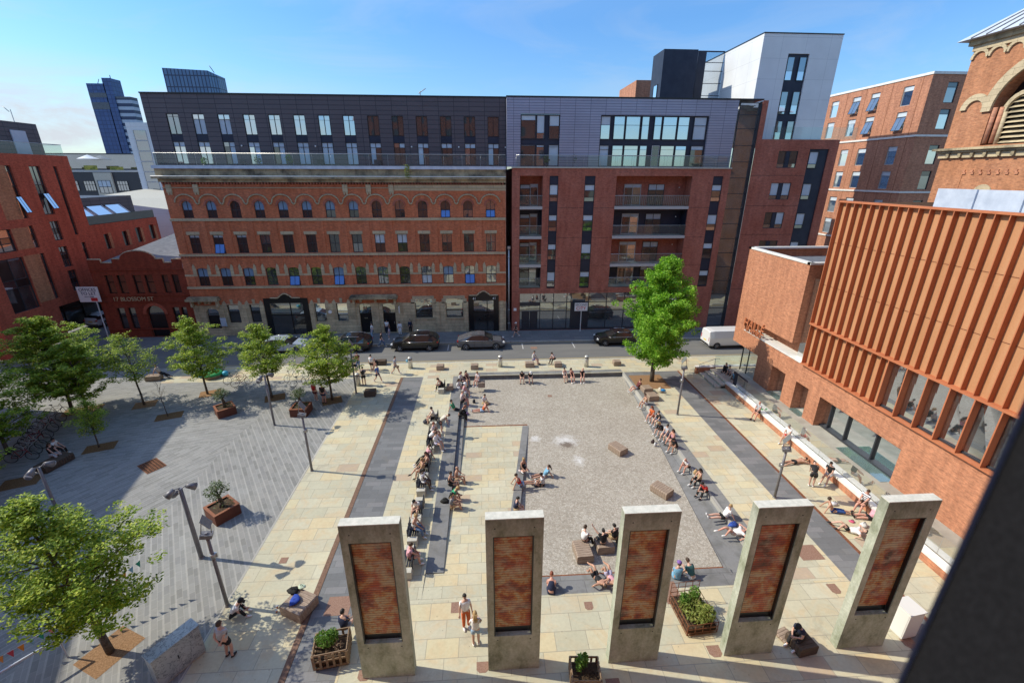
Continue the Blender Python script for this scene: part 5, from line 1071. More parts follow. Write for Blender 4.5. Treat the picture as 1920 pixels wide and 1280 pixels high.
def leaves(mb,pts,size,rng,flatn=.5,m=0):
    for p in pts:
        s=size*rng.uniform(.6,1.25); n=Vector((rng.gauss(0,1),rng.gauss(0,1),rng.gauss(0,1)*1+flatn*2)).normalized(); u=n.orthogonal().normalized(); v=n.cross(u); a=rng.uniform(0,6.28); u,v=u*math.cos(a)+v*math.sin(a),v*math.cos(a)-u*math.sin(a)
        P=Vector(p); mb.add([P-u*s,P-v*s*.42+n*s*.08,P+u*s,P+v*s*.42+n*s*.08],[(0,1,2,3)],m)
def blobpts(rng,c,r,n):
    out=[]
    while len(out)<n:
        p=Vector((rng.uniform(-1,1),rng.uniform(-1,1),rng.uniform(-1,1)))
        if .25<p.length<1: out.append((c[0]+p.x*r[0],c[1]+p.y*r[1],c[2]+p.z*r[2]))
    return out
def steel_planter(px,py,rz,lab,seed):
    x,y=gp(px,py); t=thing('planter',lab,'planter',(x,y,0),rz,'rusted steel planters with olive trees'); m=MB(); a=.62;h=.62
    m.box(-a,a,-a,-a+.05,0,h); m.box(-a,a,a-.05,a,0,h); m.box(-a,-a+.05,-a+.05,a-.05,0,h); m.box(a-.05,a,-a+.05,a-.05,0,h); m.build('steel_box',M['corten_dark'],t)
    m=MB(); m.box(-a-.02,a+.02,-a-.02,-a+.12,h,h+.02); m.box(-a-.02,a+.02,a-.12,a+.02,h,h+.02); m.box(-a-.02,-a+.12,-a+.12,a-.12,h,h+.02); m.box(a-.12,a+.02,-a+.12,a-.12,h,h+.02); m.build('rim',M['corten_rim'],t)
    MB().box(-a+.05,a-.05,-a+.05,a-.05,.3,.56).build('soil',M['soil'],t)
    rg=random.Random(seed); tr=thing('olive_tree','gnarled little olive tree growing in '+lab.split(' ',1)[1] if False else {1:'small olive tree in the planter that stands alone in the sun',2:'small olive tree in the planter beside the tree shadow',3:'small olive tree in the planter with a guitar case leaning on it'}[seed],'tree',(x,y,.5),rz,'olive trees in planters')
    m=MB(); m.tube((0,0,0),(.05,.02,.35),.13,.11,8); m.tube((.05,.02,.33),(-.02,.0,.75),.11,.09,8); br=[(-.3,.1,1.15),(.25,-.15,1.2),(.05,.3,1.25)]
    for b in br: m.tube((-.02,0,.72),b,.06,.025,6)
    m.build('trunk',M['timber_dark'],tr); m=MB(); pts=[]
    for b in br+[(0,0,1.35),(-.25,-.2,1.0)]: pts+=blobpts(rg,b,(.34,.34,.26),170)
    pts+=blobpts(rg,(.1,-.1,.3),(.5,.5,.12),60); leaves(m,pts,.055,rg); m.build('crown',M['leaf_olive'],tr)
steel_planter(420,965,R(52),'square rusted steel planter standing alone in the sunny setts',1); steel_planter(424,775,R(40),'square rusted steel planter beside the dappled tree shadow',2); steel_planter(566,774,R(0),'square rusted steel planter near the two people under the tree',3)
def crate(px,py,w,d,h,rz,lab,kind,xy=None):
    x,y=xy or gp(px,py); t=thing('crate_planter',lab,'planter',(x,y,0),rz,None); m=MB(); a,b=w/2,d/2; mt=M['crate'] if kind!='mesh' else M['rust']; r_=.03 if kind!='mesh' else .012
    z0=.08
    for z in ((z0,h*.55,h) if kind!='mesh' else (z0,h*.3,h*.6,h)):
        m.box(-a,a,-b-r_,-b,z-r_*1.3,z+r_*1.3); m.box(-a,a,b,b+r_,z-r_*1.3,z+r_*1.3); m.box(-a-r_,-a,-b,b,z-r_*1.3,z+r_*1.3); m.box(a,a+r_,-b,b,z-r_*1.3,z+r_*1.3)
    n=5 if kind!='mesh' else 4; w_=.04 if kind!='mesh' else .012
    for k in range(n+1):
        u=-a+2*a*k/n; m.box(u-w_,u+w_,-b-r_*2,-b-r_,z0,h); m.box(u-w_,u+w_,b+r_,b+r_*2,z0,h+(.0 if kind!='mesh' else .5)); v=-b+2*b*k/n; m.box(-a-r_*2,-a-r_,v-w_,v+w_,z0,h); m.box(a+r_,a+r_*2,v-w_,v+w_,z0,h)
    if kind=='mesh': m.box(-a,a,b,b+.012,h+.25,h+.27); m.box(-a,a,b,b+.012,h+.49,h+.51)
    m.build('slatted_sides' if kind!='mesh' else 'mesh_sides',mt,t); MB().box(-a+.03,a-.03,-b+.03,b-.03,.1,h*.62).build('soil',M['soil'],t)
    return t,x,y,a,b,h
rg=random.Random(5)
def plant_in(x,y,z,name,lab,pts,size,mat,stems=(),flatn=.5):
    o=thing(name,lab,'plant',(x,y,z)); m=MB(); leaves(m,[(p[0],p[1],p[2]) for p in pts],size,rg,flatn); m.build('leaves',M[mat],o)
    if stems:
        m=MB(); 
        for s in stems: m.tube((s[0]*.4,s[1]*.4,-.25),s,.012,.006,4)
        m.build('stems',M['crate'],o)
t,x,y,a,b,h=crate(622,1232,1.15,.85,.75,R(9),'wooden slatted crate planter on legs beside the first pillar','wood',xy=(-5.95,12.05))
plant_in(x-.12,y+.05,.75,'rosemary_bush','bright feathery green herb bush growing in the slatted wooden crate',blobpts(rg,(-.1,.05,.05),(.42,.3,.3),700)+blobpts(rg,(.15,.15,.1),(.22,.2,.3),300),.055,'leaf_herb',[(-.2,0,.2),(.1,.1,.3),(0,-.1,.15)],0)
plant_in(x+.3,y-.1,.7,'dried_plant','dry brown weeds at the corner of the slatted wooden crate',blobpts(rg,(0,0,0),(.2,.2,.18),70),.04,'crate',[(.1,0,.2),(-.1,.1,.25)])
t,x,y,a,b,h=crate(1300,1185,1.25,1.5,.6,R(4),'rusty wire mesh planter full of herbs between the third and fourth pillars','mesh',xy=(8.25,12.75))
plant_in(x,y,.5,'herb_patch','mixed yellow green herbs filling the rusty wire mesh planter',blobpts(rg,(0,0,.05),(.6,.75,.22),900)+blobpts(rg,(.35,-.4,.25),(.35,.3,.3),350),.075,'leaf_herb2',[(.3,.2,.4),(-.2,.4,.4),(.4,-.5,.4)],.3)
plant_in(x+.1,y+.45,.7,'fennel_plant','taller feathery green plant at the far end of the mesh planter',blobpts(rg,(.1,0,.1),(.25,.2,.35),350)+blobpts(rg,(-.35,-.15,0),(.2,.25,.25),220),.06,'leaf_herb',[(0,0,.4)],0)
t,x,y,a,b,h=crate(1098,1290,.95,.8,.7,R(-4),'dark wooden crate planter at the bottom edge between two pillars','wood',xy=(3.3,10.55))
plant_in(x-.2,y+.1,.6,'leafy_shrub','upright leafy green shrub in the dark crate at the bottom edge',blobpts(rg,(0,0,.3),(.16,.16,.4),160)+blobpts(rg,(.2,.1,.3),(.12,.12,.35),100),.085,'leaf_herb',[(0,0,.6),(.2,.1,.55)])
plant_in(x+.15,y-.15,.5,'dead_bedding','withered brown growth filling the dark crate',blobpts(rg,(0,0,0),(.3,.25,.12),160),.04,'soil')
# cabinets
def cabinet(x,y,w,d,h,rz,lab,mat):
    t=thing('utility_cabinet',lab,'cabinet',(x,y,0),rz); m=MB(); m.box(-w/2,w/2,-d/2,d/2,.06,h); m.build('body',M[mat],t,bevel=.015); m=MB(); m.box(-w/2-.03,w/2+.03,-d/2-.03,d/2+.03,h,h+.05); m.build('lid',M[mat],t); MB().box(-w/2+.03,w/2-.03,-d/2+.03,d/2-.03,0,.06).build('plinth',M['paleconc'],t)
    m=MB(); m.box(-w/2-.012,-w/2,-d/2+.04,d/2-.04,.12,h-.05); m.box(w/2,w/2+.012,-d/2+.04,-.01,.12,h-.05); m.box(w/2,w/2+.012,.01,d/2-.04,.12,h-.05); o=m.build('door',M[mat],t); m=MB(); m.box(w/2+.012,w/2+.035,-.06,-.03,h*.5,h*.62); m.build('handle',M['black'],o); return t
def tagged():
    m,nt,b=newmat('tagged_galvanised_cabinet'); p=posn(nt); n=noise(nt,p,3.2,5,.6,1.6); n2=noise(nt,p,1.2,3,.5)
    c=ramp(nt,n2,[(.3,(.36,.40,.42)),(.7,(.50,.53,.54))]); c=mixc(nt,ramp(nt,n,[(.5,(0,0,0)),(.53,(.8,)*3),(.56,(0,0,0))]),c,(.06,.07,.09)); L(nt,c,b.inputs['Base Color']); b.inputs['Roughness'].default_value=.45; b.inputs['Metallic'].default_value=.35; return m
M['tagged']=tagged()
cabinet(-11.45,12.0,.5,1.55,1.35,R(-32),'grey metal street cabinet covered in scribbled tags, at the bottom left','tagged')
cabinet(16.3,11.7,.7,.7,1.3,R(8),'pale grey street cabinet half hidden by the dark jamb','offwhite')
# bunting
st=MB(); A_=Vector((-18.3,10.9,1.15)); B_=Vector((-14.6,15.3,1.9)); bc=[(.6,.08,.12),(.75,.30,.05),(.25,.5,.7),(.03,.35,.25),(.7,.15,.25),(.8,.35,.1)]
bun=thing('bunting','string of pink, orange, blue and green triangular pennants at the bottom left','bunting',tuple(A_)); n=22
pp=[(B_-A_)*(k/n)+Vector((0,0,-.45*math.sin(math.pi*k/n))) for k in range(n+1)]; m=MB(); m.path(pp,.006,4); m.build('string',M['white'],bun)
for k in range(n):
    p=pp[k]; q=pp[k+1]; mid=(p+q)/2-Vector((.0,.0,.3)); m=MB(); e=(q-p)*.15; m.add([p+e,q-e,mid+Vector((.03,0,0))],[(0,1,2)]); c=bc[k%6]; key='pennant%d'%(k%6)
    if key not in M: M[key]=flat('pennant_cloth_%d'%(k%6),c,.8)
    m.build('pennant',M[key],bun)
m=MB(); m.tube((-17.2,11.0,1.0),(-15.9,12.6,1.0),.05,n=6); m.tube((-17.2,11.0,0),(-17.2,11.0,1.0),.03); m.tube((-15.9,12.6,0),(-15.9,12.6,1.0),.03); prop(m.build('barrier_rail',M['lead']),'pale blue grey tubular barrier below the bunting','barrier')
# signs
def board(name,lab,x,y,z,w,h,post_x,lines,group=None):
    t=thing(name,lab,'sign',(x,y,0)); m=MB(); m.box(-w/2,w/2,-.02,.02,z-h/2,z+h/2); m.build('board',M['white'],t); m=MB(); m.box(post_x-.04,post_x+.04,.02,.1,0,z+h/2); m.build('post',M['offwhite'],t)
    for s,sz,dx,dz,mat in lines: q=text('lettering',s,sz,tm_y(dx,-.03,z+dz),mat,.008,t)
    return t
M['ink']=flat('dark_blue_ink',(.02,.03,.09),.6); M['redink']=flat('red_ink',(.6,.03,.03),.6)
t=board('letting_sign','white OFFICES TO LET board on a post at the corner of the side street',-42.0,48.9,5.05,2.15,1.65,.5,[('OFFICES',.46,0,.5,M['ink']),('TO LET',.46,0,.08,M['ink']),('01612 345000',.16,0,-.26,M['ink'])])
for c in list(t.children):
    if c.name.startswith('lettering') and len(c.data.vertices)>0 and c.matrix_basis is None: pass
m=MB(); m.box(.1,.75,-.04,-.022,4.32,4.68); m.build('red_logo_panel',M['redink'],t)
board('shop_sign','white sign on a post reading SECOND CITY in navy and red before the shopfront',11.0,48.6,2.95,1.5,.95,.05,[('SECOND',.34,0,.24,M['ink']),('CITY',.52,0,-.18,M['redink'])])
m=MB(); m.tube((0,0,1.15),(0,-.02,1.15),.25,n=16); pl_=m
t=thing('wall_sign','small white round sign on the stone wall between two windows','sign',(-17.3,49.15,2.35)); MB().tube((0,0,.3),(0,-.06,.3),.2,n=16).build('disc',M['white'],t)
t=thing('hanging_sign','oval black and white projecting sign beside the canopy','sign',(-9.6,49.0,2.6)); MB().obox((0,-.1,.3),(.06,.4,.8)).build('panel',M['white'],t); MB().tube((0,.1,.72),(0,-.3,.72),.02).build('bracket',M['black'],t)
t=thing('notice_board','white notice panel on the stone wall by the left doorway','sign',(-30.9+1.9,49.1,1.2)); MB().box(-.3,.3,-.03,.03,0,.95).build('panel',M['blind'],t)
t=thing('house_number','gilt letters on the black door under the canopy','sign',(-13.5,49.2,0)); q=text('lettering','M',.55,tm_y(0,.16,2.9),M['corten_fin'],.02,t); q=text('lettering','BAR',.2,tm_y(0,.30,1.75),M['gilt'],.02,t)
t=thing('gate_number','small white 41 painted over the black gate','sign',(-.12,49.2,0)); text('lettering','41',.4,tm_y(-1.05,-.1,3.95),M['white'],.01,t); text('lettering','41',.4,tm_y(1.2,-.1,3.95),M['white'],.01,t)
for (px,py,z,c,s,lab) in ((553,1125,.55,(.02,.06,.35),(.2,.28,.1),'blue jacket thrown over the timber block'),(550,1108,.5,(.012,.012,.012),(.25,.2,.14),'black rucksack on the far end of the timber block'),(566,1100,.55,(.5,.6,.45),(.17,.13,.08),'pale printed tote bag on the timber block'),(1237,735,0,(.55,.50,.40),(.16,.2,.45),'pale tote bag leaning on the timber blocks under the big tree'),(1243,733,.3,(.02,.25,.6),(.2,.08,.2),'blue towel over the pale tote bag by the big tree'),(1304,888,0,(.5,.33,.16),(.14,.12,.32),'tan paper bag standing on the east steps'),(1374,984,0,(.03,.08,.35),(.3,.17,.14),'blue rucksack between the two sunbathers on the east side'),(1228,836,D,(.6,.6,.6),(.1,.1,.3),'white carrier bag on the cobbles by the group of six'),(1224,830,D,(.05,.03,.03),(.14,.12,.25),'dark brown handbag on the cobbles by the group of six'),(834,940,0,(.012,.012,.014),(.24,.2,.18),'black round bag on the slate by the person in green'),(799,792,0,(.05,.055,.07),(.22,.25,.25),'grey rucksack on the ground at the left of the benches'),(889,755,D,(.02,.02,.03),(.13,.13,.3),'dark upright bag on the cobbles near the rill'),(872,745,D,(.3,.6,.5),(.12,.12,.14),'mint green bag among the group at the rill'),(875,776,D,(.25,.12,.5),(.17,.14,.17),'purple bag beside the person in black by the rill'),(1563,946,0,(.6,.6,.62),(.2,.14,.18),'white bag on the flags behind the person in the blue skirt'),(1619,986,0,(.55,.55,.52),(.2,.16,.2),'white plastic bag on the flags by the fifth pillar'),(1597,978,0,(.6,.1,.2),(.14,.1,.1),'pink pouch on the flags by the fifth pillar'),(578,772,0,(.28,.10,.04),(.2,.12,.4),'brown guitar body leaning on a rusted planter'),(838,900,.0,(.5,.5,.45),(.05,.05,.05),'crumpled paper by the bench on the sandstone'),(976,883,-.1,(.6,.5,.5),(.13,.13,.12),'pink and white bag on the ramp edge'),(996,905,-.3,(.5,.5,.42),(.16,.14,.2),'beige bag among the picnickers at the ramp edge'),(1428,768,.58,(.1,.5,.15),(.09,.06,.09),'small green pouch on the white wall coping')):
    x,y=gp(px,py,z); key='bag_%.2f_%.2f_%.2f'%c
    if key not in M: M[key]=noisy('cloth_'+key[4:].replace('.',''),tuple(k*.75 for k in c),tuple(min(1,k*1.2) for k in c),12,.8)
    nm='bag' if 'bag' in lab or 'ruck' in lab or 'pouch' in lab else ('towel' if 'towel' in lab else 'jacket' if 'jacket' in lab else 'guitar' if 'guitar' in lab else 'litter')
    t=thing(nm,lab,nm,(x,y,z),rg.uniform(-.5,.5)); m=MB(); n=9; prof=[(0,.0),(.85,.02),(1,.25),(.95,.6),(.7,.88),(.35,1),(0,1.0)]
    vs=[];k=len(prof)
    for i in range(n):
        a=2*math.pi*i/n; wv=1+.14*math.sin(3*a+s[0]*40)
        for r_,z_ in prof: vs.append((s[0]*r_*math.cos(a)*wv,s[1]*r_*math.sin(a)*wv,s[2]*z_*(1+.08*math.sin(2*a))))
    m.add(vs,[(i*k+q,((i+1)%n)*k+q,((i+1)%n)*k+q+1,i*k+q+1) for i in range(n) for q in range(k-1)],0,True); m.build('bag_body' if nm=='bag' else 'cloth',M[key],t)
    if nm=='bag': m=MB(); m.path([(s[0]*.4*math.cos(math.pi*q/6),0,s[2]*.95+s[0]*.5*math.sin(math.pi*q/6)) for q in range(7)],.012,4); m.build('strap',M['black'],t)
for px,py in ((520,1139),(519,1147)):
    x,y=gp(px,py); t=thing('paper_cup',['brown and white paper cup standing further from the pillar','brown and white paper cup nearer the bottom of the pair'][py==1147],'cup',(x,y,0)); MB().lathe([(0,0),(.03,0),(.042,.11),(0,.11)],n=10).build('cup',M['corten_fin'],t); MB().lathe([(.044,.1),(.044,.125),(0,.13)],n=10).build('lid',M['white'],t)
# green market rug spread on a timber seat
x,y=gp(400,706); t=thing('market_stall','green cloth heaped with blue bags on a timber seat near the kerb','stall',(x,y,0)); MB().lathe([(0,0),(.75,0),(.7,.45),(0,.45)],n=14).build('seat',M['timber'],t)
m=MB(); m.lathe([(0,.5),(.7,.49),(.82,.40),(.85,.3)],n=14); m.build('green_cloth',flat('green_cloth',(.03,.35,.10),.7),t); m=MB(); m.ball((1.05,.1,.25),(.3,.25,.25)); m.build('blue_bag',flat('turquoise_bag',(.03,.35,.55),.5),t); m=MB(); m.ball((-.95,-.1,.2),(.3,.25,.22)); m.build('blue_bag',flat('turquoise_bag',(.03,.35,.55),.5),t)
# ================================================================ TREES
M['leaf_maple']=leafmat('hornbeam_leaves',(.06,.12,.012),(.23,.35,.032),(.58,.62,.09),.36)
M['leaf_bright']=leafmat('bright_lime_leaves',(.06,.16,.012),(.18,.40,.03),(.42,.64,.10),.38)
M['bark']=noisy('grey_brown_bark',(.06,.05,.04),(.14,.12,.095),14,.9,bmp=.4)
def leafquads(mb,c,r,n,size,rng,tilt=.5,shape='layer'):
    for _ in range(n):
        while True:
            p=Vector((rng.uniform(-1,1),rng.uniform(-1,1),rng.uniform(-1,1)))
            if p.length<1: break
        q=Vector(c)+Vector((p.x*r[0],p.y*r[1],p.z*r[2])); s=size*rng.uniform(.55,1.3)
        n_=Vector((rng.gauss(0,tilt),rng.gauss(0,tilt),1)).normalized() if shape=='layer' else Vector((rng.gauss(0,1),rng.gauss(0,1),rng.gauss(.5,1))).normalized()
        u=n_.orthogonal().normalized(); v=n_.cross(u); a=rng.uniform(0,6.28); u,v=u*math.cos(a)+v*math.sin(a),v*math.cos(a)-u*math.sin(a); d=Vector((0,0,-s*.25))
        mb.add([q-u*s,q-v*s*.5,q+u*s+d,q+v*s*.5],[(0,1,2,3)])
def tree(name,label,x,y,h,low,rad,seed,mat,lean=(0,0),n_br=34,dens=1.0,shape='spread',leaf=.085,group='trees on the plaza',trunk_r=.1,off=(0,0)):
    rng=random.Random(seed); t=thing(name,label,'tree',(x,y,0),0,group); tk=MB(); cr=MB()
    top=Vector((lean[0],lean[1],h*.93)); k=6; spine=[Vector((lean[0]*(i/k)**1.5+rng.gauss(0,.03),lean[1]*(i/k)**1.5+rng.gauss(0,.03),h*.93*i/k)) for i in range(k+1)]
    for i in range(k): tk.tube(spine[i],spine[i+1],trunk_r*(1-i/k*.85),trunk_r*(1-(i+1)/k*.85),8)
    def at(z):
        f=min(max(z/(h*.93),0),.999)*k; i=int(f); return spine[i].lerp(spine[i+1],f-i)
    for b in range(n_br):
        f=(b+rng.random())/n_br; z=low+(h-low)*f*.96
        if shape=='spread': prof=(math.sin(math.pi*min(1,(f*.80+.16)))**.75)*(1.0 if f<.5 else 1.05-(f-.5)*1.15)
        elif shape=='cone': prof=(math.sin(math.pi*min(1,f*.86+.10))**.8)*(1-.25*f)
        else: prof=1
        R_=rad*max(.16,prof)*rng.uniform(.60,1.16); a=b*2.4+rng.uniform(-.4,.4); s0=at(max(low*.75,z-R_*.35-.25)); tip=Vector((s0.x+off[0]*f+R_*math.cos(a),s0.y+off[1]*f+R_*math.sin(a),z+R_*.16))
        tk.tube(s0,s0.lerp(tip,.55)+Vector((0,0,-.04)),.035*rad/2.2,.018,5); tk.tube(s0.lerp(tip,.55)+Vector((0,0,-.04)),tip,.018,.007,4)
        m=int(5+R_*4.5)
        for q in range(m):
            u=.30+.72*(q+rng.random())/m; c=s0.lerp(tip,u)+Vector((rng.gauss(0,.16*R_),rng.gauss(0,.16*R_),rng.gauss(0.02,.09)))
            if shape=='spread': leafquads(cr,c,(.34,.34,.13),int(34*dens),leaf,rng,.38)
            else: leafquads(cr,c,(.36,.36,.30),int(34*dens),leaf,rng,.9,'ball')
    tk.build('trunk',M['bark'],t); cr.build('crown',M[mat],t); return t
P_=gp
x,y=P_(1222,715); tree('linden_tree','tall bright green broad tree at the corner of the cobbled basin',x,y,11.2,2.0,3.3,3,'leaf_bright',(0,0),72,1.5,'cone',.095,'trees on the plaza',.2,off=(.25,0))
tree('hornbeam_tree','large leafy green tree leaning over a bark bed at the bottom left',-14.46,12.7,7.0,2.1,2.45,4,'leaf_maple',(-1.3,.35),44,1.3,'spread',.07,trunk_r=.14); pit(-14.5,12.75,1.4,1.65,R(-25))
tree('hornbeam_tree','small pale green tree with a slender trunk next to a bare sapling',-26.93,33.02,6.0,2.4,1.9,5,'leaf_maple',(-.5,.2),26,.6,'spread',.07,trunk_r=.08); pit(-26.9,33,1.5,1.25,R(22))
tree('hornbeam_tree','dense green tree behind the rusted planter nearest the side street',-23.04,34.64,6.6,2.0,2.4,6,'leaf_maple',(-.5,.2),36,1.0,'spread',.08,trunk_r=.09); pit(-22.9,34.7,1.5,1.25,R(22))
tree('hornbeam_tree','green tree standing over parked bicycles, left of the yellower one',-17.46,33.65,6.4,2.4,2.25,7,'leaf_maple',(-.2,.1),34,.95,'spread',.08,trunk_r=.1); pit(-17.2,33.6,1.5,1.25,R(22),True)
tree('hornbeam_tree','yellow green tree shading the two people beside the sandstone walk',-12.46,32.9,6.4,1.9,2.25,8,'leaf_maple',(.0,.1),36,1.1,'spread',.08,trunk_r=.1); pit(-12.4,32.8,1.5,1.25,R(22),True)
tree('hornbeam_tree','wide dark green tree behind the bicycle racks at the left',-31.49,32.02,7.7,1.9,3.4,9,'leaf_maple',(-.8,.4),56,1.2,'spread',.09,trunk_r=.13); pit(-31.0,32.3,2.4,1.3,R(22))
tree('hornbeam_tree','dark green tree crowding the wide one, rooted just nearer the camera',-29.3,30.9,6.2,2.0,2.3,19,'leaf_maple',(-.2,.2),30,1.0,'spread',.085,trunk_r=.1)
tree('hornbeam_tree','small bushy tree in a dark bark bed in deep shade',-25.76,27.04,3.6,1.4,1.05,10,'leaf_maple',(-.1,.1),16,1.0,'spread',.06,trunk_r=.05); pit(-25.7,27.0,1.7,1.1,R(22),True)
tree('hornbeam_tree','dark tree cut by the left edge above the pair sitting in the shade',-31.0,26.6,6.6,1.6,2.6,12,'leaf_maple',(-.2,.0),36,1.1,'spread',.085,trunk_r=.12)
tree('hornbeam_tree','sunlit green tree at the left edge, lower than the dark one behind it',-28.6,22.6,5.4,1.2,1.9,13,'leaf_maple',(-.2,.0),28,1.1,'spread',.08,trunk_r=.1)
pit(-27.5,23.5,1.8,1.2,R(22),True)
x,y=P_(315,780); t=thing('bare_sapling','thin leafless young tree in a dark bark bed','tree',(x,y,0)); m=MB(); m.tube((0,0,0),(-.15,.05,1.4),.035,.02,6); rgs=random.Random(3)
for k in range(14): z=1.0+k*.12; a=rgs.uniform(0,6.28); m.tube((-.1,.04,z),(-.15+.45*math.cos(a),.05+.45*math.sin(a),z+.8),.012,.004,4)
m.build('trunk',M['bark'],t); pit(x+.1,y,1.7,1.1,R(22),True)
m=MB(); lw=random.Random(2); o=thing('creeper','wisp of pale green plant hanging over the sooty cornice','plant',(-7.55,49.0,16.7)); leaves(m,[(lw.gauss(0,.16),-.35,lw.uniform(0,1.3)) for _ in range(150)],.09,lw); m.build('leaves',M['leaf_herb2'],o)
# terrace pots and furniture
def pot(x,y,z,lab,s=1,mat='leaf_herb'):
    o=thing('potted_plant',lab,'plant',(x,y,z)); MB().lathe([(0,0),(.16*s,0),(.22*s,.4*s),(0,.38*s)],n=12).build('pot',M['frame'],o); m=MB(); leaves(m,blobpts(lw,(0,0,.75*s),(.35*s,.35*s,.42*s),150),.09,lw); m.build('foliage',M[mat],o)
pot(9.6,49.7,17.84,'green shrub in a black pot on the metal clad terrace',1.2); pot(6.7,49.6,17.84,'small round plant by the first terrace doors of the metal clad storey'); pot(-27.7,49.9,17.6,'spiky plant on the zinc penthouse terrace at its left end',.9); pot(-22.5,49.9,17.6,'dark bushy plant on the zinc penthouse terrace'); pot(-19.4,49.9,17.6,'trailing plant on the zinc penthouse terrace by the folded parasol',1.2)
def tset(x,y,z,lab,c='frame'):
    o=thing('garden_chair',lab,'chair',(x,y,z)); MB().box(-.3,.3,-.3,.3,.38,.46).build('seat',M[c],o); MB().box(-.3,.3,.26,.32,.46,.9).build('backrest',M[c],o)
    for a in (-.26,.26):
        for b in (-.26,.26): MB().box(a-.02,a+.02,b-.02,b+.02,0,.38).build('leg',M[c],o)
tset(4.1,50,17.84,'black armchair on the metal clad terrace, left one of the pair'); tset(5.2,50,17.84,'black armchair on the metal clad terrace, right one of the pair'); tset(7.9+.9,50,17.84,'small dark chair between two terrace windows'); tset(13.6,50,17.84,'brown chair at the left end of the long terrace window'); tset(-10.8,50,17.6,'dark chair on the zinc terrace above the trailing weed'); tset(-24.2,50,17.6,'dark chair on the zinc penthouse terrace, leftmost',); tset(-16.5,50,17.6,'low dark lounger chair in the middle of the zinc terrace')
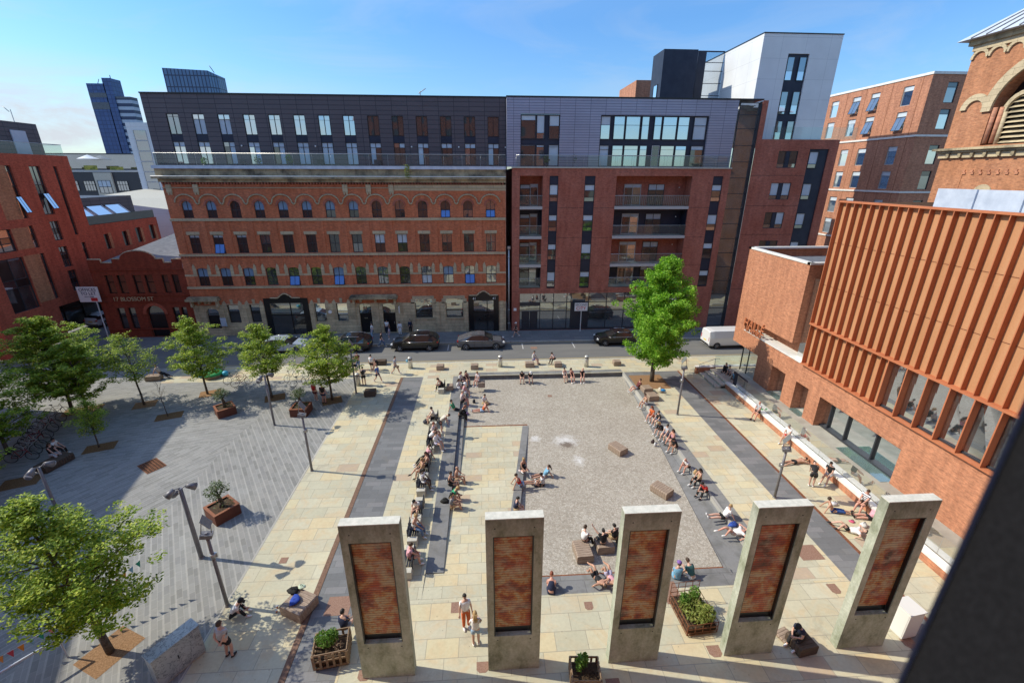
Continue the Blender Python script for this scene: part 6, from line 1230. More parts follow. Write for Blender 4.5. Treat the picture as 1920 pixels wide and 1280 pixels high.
# ================================================================ VEHICLES AND BICYCLES
def paint(name,c,rough=.25,metal=.3):
    m,nt,b=newmat(name); b.inputs['Base Color'].default_value=col4(c); b.inputs['Roughness'].default_value=rough; b.inputs['Metallic'].default_value=.1; b.inputs['Coat Weight'].default_value=.5; b.inputs['Coat Roughness'].default_value=.05; return m
M['glass_car']=glass('tinted_car_glass',(.01,.011,.012),.08)
M['tyre']=flat('tyre_rubber',(.012,.012,.012),.8); M['rim']=flat('alloy_rim',(.45,.45,.46),.3,.8); M['chrome']=flat('chrome',(.7,.7,.7),.15,1); M['tail']=flat('red_tail_lamp',(.45,.02,.02),.3); M['headl']=flat('clear_headlamp',(.75,.78,.8),.1); M['plate_y']=flat('yellow_plate',(.7,.5,.05),.5)
def car(label,x,y,z,rz,col,L_=4.8,W=1.9,H=1.65,kind='suv',name='parked_car',bright=False,boot=False,group='cars parked along the far kerb'):
    """length along local x, front at +x"""
    t=thing(name,label,'van' if kind=='van' else 'car',(x,y,z),rz,group); l=L_/2; w=W/2; cm=paint(name+'_paint',col)
    if kind=='van':
        st=[(-l,.45,1.0,1.85,.96),(-l+.05,.35,1.15,H-.06,.98),(-l+.5,.32,1.2,H,1),(l-1.75,.32,1.2,H,1),(l-1.25,.32,1.15,H-.12,.99),(l-.65,.34,1.05,1.22,.97),(l-.2,.36,.85,.95,.92),(l,.4,.6,.7,.8)]; cab=(3,5); rear_glass=None
    elif kind=='coupe':
        st=[(-l,.5,.85,.95,.86),(-l+.12,.36,.95,1.08,.95),(-l+.75,.3,1.0,1.32,1),(-l+1.5,.26,.98,1.56,1),(-l+2.35,.26,.97,H,1),(l-2.1,.26,.96,H-.06,1),(l-1.25,.28,.94,1.06,1),(l-.35,.32,.84,.92,.94),(l,.42,.6,.68,.8)]; cab=(2,6)
    else:
        st=[(-l,.5,.95,1.05,.88),(-l+.1,.38,1.02,1.25,.95),(-l+.5,.3,1.04,H-.1,1),(-l+1.2,.28,1.03,H,1),(-l+2.3,.28,1.02,H,1),(l-1.95,.28,1.0,H-.08,1),(l-1.2,.3,.98,1.10,1),(l-.35,.34,.88,.96,.95),(l,.44,.62,.70,.82)]; cab=(1,6)
    rings=[]
    for (sx,zb,zw,zr,ws) in st:
        hw=w*ws; tw=hw*(.80 if zr>zw+.3 else .95); zs=min(zb+.12,zw-.1)
        half=[(hw*.92,zb),(hw,zs),(hw*1.0,(zb+zw)/2),(hw*.97,zw),(tw,zr-.07 if zr>zw+.3 else zr-.02),(tw*.75,zr)]
        rings.append([(sx,-a,b) for a,b in half]+[(sx,a,b) for a,b in reversed(half)])
    n=len(rings[0]); body=MB(); gl=MB(); vs=[p for r in rings for p in r]; bf=[]; sg=[]; wsc=[]
    for i in range(len(rings)-1):
        for k in range(n-1):
            f=(i*n+k,(i+1)*n+k,(i+1)*n+k+1,i*n+k+1); c0=cab[0]<=i<cab[1]
            if kind=='van': side=(k in(3,7)) and i==3; 
            else: side=(k in(3,7)) and c0
            scr=(k in (4,5,6)) and ((i==cab[1]-1) or (i==cab[0]-0 and kind=='coupe' and False) or (kind=='suv' and i==1))
            if kind=='van': scr=(k in(3,4,5,6,7)) and i==4
            (sg if side else wsc if scr else bf).append(f)
    body.add(vs,bf,0,False); body.add(rings[0],[tuple(range(n))],0); body.add(rings[-1],[tuple(range(n-1,-1,-1))],0)
    body.add([(rings[i][0][0],s_*w*.9,.3) for s_ in (-1,1) for i in (0,-1)],[(0,1,3,2)],0)
    o=body.build('body',cm,t); o.modifiers.new('b','BEVEL').width=.03; o.modifiers['b'].segments=2
    g=MB(); g.add(vs,sg,0); g.build('side_window',M['glass_car'],t); g=MB(); g.add(vs,wsc,0); 
    if wsc: g.build('windscreen',M['glass_car'],t)
    for wx in (-l+.88,l-.92):
        for s_ in (-1,1):
            r=.36 if kind!='van' else .34; m=MB(); m.lathe([(r-.12,-.02),(r-.02,-.02),(r,.02),(r,.19),(r-.02,.22),(r-.12,.22)],(wx,s_*w-(.20 if s_>0 else 0),r),20,0,'Y'); wo=m.build('wheel',M['tyre'],t)
            m=MB(); yo=s_*(w+.01); m.lathe([(0,0),(r-.12,0)],(wx,yo-.03*s_,r),20,1,'Y'); 
            for q in range(5 if kind!='van' else 8):
                a=q*2*math.pi/(5 if kind!='van' else 8); m.tube((wx,yo,r),(wx+(r-.13)*math.cos(a),yo,r+(r-.13)*math.sin(a)),.035,.02,4,0)
            m.lathe([(r-.13,-.02),(r-.11,0),(r-.09,-.02)],(wx,yo,r),20,0,'Y'); m.build('rim',[M['rim'],M['black']],wo)
            m=MB(); ang=[math.pi*q/10 for q in range(11)]
            m.add([(wx+(r+.05)*math.cos(a),s_*(w+.012),r+(r+.05)*math.sin(a)) for a in ang],[tuple(range(11))]); m.build('wheel_arch',M['black'],t)
    for s_ in (-1,1):
        hz=.72 if kind!='van' else .85; m=MB(); m.obox((l-.16,s_*w*.70,hz+.02),(.22,.36,.14),-s_*.35); m.build('headlight',M['headl'],t)
        m=MB(); m.obox((-l+.06,s_*w*.80,(.95 if kind!='van' else 1.05)),(.14,.26 if kind!='van' else .12,.16 if kind!='van' else .4),s_*.2); m.build('tail_light',M['tail'],t)
        if kind!='van':
            m=MB(); m.tube((-l+.9,s_*w*.80,H-.02),(l-2.2,s_*w*.80,H+.0),.022); m.build('roof_rail',M['chrome'] if kind=='suv' else M['black'],t)
            m=MB(); m.path([(-l+.55,s_*(w*.985),1.03),(l-1.3,s_*(w*.985),.99)],.016); m.build('window_trim',M['chrome'],t)
            m=MB(); 
            for q in (.52,.36): m.box(-l+L_*q-.008,-l+L_*q+.008,s_*w*1.0-.006,s_*w*1.0+.006,.4,.98)
            m.build('door_seam',M['black'],t)
            m=MB(); m.box(-l+L_*.56,-l+L_*.56+.05,s_*w*.83,s_*w*.95,1.0,H-.12); m.build('door_pillar',M['black'],t)
        m=MB(); m.obox((l-1.55,s_*(w+.1),1.05),(.14,.2,.14)); m.build('door_mirror',cm,t)
    m=MB(); m.obox((l-.0,0,.52),(.05,W*.55,.22)); m.build('grille',M['black'],t); m=MB(); m.box(-l-.02,-l+.02,-.26,.26,.72,.84); m.build('number_plate',M['plate_y'],t); m=MB(); m.box(-l-.03,-l+.15,-w*.85,w*.85,.36,.52); m.build('bumper',M['black'],t)
    if boot: m=MB(); m.obox((-l+.1,0,H+.25),(.9,W*.7,.06),0,0,0,-.6); m.build('raised_tailgate',cm,t)
    return t
car('black estate SUV with chrome rails, nose pointing left, with its headlamp lit by the sky',-7.35,44.45,-.1,R(180),(.008,.009,.012),4.85,1.95,1.72)
car('black SUV with its tailgate lifted, partly behind the yellow green tree',-14.3,44.45,-.1,R(180-180)+math.pi,(.008,.008,.012),4.7,1.9,1.68,boot=False)
car('grey sloping backed SUV parked in front of the black gate with number 41',-.45,44.5,-.1,0,(.10,.105,.12),4.95,1.98,1.62,'coupe')
car('black hatchback half hidden behind the big green tree',14.0,44.75,-.1,R(180),(.008,.008,.010),4.3,1.8,1.5)
car('silver blue car with its roof showing between two tree crowns',-20.6,44.5,-.1,R(0),(.38,.44,.52),4.5,1.85,1.5)
x,y=gp(178,610); car('white car seen from behind in the shaded side street',-46.0,55.2,-.09,R(78),(.62,.64,.68),4.3,1.85,1.55,group='cars in the side street')
car('white panel van pulling past the corner of the concert hall',26.0,43.4,-.1,R(1),(.80,.80,.80),5.2,1.95,1.98,'van','panel_van',group='vans')
m=MB(); m.box(24.6,28.0,42.40,42.42,.95,1.72); 
def bike(x,y,z,rz,lab,c=(.03,.03,.03),lean=.08):
    t=thing('bicycle',lab,'bicycle',(x,y,z),rz,'bicycles'); t.rotation_euler=(lean,0,rz); key='bike_%.2f%.2f'%(c[0],c[2])
    if key not in M: M[key]=flat('bicycle_paint_'+key[5:].replace('.',''),c,.35,.3)
    for wx in (-.52,.52):
        m=MB(); m.lathe([(.325,-.02),(.35,0),(.325,.02),(.31,0),(.325,-.02)],(wx,0,.35),20,0,'Y'); wo=m.build('wheel',M['tyre'],t); m=MB()
        for q in range(10): a=q*math.pi/5; m.tube((wx,0,.35),(wx+.31*math.cos(a),0,.35+.31*math.sin(a)),.003,n=3)
        m.tube((wx,-.04,.35),(wx,.04,.35),.02); m.build('spokes',M['steel'],wo)
    m=MB(); A,B,Cc,D_=(-.52,0,.35),(-.05,0,.3),(-.2,0,.78),(.35,0,.82); m.tube(A,B,.014); m.tube(B,Cc,.018); m.tube(A,Cc,.012); m.tube(Cc,D_,.018); m.tube(B,(.38,0,.7),.02); m.tube(D_,(.52,0,.35),.016); m.tube(D_,(.33,0,.98),.014); m.build('frame',M[key],t)
    m=MB(); m.path([(.42,-.26,.98),(.33,-.1,1.0),(.33,.1,1.0),(.42,.26,.98)],.014); m.build('handlebar',M['steel'],t); m=MB(); m.tube(Cc,(-.23,0,.92),.014); m.ball((-.24,0,.94),(.13,.07,.035)); m.build('saddle',M['black'],t)
cols_=[(.02,.02,.025),(.35,.36,.38),(.05,.12,.3),(.3,.03,.03),(.03,.03,.03),(.45,.45,.42)]
bl=[(440,716,.9,'black bicycle parked left under the trees by the pale pavement'),(455,722,.7,'second bicycle leaning beside the black one under the trees'),(548,712,1.2,'white framed bicycle parked in sun just right of the tree trunk'),(562,722,.9,'dark bicycle leaning behind the rusted planter with the olive tree'),(590,715,1.0,'bicycle with tall handlebars behind the pair under the tree'),
(112,778,.2,'bicycle with a large front wheel sticking out of the rack into sun'),(100,792,.3,'silver bicycle second along the shaded rack'),(92,803,.25,'bicycle third along the shaded rack'),(84,812,.3,'bicycle fourth along the shaded rack'),(76,822,.2,'bicycle fifth along the shaded rack'),(68,833,.35,'bicycle sixth along the shaded rack'),(62,843,.3,'bicycle seventh along the shaded rack'),(52,853,.25,'bicycle eighth along the shaded rack'),(45,864,.3,'nearest bicycle in the shaded rack, beside the seated pair')]
for i,(px,py,rz,lab) in enumerate(bl): x,y=gp(px,py); bike(x,y,0,rz,lab,cols_[(i*2+1)%6],.1 if i%2 else -.08)
# ================================================================ PEOPLE
PAL=dict(white=(.80,.80,.80),cream=(.60,.56,.47),black=(.012,.012,.014),navy=(.015,.022,.06),red=(.50,.025,.02),orange=(.62,.13,.03),pink=(.66,.34,.40),palepink=(.62,.53,.53),green=(.03,.30,.14),teal=(.04,.13,.13),blue=(.05,.13,.40),lblue=(.18,.40,.58),grey=(.24,.24,.26),lgrey=(.45,.46,.49),tan=(.42,.30,.16),denim=(.10,.17,.30),ldenim=(.28,.40,.55),purple=(.20,.10,.35),maroon=(.12,.02,.02),beige=(.50,.42,.36),brown=(.08,.045,.03),lilac=(.45,.42,.55),skirtblue=(.02,.07,.25))
SK=dict(l=(.60,.37,.28),t=(.50,.28,.19),b=(.10,.055,.038),r=(.60,.31,.23))
HR=dict(dark=(.012,.009,.008),brown=(.05,.026,.014),blond=(.42,.28,.12),red=(.20,.05,.02),grey=(.25,.24,.23),bald=None)
def pm(kind,key,c,rough=.8):
    k=kind+'_'+key
    if k not in M:
        m,nt,b=newmat(k); p=posn(nt,True); n=noise(nt,p,9 if kind!='skin' else 5,4,.6); L(nt,ramp(nt,n,[(.3,tuple(q*.78 for q in c)),(.7,tuple(min(.85,q*1.12) for q in c))]),b.inputs['Base Color']); b.inputs['Roughness'].default_value=rough
        if kind=='skin': b.inputs['Subsurface Weight'].default_value=.0; b.inputs['Roughness'].default_value=.5
        M[k]=m
    return M[k]
def striped(): 
    m,nt,b=newmat('striped_cloth'); p=posn(nt,True); s=N(nt,'ShaderNodeSeparateXYZ'); L(nt,p,s.inputs[0]); f=mathn(nt,'FRACT',mathn(nt,'MULTIPLY',s.outputs[2],9.5)); L(nt,ramp(nt,f,[(0,(.75,.75,.76)),(.6,(.02,.03,.09))],'CONSTANT'),b.inputs['Base Color']); b.inputs['Roughness'].default_value=.85; return m
M['top_striped']=striped()
PRE=[]
def skinobj(nodes,edges,sub=1):
    """nodes: list of (pos, rx, ry); grows one continuous surface round the joints"""
    me=bpy.data.meshes.new('s'); me.from_pydata([n[0] for n in nodes],edges,[]); o=bpy.data.objects.new('s',me); C.objects.link(o)
    o.modifiers.new('k','SKIN'); 
    if sub: q=o.modifiers.new('u','SUBSURF'); q.levels=sub; q.render_levels=sub
    sv=me.skin_vertices[0].data if len(me.skin_vertices) else None
    for i,n in enumerate(nodes): sv[i].radius=(n[1]*(1.1 if n[1]>.03 else 1),n[2]*(1.1 if n[1]>.03 else 1)); 
    sv[0].use_root=True
    return o
def ik(a,t,l1,l2,hint):
    a=Vector(a);t=Vector(t);d=t-a;L_=d.length
    if L_>(l1+l2)*.995: t=a+d.normalized()*(l1+l2)*.995; d=t-a; L_=d.length
    if L_<abs(l1-l2)+.02: d=d.normalized()*(abs(l1-l2)+.02); t=a+d; L_=d.length
    x=(l1*l1-l2*l2+L_*L_)/(2*L_); h=math.sqrt(max(0,l1*l1-x*x)); n=d.normalized(); hv=Vector(hint); hv=hv-n*hv.dot(n)
    if hv.length<1e-4: hv=n.orthogonal()
    return a+n*x+hv.normalized()*h,t
def person(px,py,z,pose,face,top,bot,hair,skin,label,group,s=1.0,drop=.4,xy=None,hat=None,fem=False,extra=None,seed=None):
    rng=random.Random(len(PRE)*13+5); x,y=xy if xy else gp(px,py,z); j=lambda a=.03: rng.uniform(-a,a)
    t=dict(label=label,group=group); up=Vector((0,0,1)); P=pose; ph=.93; tor=Vector((j(),j(),1)); hd=None; kh=Vector((1,0,.1)); hx=.09; fw=.17
    feet=[(.02,.10,.08),(.04,-.10,.08)]; hands=None; eh=[Vector((-.6,.5,-.3)),Vector((-.6,-.5,-.3))]; toe=Vector((1,0,-.12)); rel=False
    if P=='stand': hands=[(.08,.27,.78),(.10,-.27,.78)]
    elif P=='walk': feet=[(.34,.09,.08),(-.38,-.08,.13)]; ph=.87; hands=[(-.18,.25,.78),(.25,-.25,.85)]; tor=Vector((.06,0,1))
    elif P=='hold': hands=[(.32,.10,1.16),(.34,-.08,1.18)]; hd=Vector((.35,0,.93))
    elif P=='phone': hands=[(.26,.12,1.1),(.12,-.14,1.55)]
    elif P=='back': hands=[(-.17,.03,.95),(-.17,-.03,.93)]; eh=[Vector((-.5,.8,0)),Vector((-.5,-.8,0))]
    elif P=='bend': tor=Vector((.75,0,.62)); hands=[(.55,.12,.72),(.5,-.12,.65)]; hd=Vector((.9,0,.1))
    elif P=='sit': ph=.11; feet=[(.46+j(),.14,-drop+.08),(.50+j(),-.13,-drop+.08)]; tor=Vector((.12+j(.08),j(.05),1)); hands=[(.40,.12,.16),(.42,-.08,.16)]; hd=Vector((.28,j(.3),.9)); kh=Vector((.6,0,1))
    elif P=='sitlean': ph=.11; feet=[(.46+j(),.15,-drop+.08),(.52+j(),-.14,-drop+.08)]; tor=Vector((.55,j(.1),.84)); hands=[(.50,.05,.22),(.52,-.05,.2)]; hd=Vector((.6,j(.2),.75)); kh=Vector((.6,0,1))
    elif P=='sitback': ph=.11; feet=[(.78,.12,-drop+.08),(.70,-.12,-drop+.08)]; tor=Vector((-.38,0,.92)); hands=[(-.38,.30,.05),(-.38,-.30,.05)]; kh=Vector((0,0,1)); hd=Vector((-.1,0,1))
    elif P=='knees': ph=.11; feet=[(.50,.12,.08-drop),(.56,-.1,.08-drop)]; tor=Vector((.05,j(.05),1)); hands=[(.42,.08,.36),(.43,-.08,.34)]; kh=Vector((0,0,1)); hd=Vector((.2,j(.3),.95))
    elif P=='legsout': ph=.11; feet=[(.88,.11,.09),(.84,-.10,.09)]; tor=Vector((-.42,j(.06),.9)); hands=[(-.45,.26,.05),(-.42,-.28,.05)]; kh=Vector((0,0,1)); toe=Vector((.4,0,.9)); hd=Vector((-.05,j(.2),1))
    elif P=='cross': ph=.11; feet=[(.28,-.20,.07),(.34,.20,.07)]; tor=Vector((.12,j(.1),1)); hands=[(.38,.10,.2),(.38,-.1,.2)]; kh=None; hd=Vector((.4,j(.3),.85))
    elif P=='crossed_leg': ph=.11; feet=[(.50,.10,-drop+.08),(.72,.02,-.02)]; tor=Vector((.02,0,1)); hands=[(.36,.14,.20),(.38,-.05,.24)]; kh=Vector((.5,0,1)); hd=Vector((.15,j(.3),.95))
    elif P=='lieback': ph=.12; feet=[(.86,.11,.08),(.84,-.1,.08)]; tor=Vector((-1,0,.05)); hands=[(-.45,.42,.06),(-.62,-.2,.2)]; kh=Vector((0,0,1)); toe=Vector((.2,0,1)); hd=Vector((-1,0,.1)); eh=[Vector((0,1,0)),Vector((0,-1,.3))]
    elif P=='liekneesup': ph=.12; feet=[(.42,.13,.08),(.72,-.1,.16)]; tor=Vector((-1,0,.28)); hands=[(-.3,.35,.06),(-.55,-.2,.35)]; kh=Vector((0,0,1)); hd=Vector((-.9,0,.45)); eh=[Vector((0,1,0)),Vector((0,-1,.3))]
    elif P=='prone': ph=.12; feet=[(-.88,.14,.07),(-.86,-.12,.07)]; tor=Vector((1,0,.12)); hands=[(.80,.12,.05),(.82,-.12,.05)]; kh=Vector((0,.1,.02)); toe=Vector((-1,0,-.1)); hd=Vector((.95,0,.3)); eh=[Vector((.2,1,-.1)),Vector((.2,-1,-.1))]
    elif P=='armsup': ph=.11; feet=[(.46,.16,-drop+.08),(.5,-.15,-drop+.08)]; tor=Vector((.0,0,1)); hands=[(.32,.5,.95),(.25,-.12,.5)]; kh=Vector((.6,0,1)); hd=Vector((.2,.1,1)); eh=[Vector((0,.6,-.5)),Vector((-.6,-.5,-.3))]
    tor.normalize(); hip=Vector((0,0,ph)); side=Vector((0,1,0)); lat=(side-tor*side.dot(tor)).normalized(); fwd=lat.cross(tor); sw=.165 if not fem else .145; sp=tor
    W1=.9 if fem else 1.0
    wst=hip+sp*.17; chest=hip+sp*.36; nb=hip+sp*.50; hdv=(hd or sp).normalized(); hc=nb+sp*.05+hdv*.15; nk=nb+hdv*.07+sp*.03
    nodes=[(hip,.135*W1 if fem else .125,.105)]; ed=[]; idx={}
    def nd(name,p,rx,ry,par):
        nodes.append((Vector(p),rx,ry)); idx[name]=len(nodes)-1; ed.append((idx[par] if par else 0,idx[name])); return Vector(p)
    idx['hip']=0; nd('waist',wst,.11*W1,.095,'hip'); nd('chest',chest,.135*W1,.105,'waist'); nd('nb',nb,.085,.07,'chest'); nd('neck',nk,.05,.05,'nb')
    legs=[];arms=[]
    for k,sg in ((0,1),(1,-1)):
        h=hip+lat*(sg*hx)-sp*.03; hint=Vector(kh) if kh is not None else Vector((.3,sg*1.6,.25)); kn,an=ik(h,feet[k],.42,.42,hint+Vector((0,sg*.08,0)))
        nd('h%d'%k,h,.088,.088,'hip'); nd('k%d'%k,kn,.056,.056,'h%d'%k); nd('cf%d'%k,kn.lerp(an,.35),.055,.055,'k%d'%k); nd('a%d'%k,an,.036,.036,'cf%d'%k); tv=toe.normalized(); nd('t%d'%k,an+tv*.15-Vector((0,0,.03 if toe.z<0.5 else 0)),.034,.028,'a%d'%k); legs.append((h,kn,an,tv))
        sh=chest+lat*(sg*sw)+sp*.08; hn=hands[k]; el,wr=ik(sh,hn,.28,.24,eh[k]); nd('s%d'%k,sh,.055,.055,'chest'); nd('e%d'%k,el,.037,.037,'s%d'%k); nd('w%d'%k,wr,.025,.025,'e%d'%k)
        dv=(wr-el).normalized(); lt=dv.cross(Vector((.3,.2,1))).normalized(); nm_=dv.cross(lt); pa=wr+dv*.06; nd('p%d'%k,pa,.034,.022,'w%d'%k)
        for q,(o_,ln) in enumerate(((-.030,.055),(-.011,.075),(.010,.078),(.030,.062))):
            b=pa+lt*o_+dv*.035; nd('f%d%d'%(k,q),b,.010,.010,'p%d'%k); nd('g%d%d'%(k,q),b+dv*ln*.75-nm_*ln*.45,.008,.008,'f%d%d'%(k,q))
        b=pa-lt*.045*sg-dv*.01; nd('th%d'%k,b,.011,.011,'p%d'%k); nd('ti%d'%k,b+dv*.045-nm_*.02,.009,.009,'th%d'%k)
        arms.append((sh,el,wr,pa))
    body=skinobj(nodes,ed)
    parts=[]
    # clothing shells
    if top and top!='none':
        sl={'vest':0,'strap':0}.get(top.split('_')[-1],.55); tc=top.split('_')[0]
        if top.endswith('_long'): sl=.97*1.9
        e=.030; n2=[(hip+sp*(.0),.14*W1+e,.12+e),(wst,.125*W1+e,.105+e),(chest,.15*W1+e,.115+e)]; e2=[(0,1),(1,2)]
        if 'strap' not in top: n2.append((nb-sp*.02,.09,.078)); e2.append((2,3))
        for k in (0,1):
            sh,el,wr,pa=arms[k]
            if sl>0:
                n2.append((sh,.075,.075)); e2.append((2,len(n2)-1)); a=len(n2)-1
                if sl<=1: n2.append((sh.lerp(el,sl),.074,.074)); e2.append((a,a+1))
                else: n2.append((el,.052,.052)); e2.append((a,a+1)); n2.append((el.lerp(wr,.9),.042,.042)); e2.append((a+1,a+2))
            else: n2.append((sh-sp*.03-lat*(.05 if k==0 else -.05),.06,.062)); e2.append((2,len(n2)-1))
        parts.append(('shirt' if 'dress' not in top else 'dress',skinobj(n2,e2),M['top_striped'] if tc=='striped' else pm('cloth',tc,PAL[tc])))
    if bot and bot!='none':
        bc,bt=bot.split('_'); fr={'shorts':.62,'briefs':.18,'trousers':1.95,'skirt':.75,'long':1.5}[bt]; e=.016; n2=[(hip+sp*.07,.118*W1+e,.10+e),(hip,.135*W1+e,.115+e)]; e2=[(0,1)]
        for k in (0,1):
            h,kn,an,tv=legs[k]; n2.append((h,.108,.11)); e2.append((1,len(n2)-1)); a=len(n2)-1
            if fr<=1: n2.append((h.lerp(kn,fr),.104 if bt!='skirt' else .13,.10)); e2.append((a,a+1))
            else: n2.append((kn,.072,.072)); e2.append((a,a+1)); n2.append((kn.lerp(an,fr-1),.058,.058)); e2.append((a+1,a+2))
        parts.append(('shorts' if bt in('shorts','briefs') else 'skirt' if bt=='skirt' else 'trousers',skinobj(n2,e2),M['top_striped'] if bc=='striped' else pm('cloth',bc,PAL[bc])))
    PRE.append(dict(x=x,y=y,z=z,face=face,s=s,label=label,group=group,body=body,parts=parts,hc=hc,hdv=hdv,lat=lat,hair=hair,skin=skin,hat=hat,legs=legs,fem=fem,nb=nb,sp=sp,extra=extra,pose=P,arms=arms,chest=chest))
def finish_people():
    bpy.context.view_layer.update(); dg=bpy.context.evaluated_depsgraph_get(); kill=[]
    for d in PRE:
        rng=random.Random(int(d['x']*100)); sk=pm('skin',d['skin'],SK[d['skin']],.5); me=bpy.data.meshes.new_from_object(d['body'].evaluated_get(dg)); kill.append(d['body'])
        hd=MB(); c=Vector(d['hc']); upv=d['hdv']; lat=d['lat']; lat=(lat-upv*lat.dot(upv)).normalized(); fw=lat.cross(upv).normalized(); rot=Matrix((fw,lat,upv)).transposed()
        def loc(a,b,e): return c+rot@Vector((a,b,e))
        vs=[];n=12;k=9;fs=[]
        for jv in range(k+1):
            th=math.pi*jv/k
            for i in range(n):
                a=2*math.pi*i/n; X_=.094*math.sin(th)*math.cos(a); Y_=.074*math.sin(th)*math.sin(a); Z_=-.118*math.cos(th)
                if Z_<-.03: f=1-(-.03-Z_)*3.2; Y_*=f; X_=X_*f+.012
                if math.cos(a)>.95 and -.035<Z_<.02: X_+=.016 if Z_<0 else .004
                vs.append(loc(X_,Y_,Z_))
        for jv in range(k):
            for i in range(n): fs.append((jv*n+i,jv*n+(i+1)%n,(jv+1)*n+(i+1)%n,(jv+1)*n+i))
        hd.add(vs,fs,0,True)
        for s_ in (-1,1): hd.ball(loc(.082,s_*.031,.008),.011,6,4,1); hd.ball(loc(-.005,s_*.076,-.01),(.016,.012,.026),6,4,0); hd.obox(loc(.088,s_*.031,.030),(.012,.034,.008),0,2)
        hd.ball(loc(.098,0,-.018),(.016,.012,.02),6,4,0); hd.obox(loc(.083,0,-.055),(.016,.042,.010),0,3)
        ho=bpy.data.meshes.new('h'); ho.from_pydata(hd.v,[],hd.f); ho.polygons.foreach_set('material_index',hd.m); ho.polygons.foreach_set('use_smooth',hd.sm)
        bm=bmesh.new(); bm.from_mesh(me)
        for f in bm.faces: f.smooth=True; f.material_index=0
        bm.from_mesh(ho); m2=bpy.data.meshes.new('person'); bm.to_mesh(m2); bm.free()
        for mt in (sk,M['black'],pm('hair','brow',(.03,.02,.015)),pm('lip','lip',(.45,.12,.10))): m2.materials.append(mt)
        o=bpy.data.objects.new('person',m2); C.objects.link(o); prop(o,d['label'],'person',d['group']); o.location=(d['x'],d['y'],d['z']); o.rotation_euler=(0,0,R(d['face'])); o.scale=(d['s'],)*3
        for nm,so,mt in d['parts']:
            q=bpy.data.meshes.new_from_object(so.evaluated_get(dg)); kill.append(so); q.name=nm; q.materials.clear(); q.materials.append(mt)
            for p in q.polygons: p.use_smooth=True; p.material_index=0
            w=bpy.data.objects.new(nm,q); C.objects.link(w); w.parent=o
        hr=d['hair']; style='short'
        if '_' in hr: hr,style=hr.split('_')
        if HR.get(hr) and not (d['hat'] and False):
            m=MB(); vs=[];fs=[]; rows=6;n=12
            for jv in range(rows+1):
                th=math.pi*.60*jv/rows
                for i in range(n):
                    a=2*math.pi*i/n; back=math.cos(a)<.25; tt=th if back else th*.62; vs.append(loc(.106*math.sin(tt)*math.cos(a)-.006,.086*math.sin(tt)*math.sin(a),.128*math.cos(tt)+.004))
            for jv in range(rows):
                for i in range(n): fs.append((jv*n+i,(jv+1)*n+i,(jv+1)*n+(i+1)%n,jv*n+(i+1)%n))
            m.add(vs,fs,0,True)
            if style=='long':
                g0=loc(-.075,0,.02); dn=(Vector((0,0,-1))*.7-fw*.3 if upv.z>.5 else -upv*.4+Vector((0,0,-.5))).normalized()
                for s_ in (-.045,0,.045): m.tube(g0+lat*s_,g0+lat*s_*1.3+dn*.30,.045,.022,7)
            if style=='bun': m.ball(loc(-.08,0,.085),.045,7,5)
            w=m.build('hair',pm('hair',hr,HR[hr],.6),None); w.parent=o
        if d['hat']:
            m=MB(); m.lathe([(.108,.0),(.108,.04),(.09,.09),(.05,.115),(0,.12)],n=14)
            if d['hat'].endswith('cap'): m.obox((.13,0,.01),(.10,.13,.012))
            else: m.lathe([(.10,.0),(.19,-.02),(.19,-.012),(.10,.015)],n=16)
            cc=d['hat'].split('_')[0]; w=m.build('hat',pm('cloth',cc,PAL[cc]),None); w.parent=o; w.matrix_local=Matrix.Translation(c+upv*.035)@rot.to_4x4()
        sc_={'white':(.75,.75,.75),'black':(.015,.015,.017)}[('white' if rng.random()<.6 else 'black')]
        if d['extra']!='barefoot':
            for h,kn,an,tv in d['legs']:
                m=MB(); q=an+tv*.07-(kn-an).normalized()*.025; M3=Matrix((tv,(tv.cross((kn-an).normalized())).normalized(),(tv.cross((kn-an).normalized())).normalized().cross(tv)*-1)).transposed()
                b=MB(); b.ball((0,0,0),(.135,.048,.048),10,6); m.add([q+M3@Vector(v) for v in b.v],b.f,0,True); w=m.build('shoe',pm('shoe','white' if sc_[0]>.5 else 'black',sc_,.6),None); w.parent=o
        if d['extra'] in ('phone','drink','parcel','rucksack'):
            wr=Vector(d['arms'][1][3]); m=MB()
            if d['extra']=='phone': m.obox(wr+Vector((.04,0,.03)),(.012,.07,.14))
            elif d['extra']=='drink': m.lathe([(0,0),(.035,0),(.035,.12),(0,.12)],tuple(wr+Vector((.05,0,-.03))),10)
            elif d['extra']=='parcel': m.obox(wr+Vector((.05,.08,.0)),(.16,.26,.14))
            elif d['extra']=='rucksack': q=d['chest']; m.ball(tuple(q-fw*.19-d['sp']*.08),(.11,.15,.22),10,7)
            M4=Matrix.Translation((d['x'],d['y'],d['z']))@Matrix.Rotation(R(d['face']),4,'Z'); nm={'phone':'phone','drink':'paper_cup','parcel':'parcel','rucksack':'rucksack'}[d['extra']]
            w=m.build(nm,M['black'] if d['extra'] in('phone','rucksack') else M['offwhite'] if d['extra']=='drink' else M['crate']); w.matrix_world=M4; prop(w,{'phone':'dark phone held by the ','drink':'pale drinks cup held by the ','parcel':'brown parcel carried by the ','rucksack':'black rucksack on the '}[d['extra']]+d['label'].replace('person ','one ',1).rsplit(',',1)[0] if False else {'phone':'dark phone','drink':'pale drinks cup','parcel':'brown parcel','rucksack':'black rucksack'}[d['extra']]+' of the '+' '.join(d['label'].split()[:11]),nm.replace('_',' '))
    for k in kill: m=k.data; bpy.data.objects.remove(k); bpy.data.meshes.remove(m)
G1='people sitting along the rill'; G2='people sitting on the east steps'; G3='people standing near the kerb'; G4='people on the far pavement'; G5='people on the street side of the basin'; G6='people picnicking at the ramp edge'; G7='people along the hall terrace'; G8='people near the shutter pillars'; G9='people on the south steps'
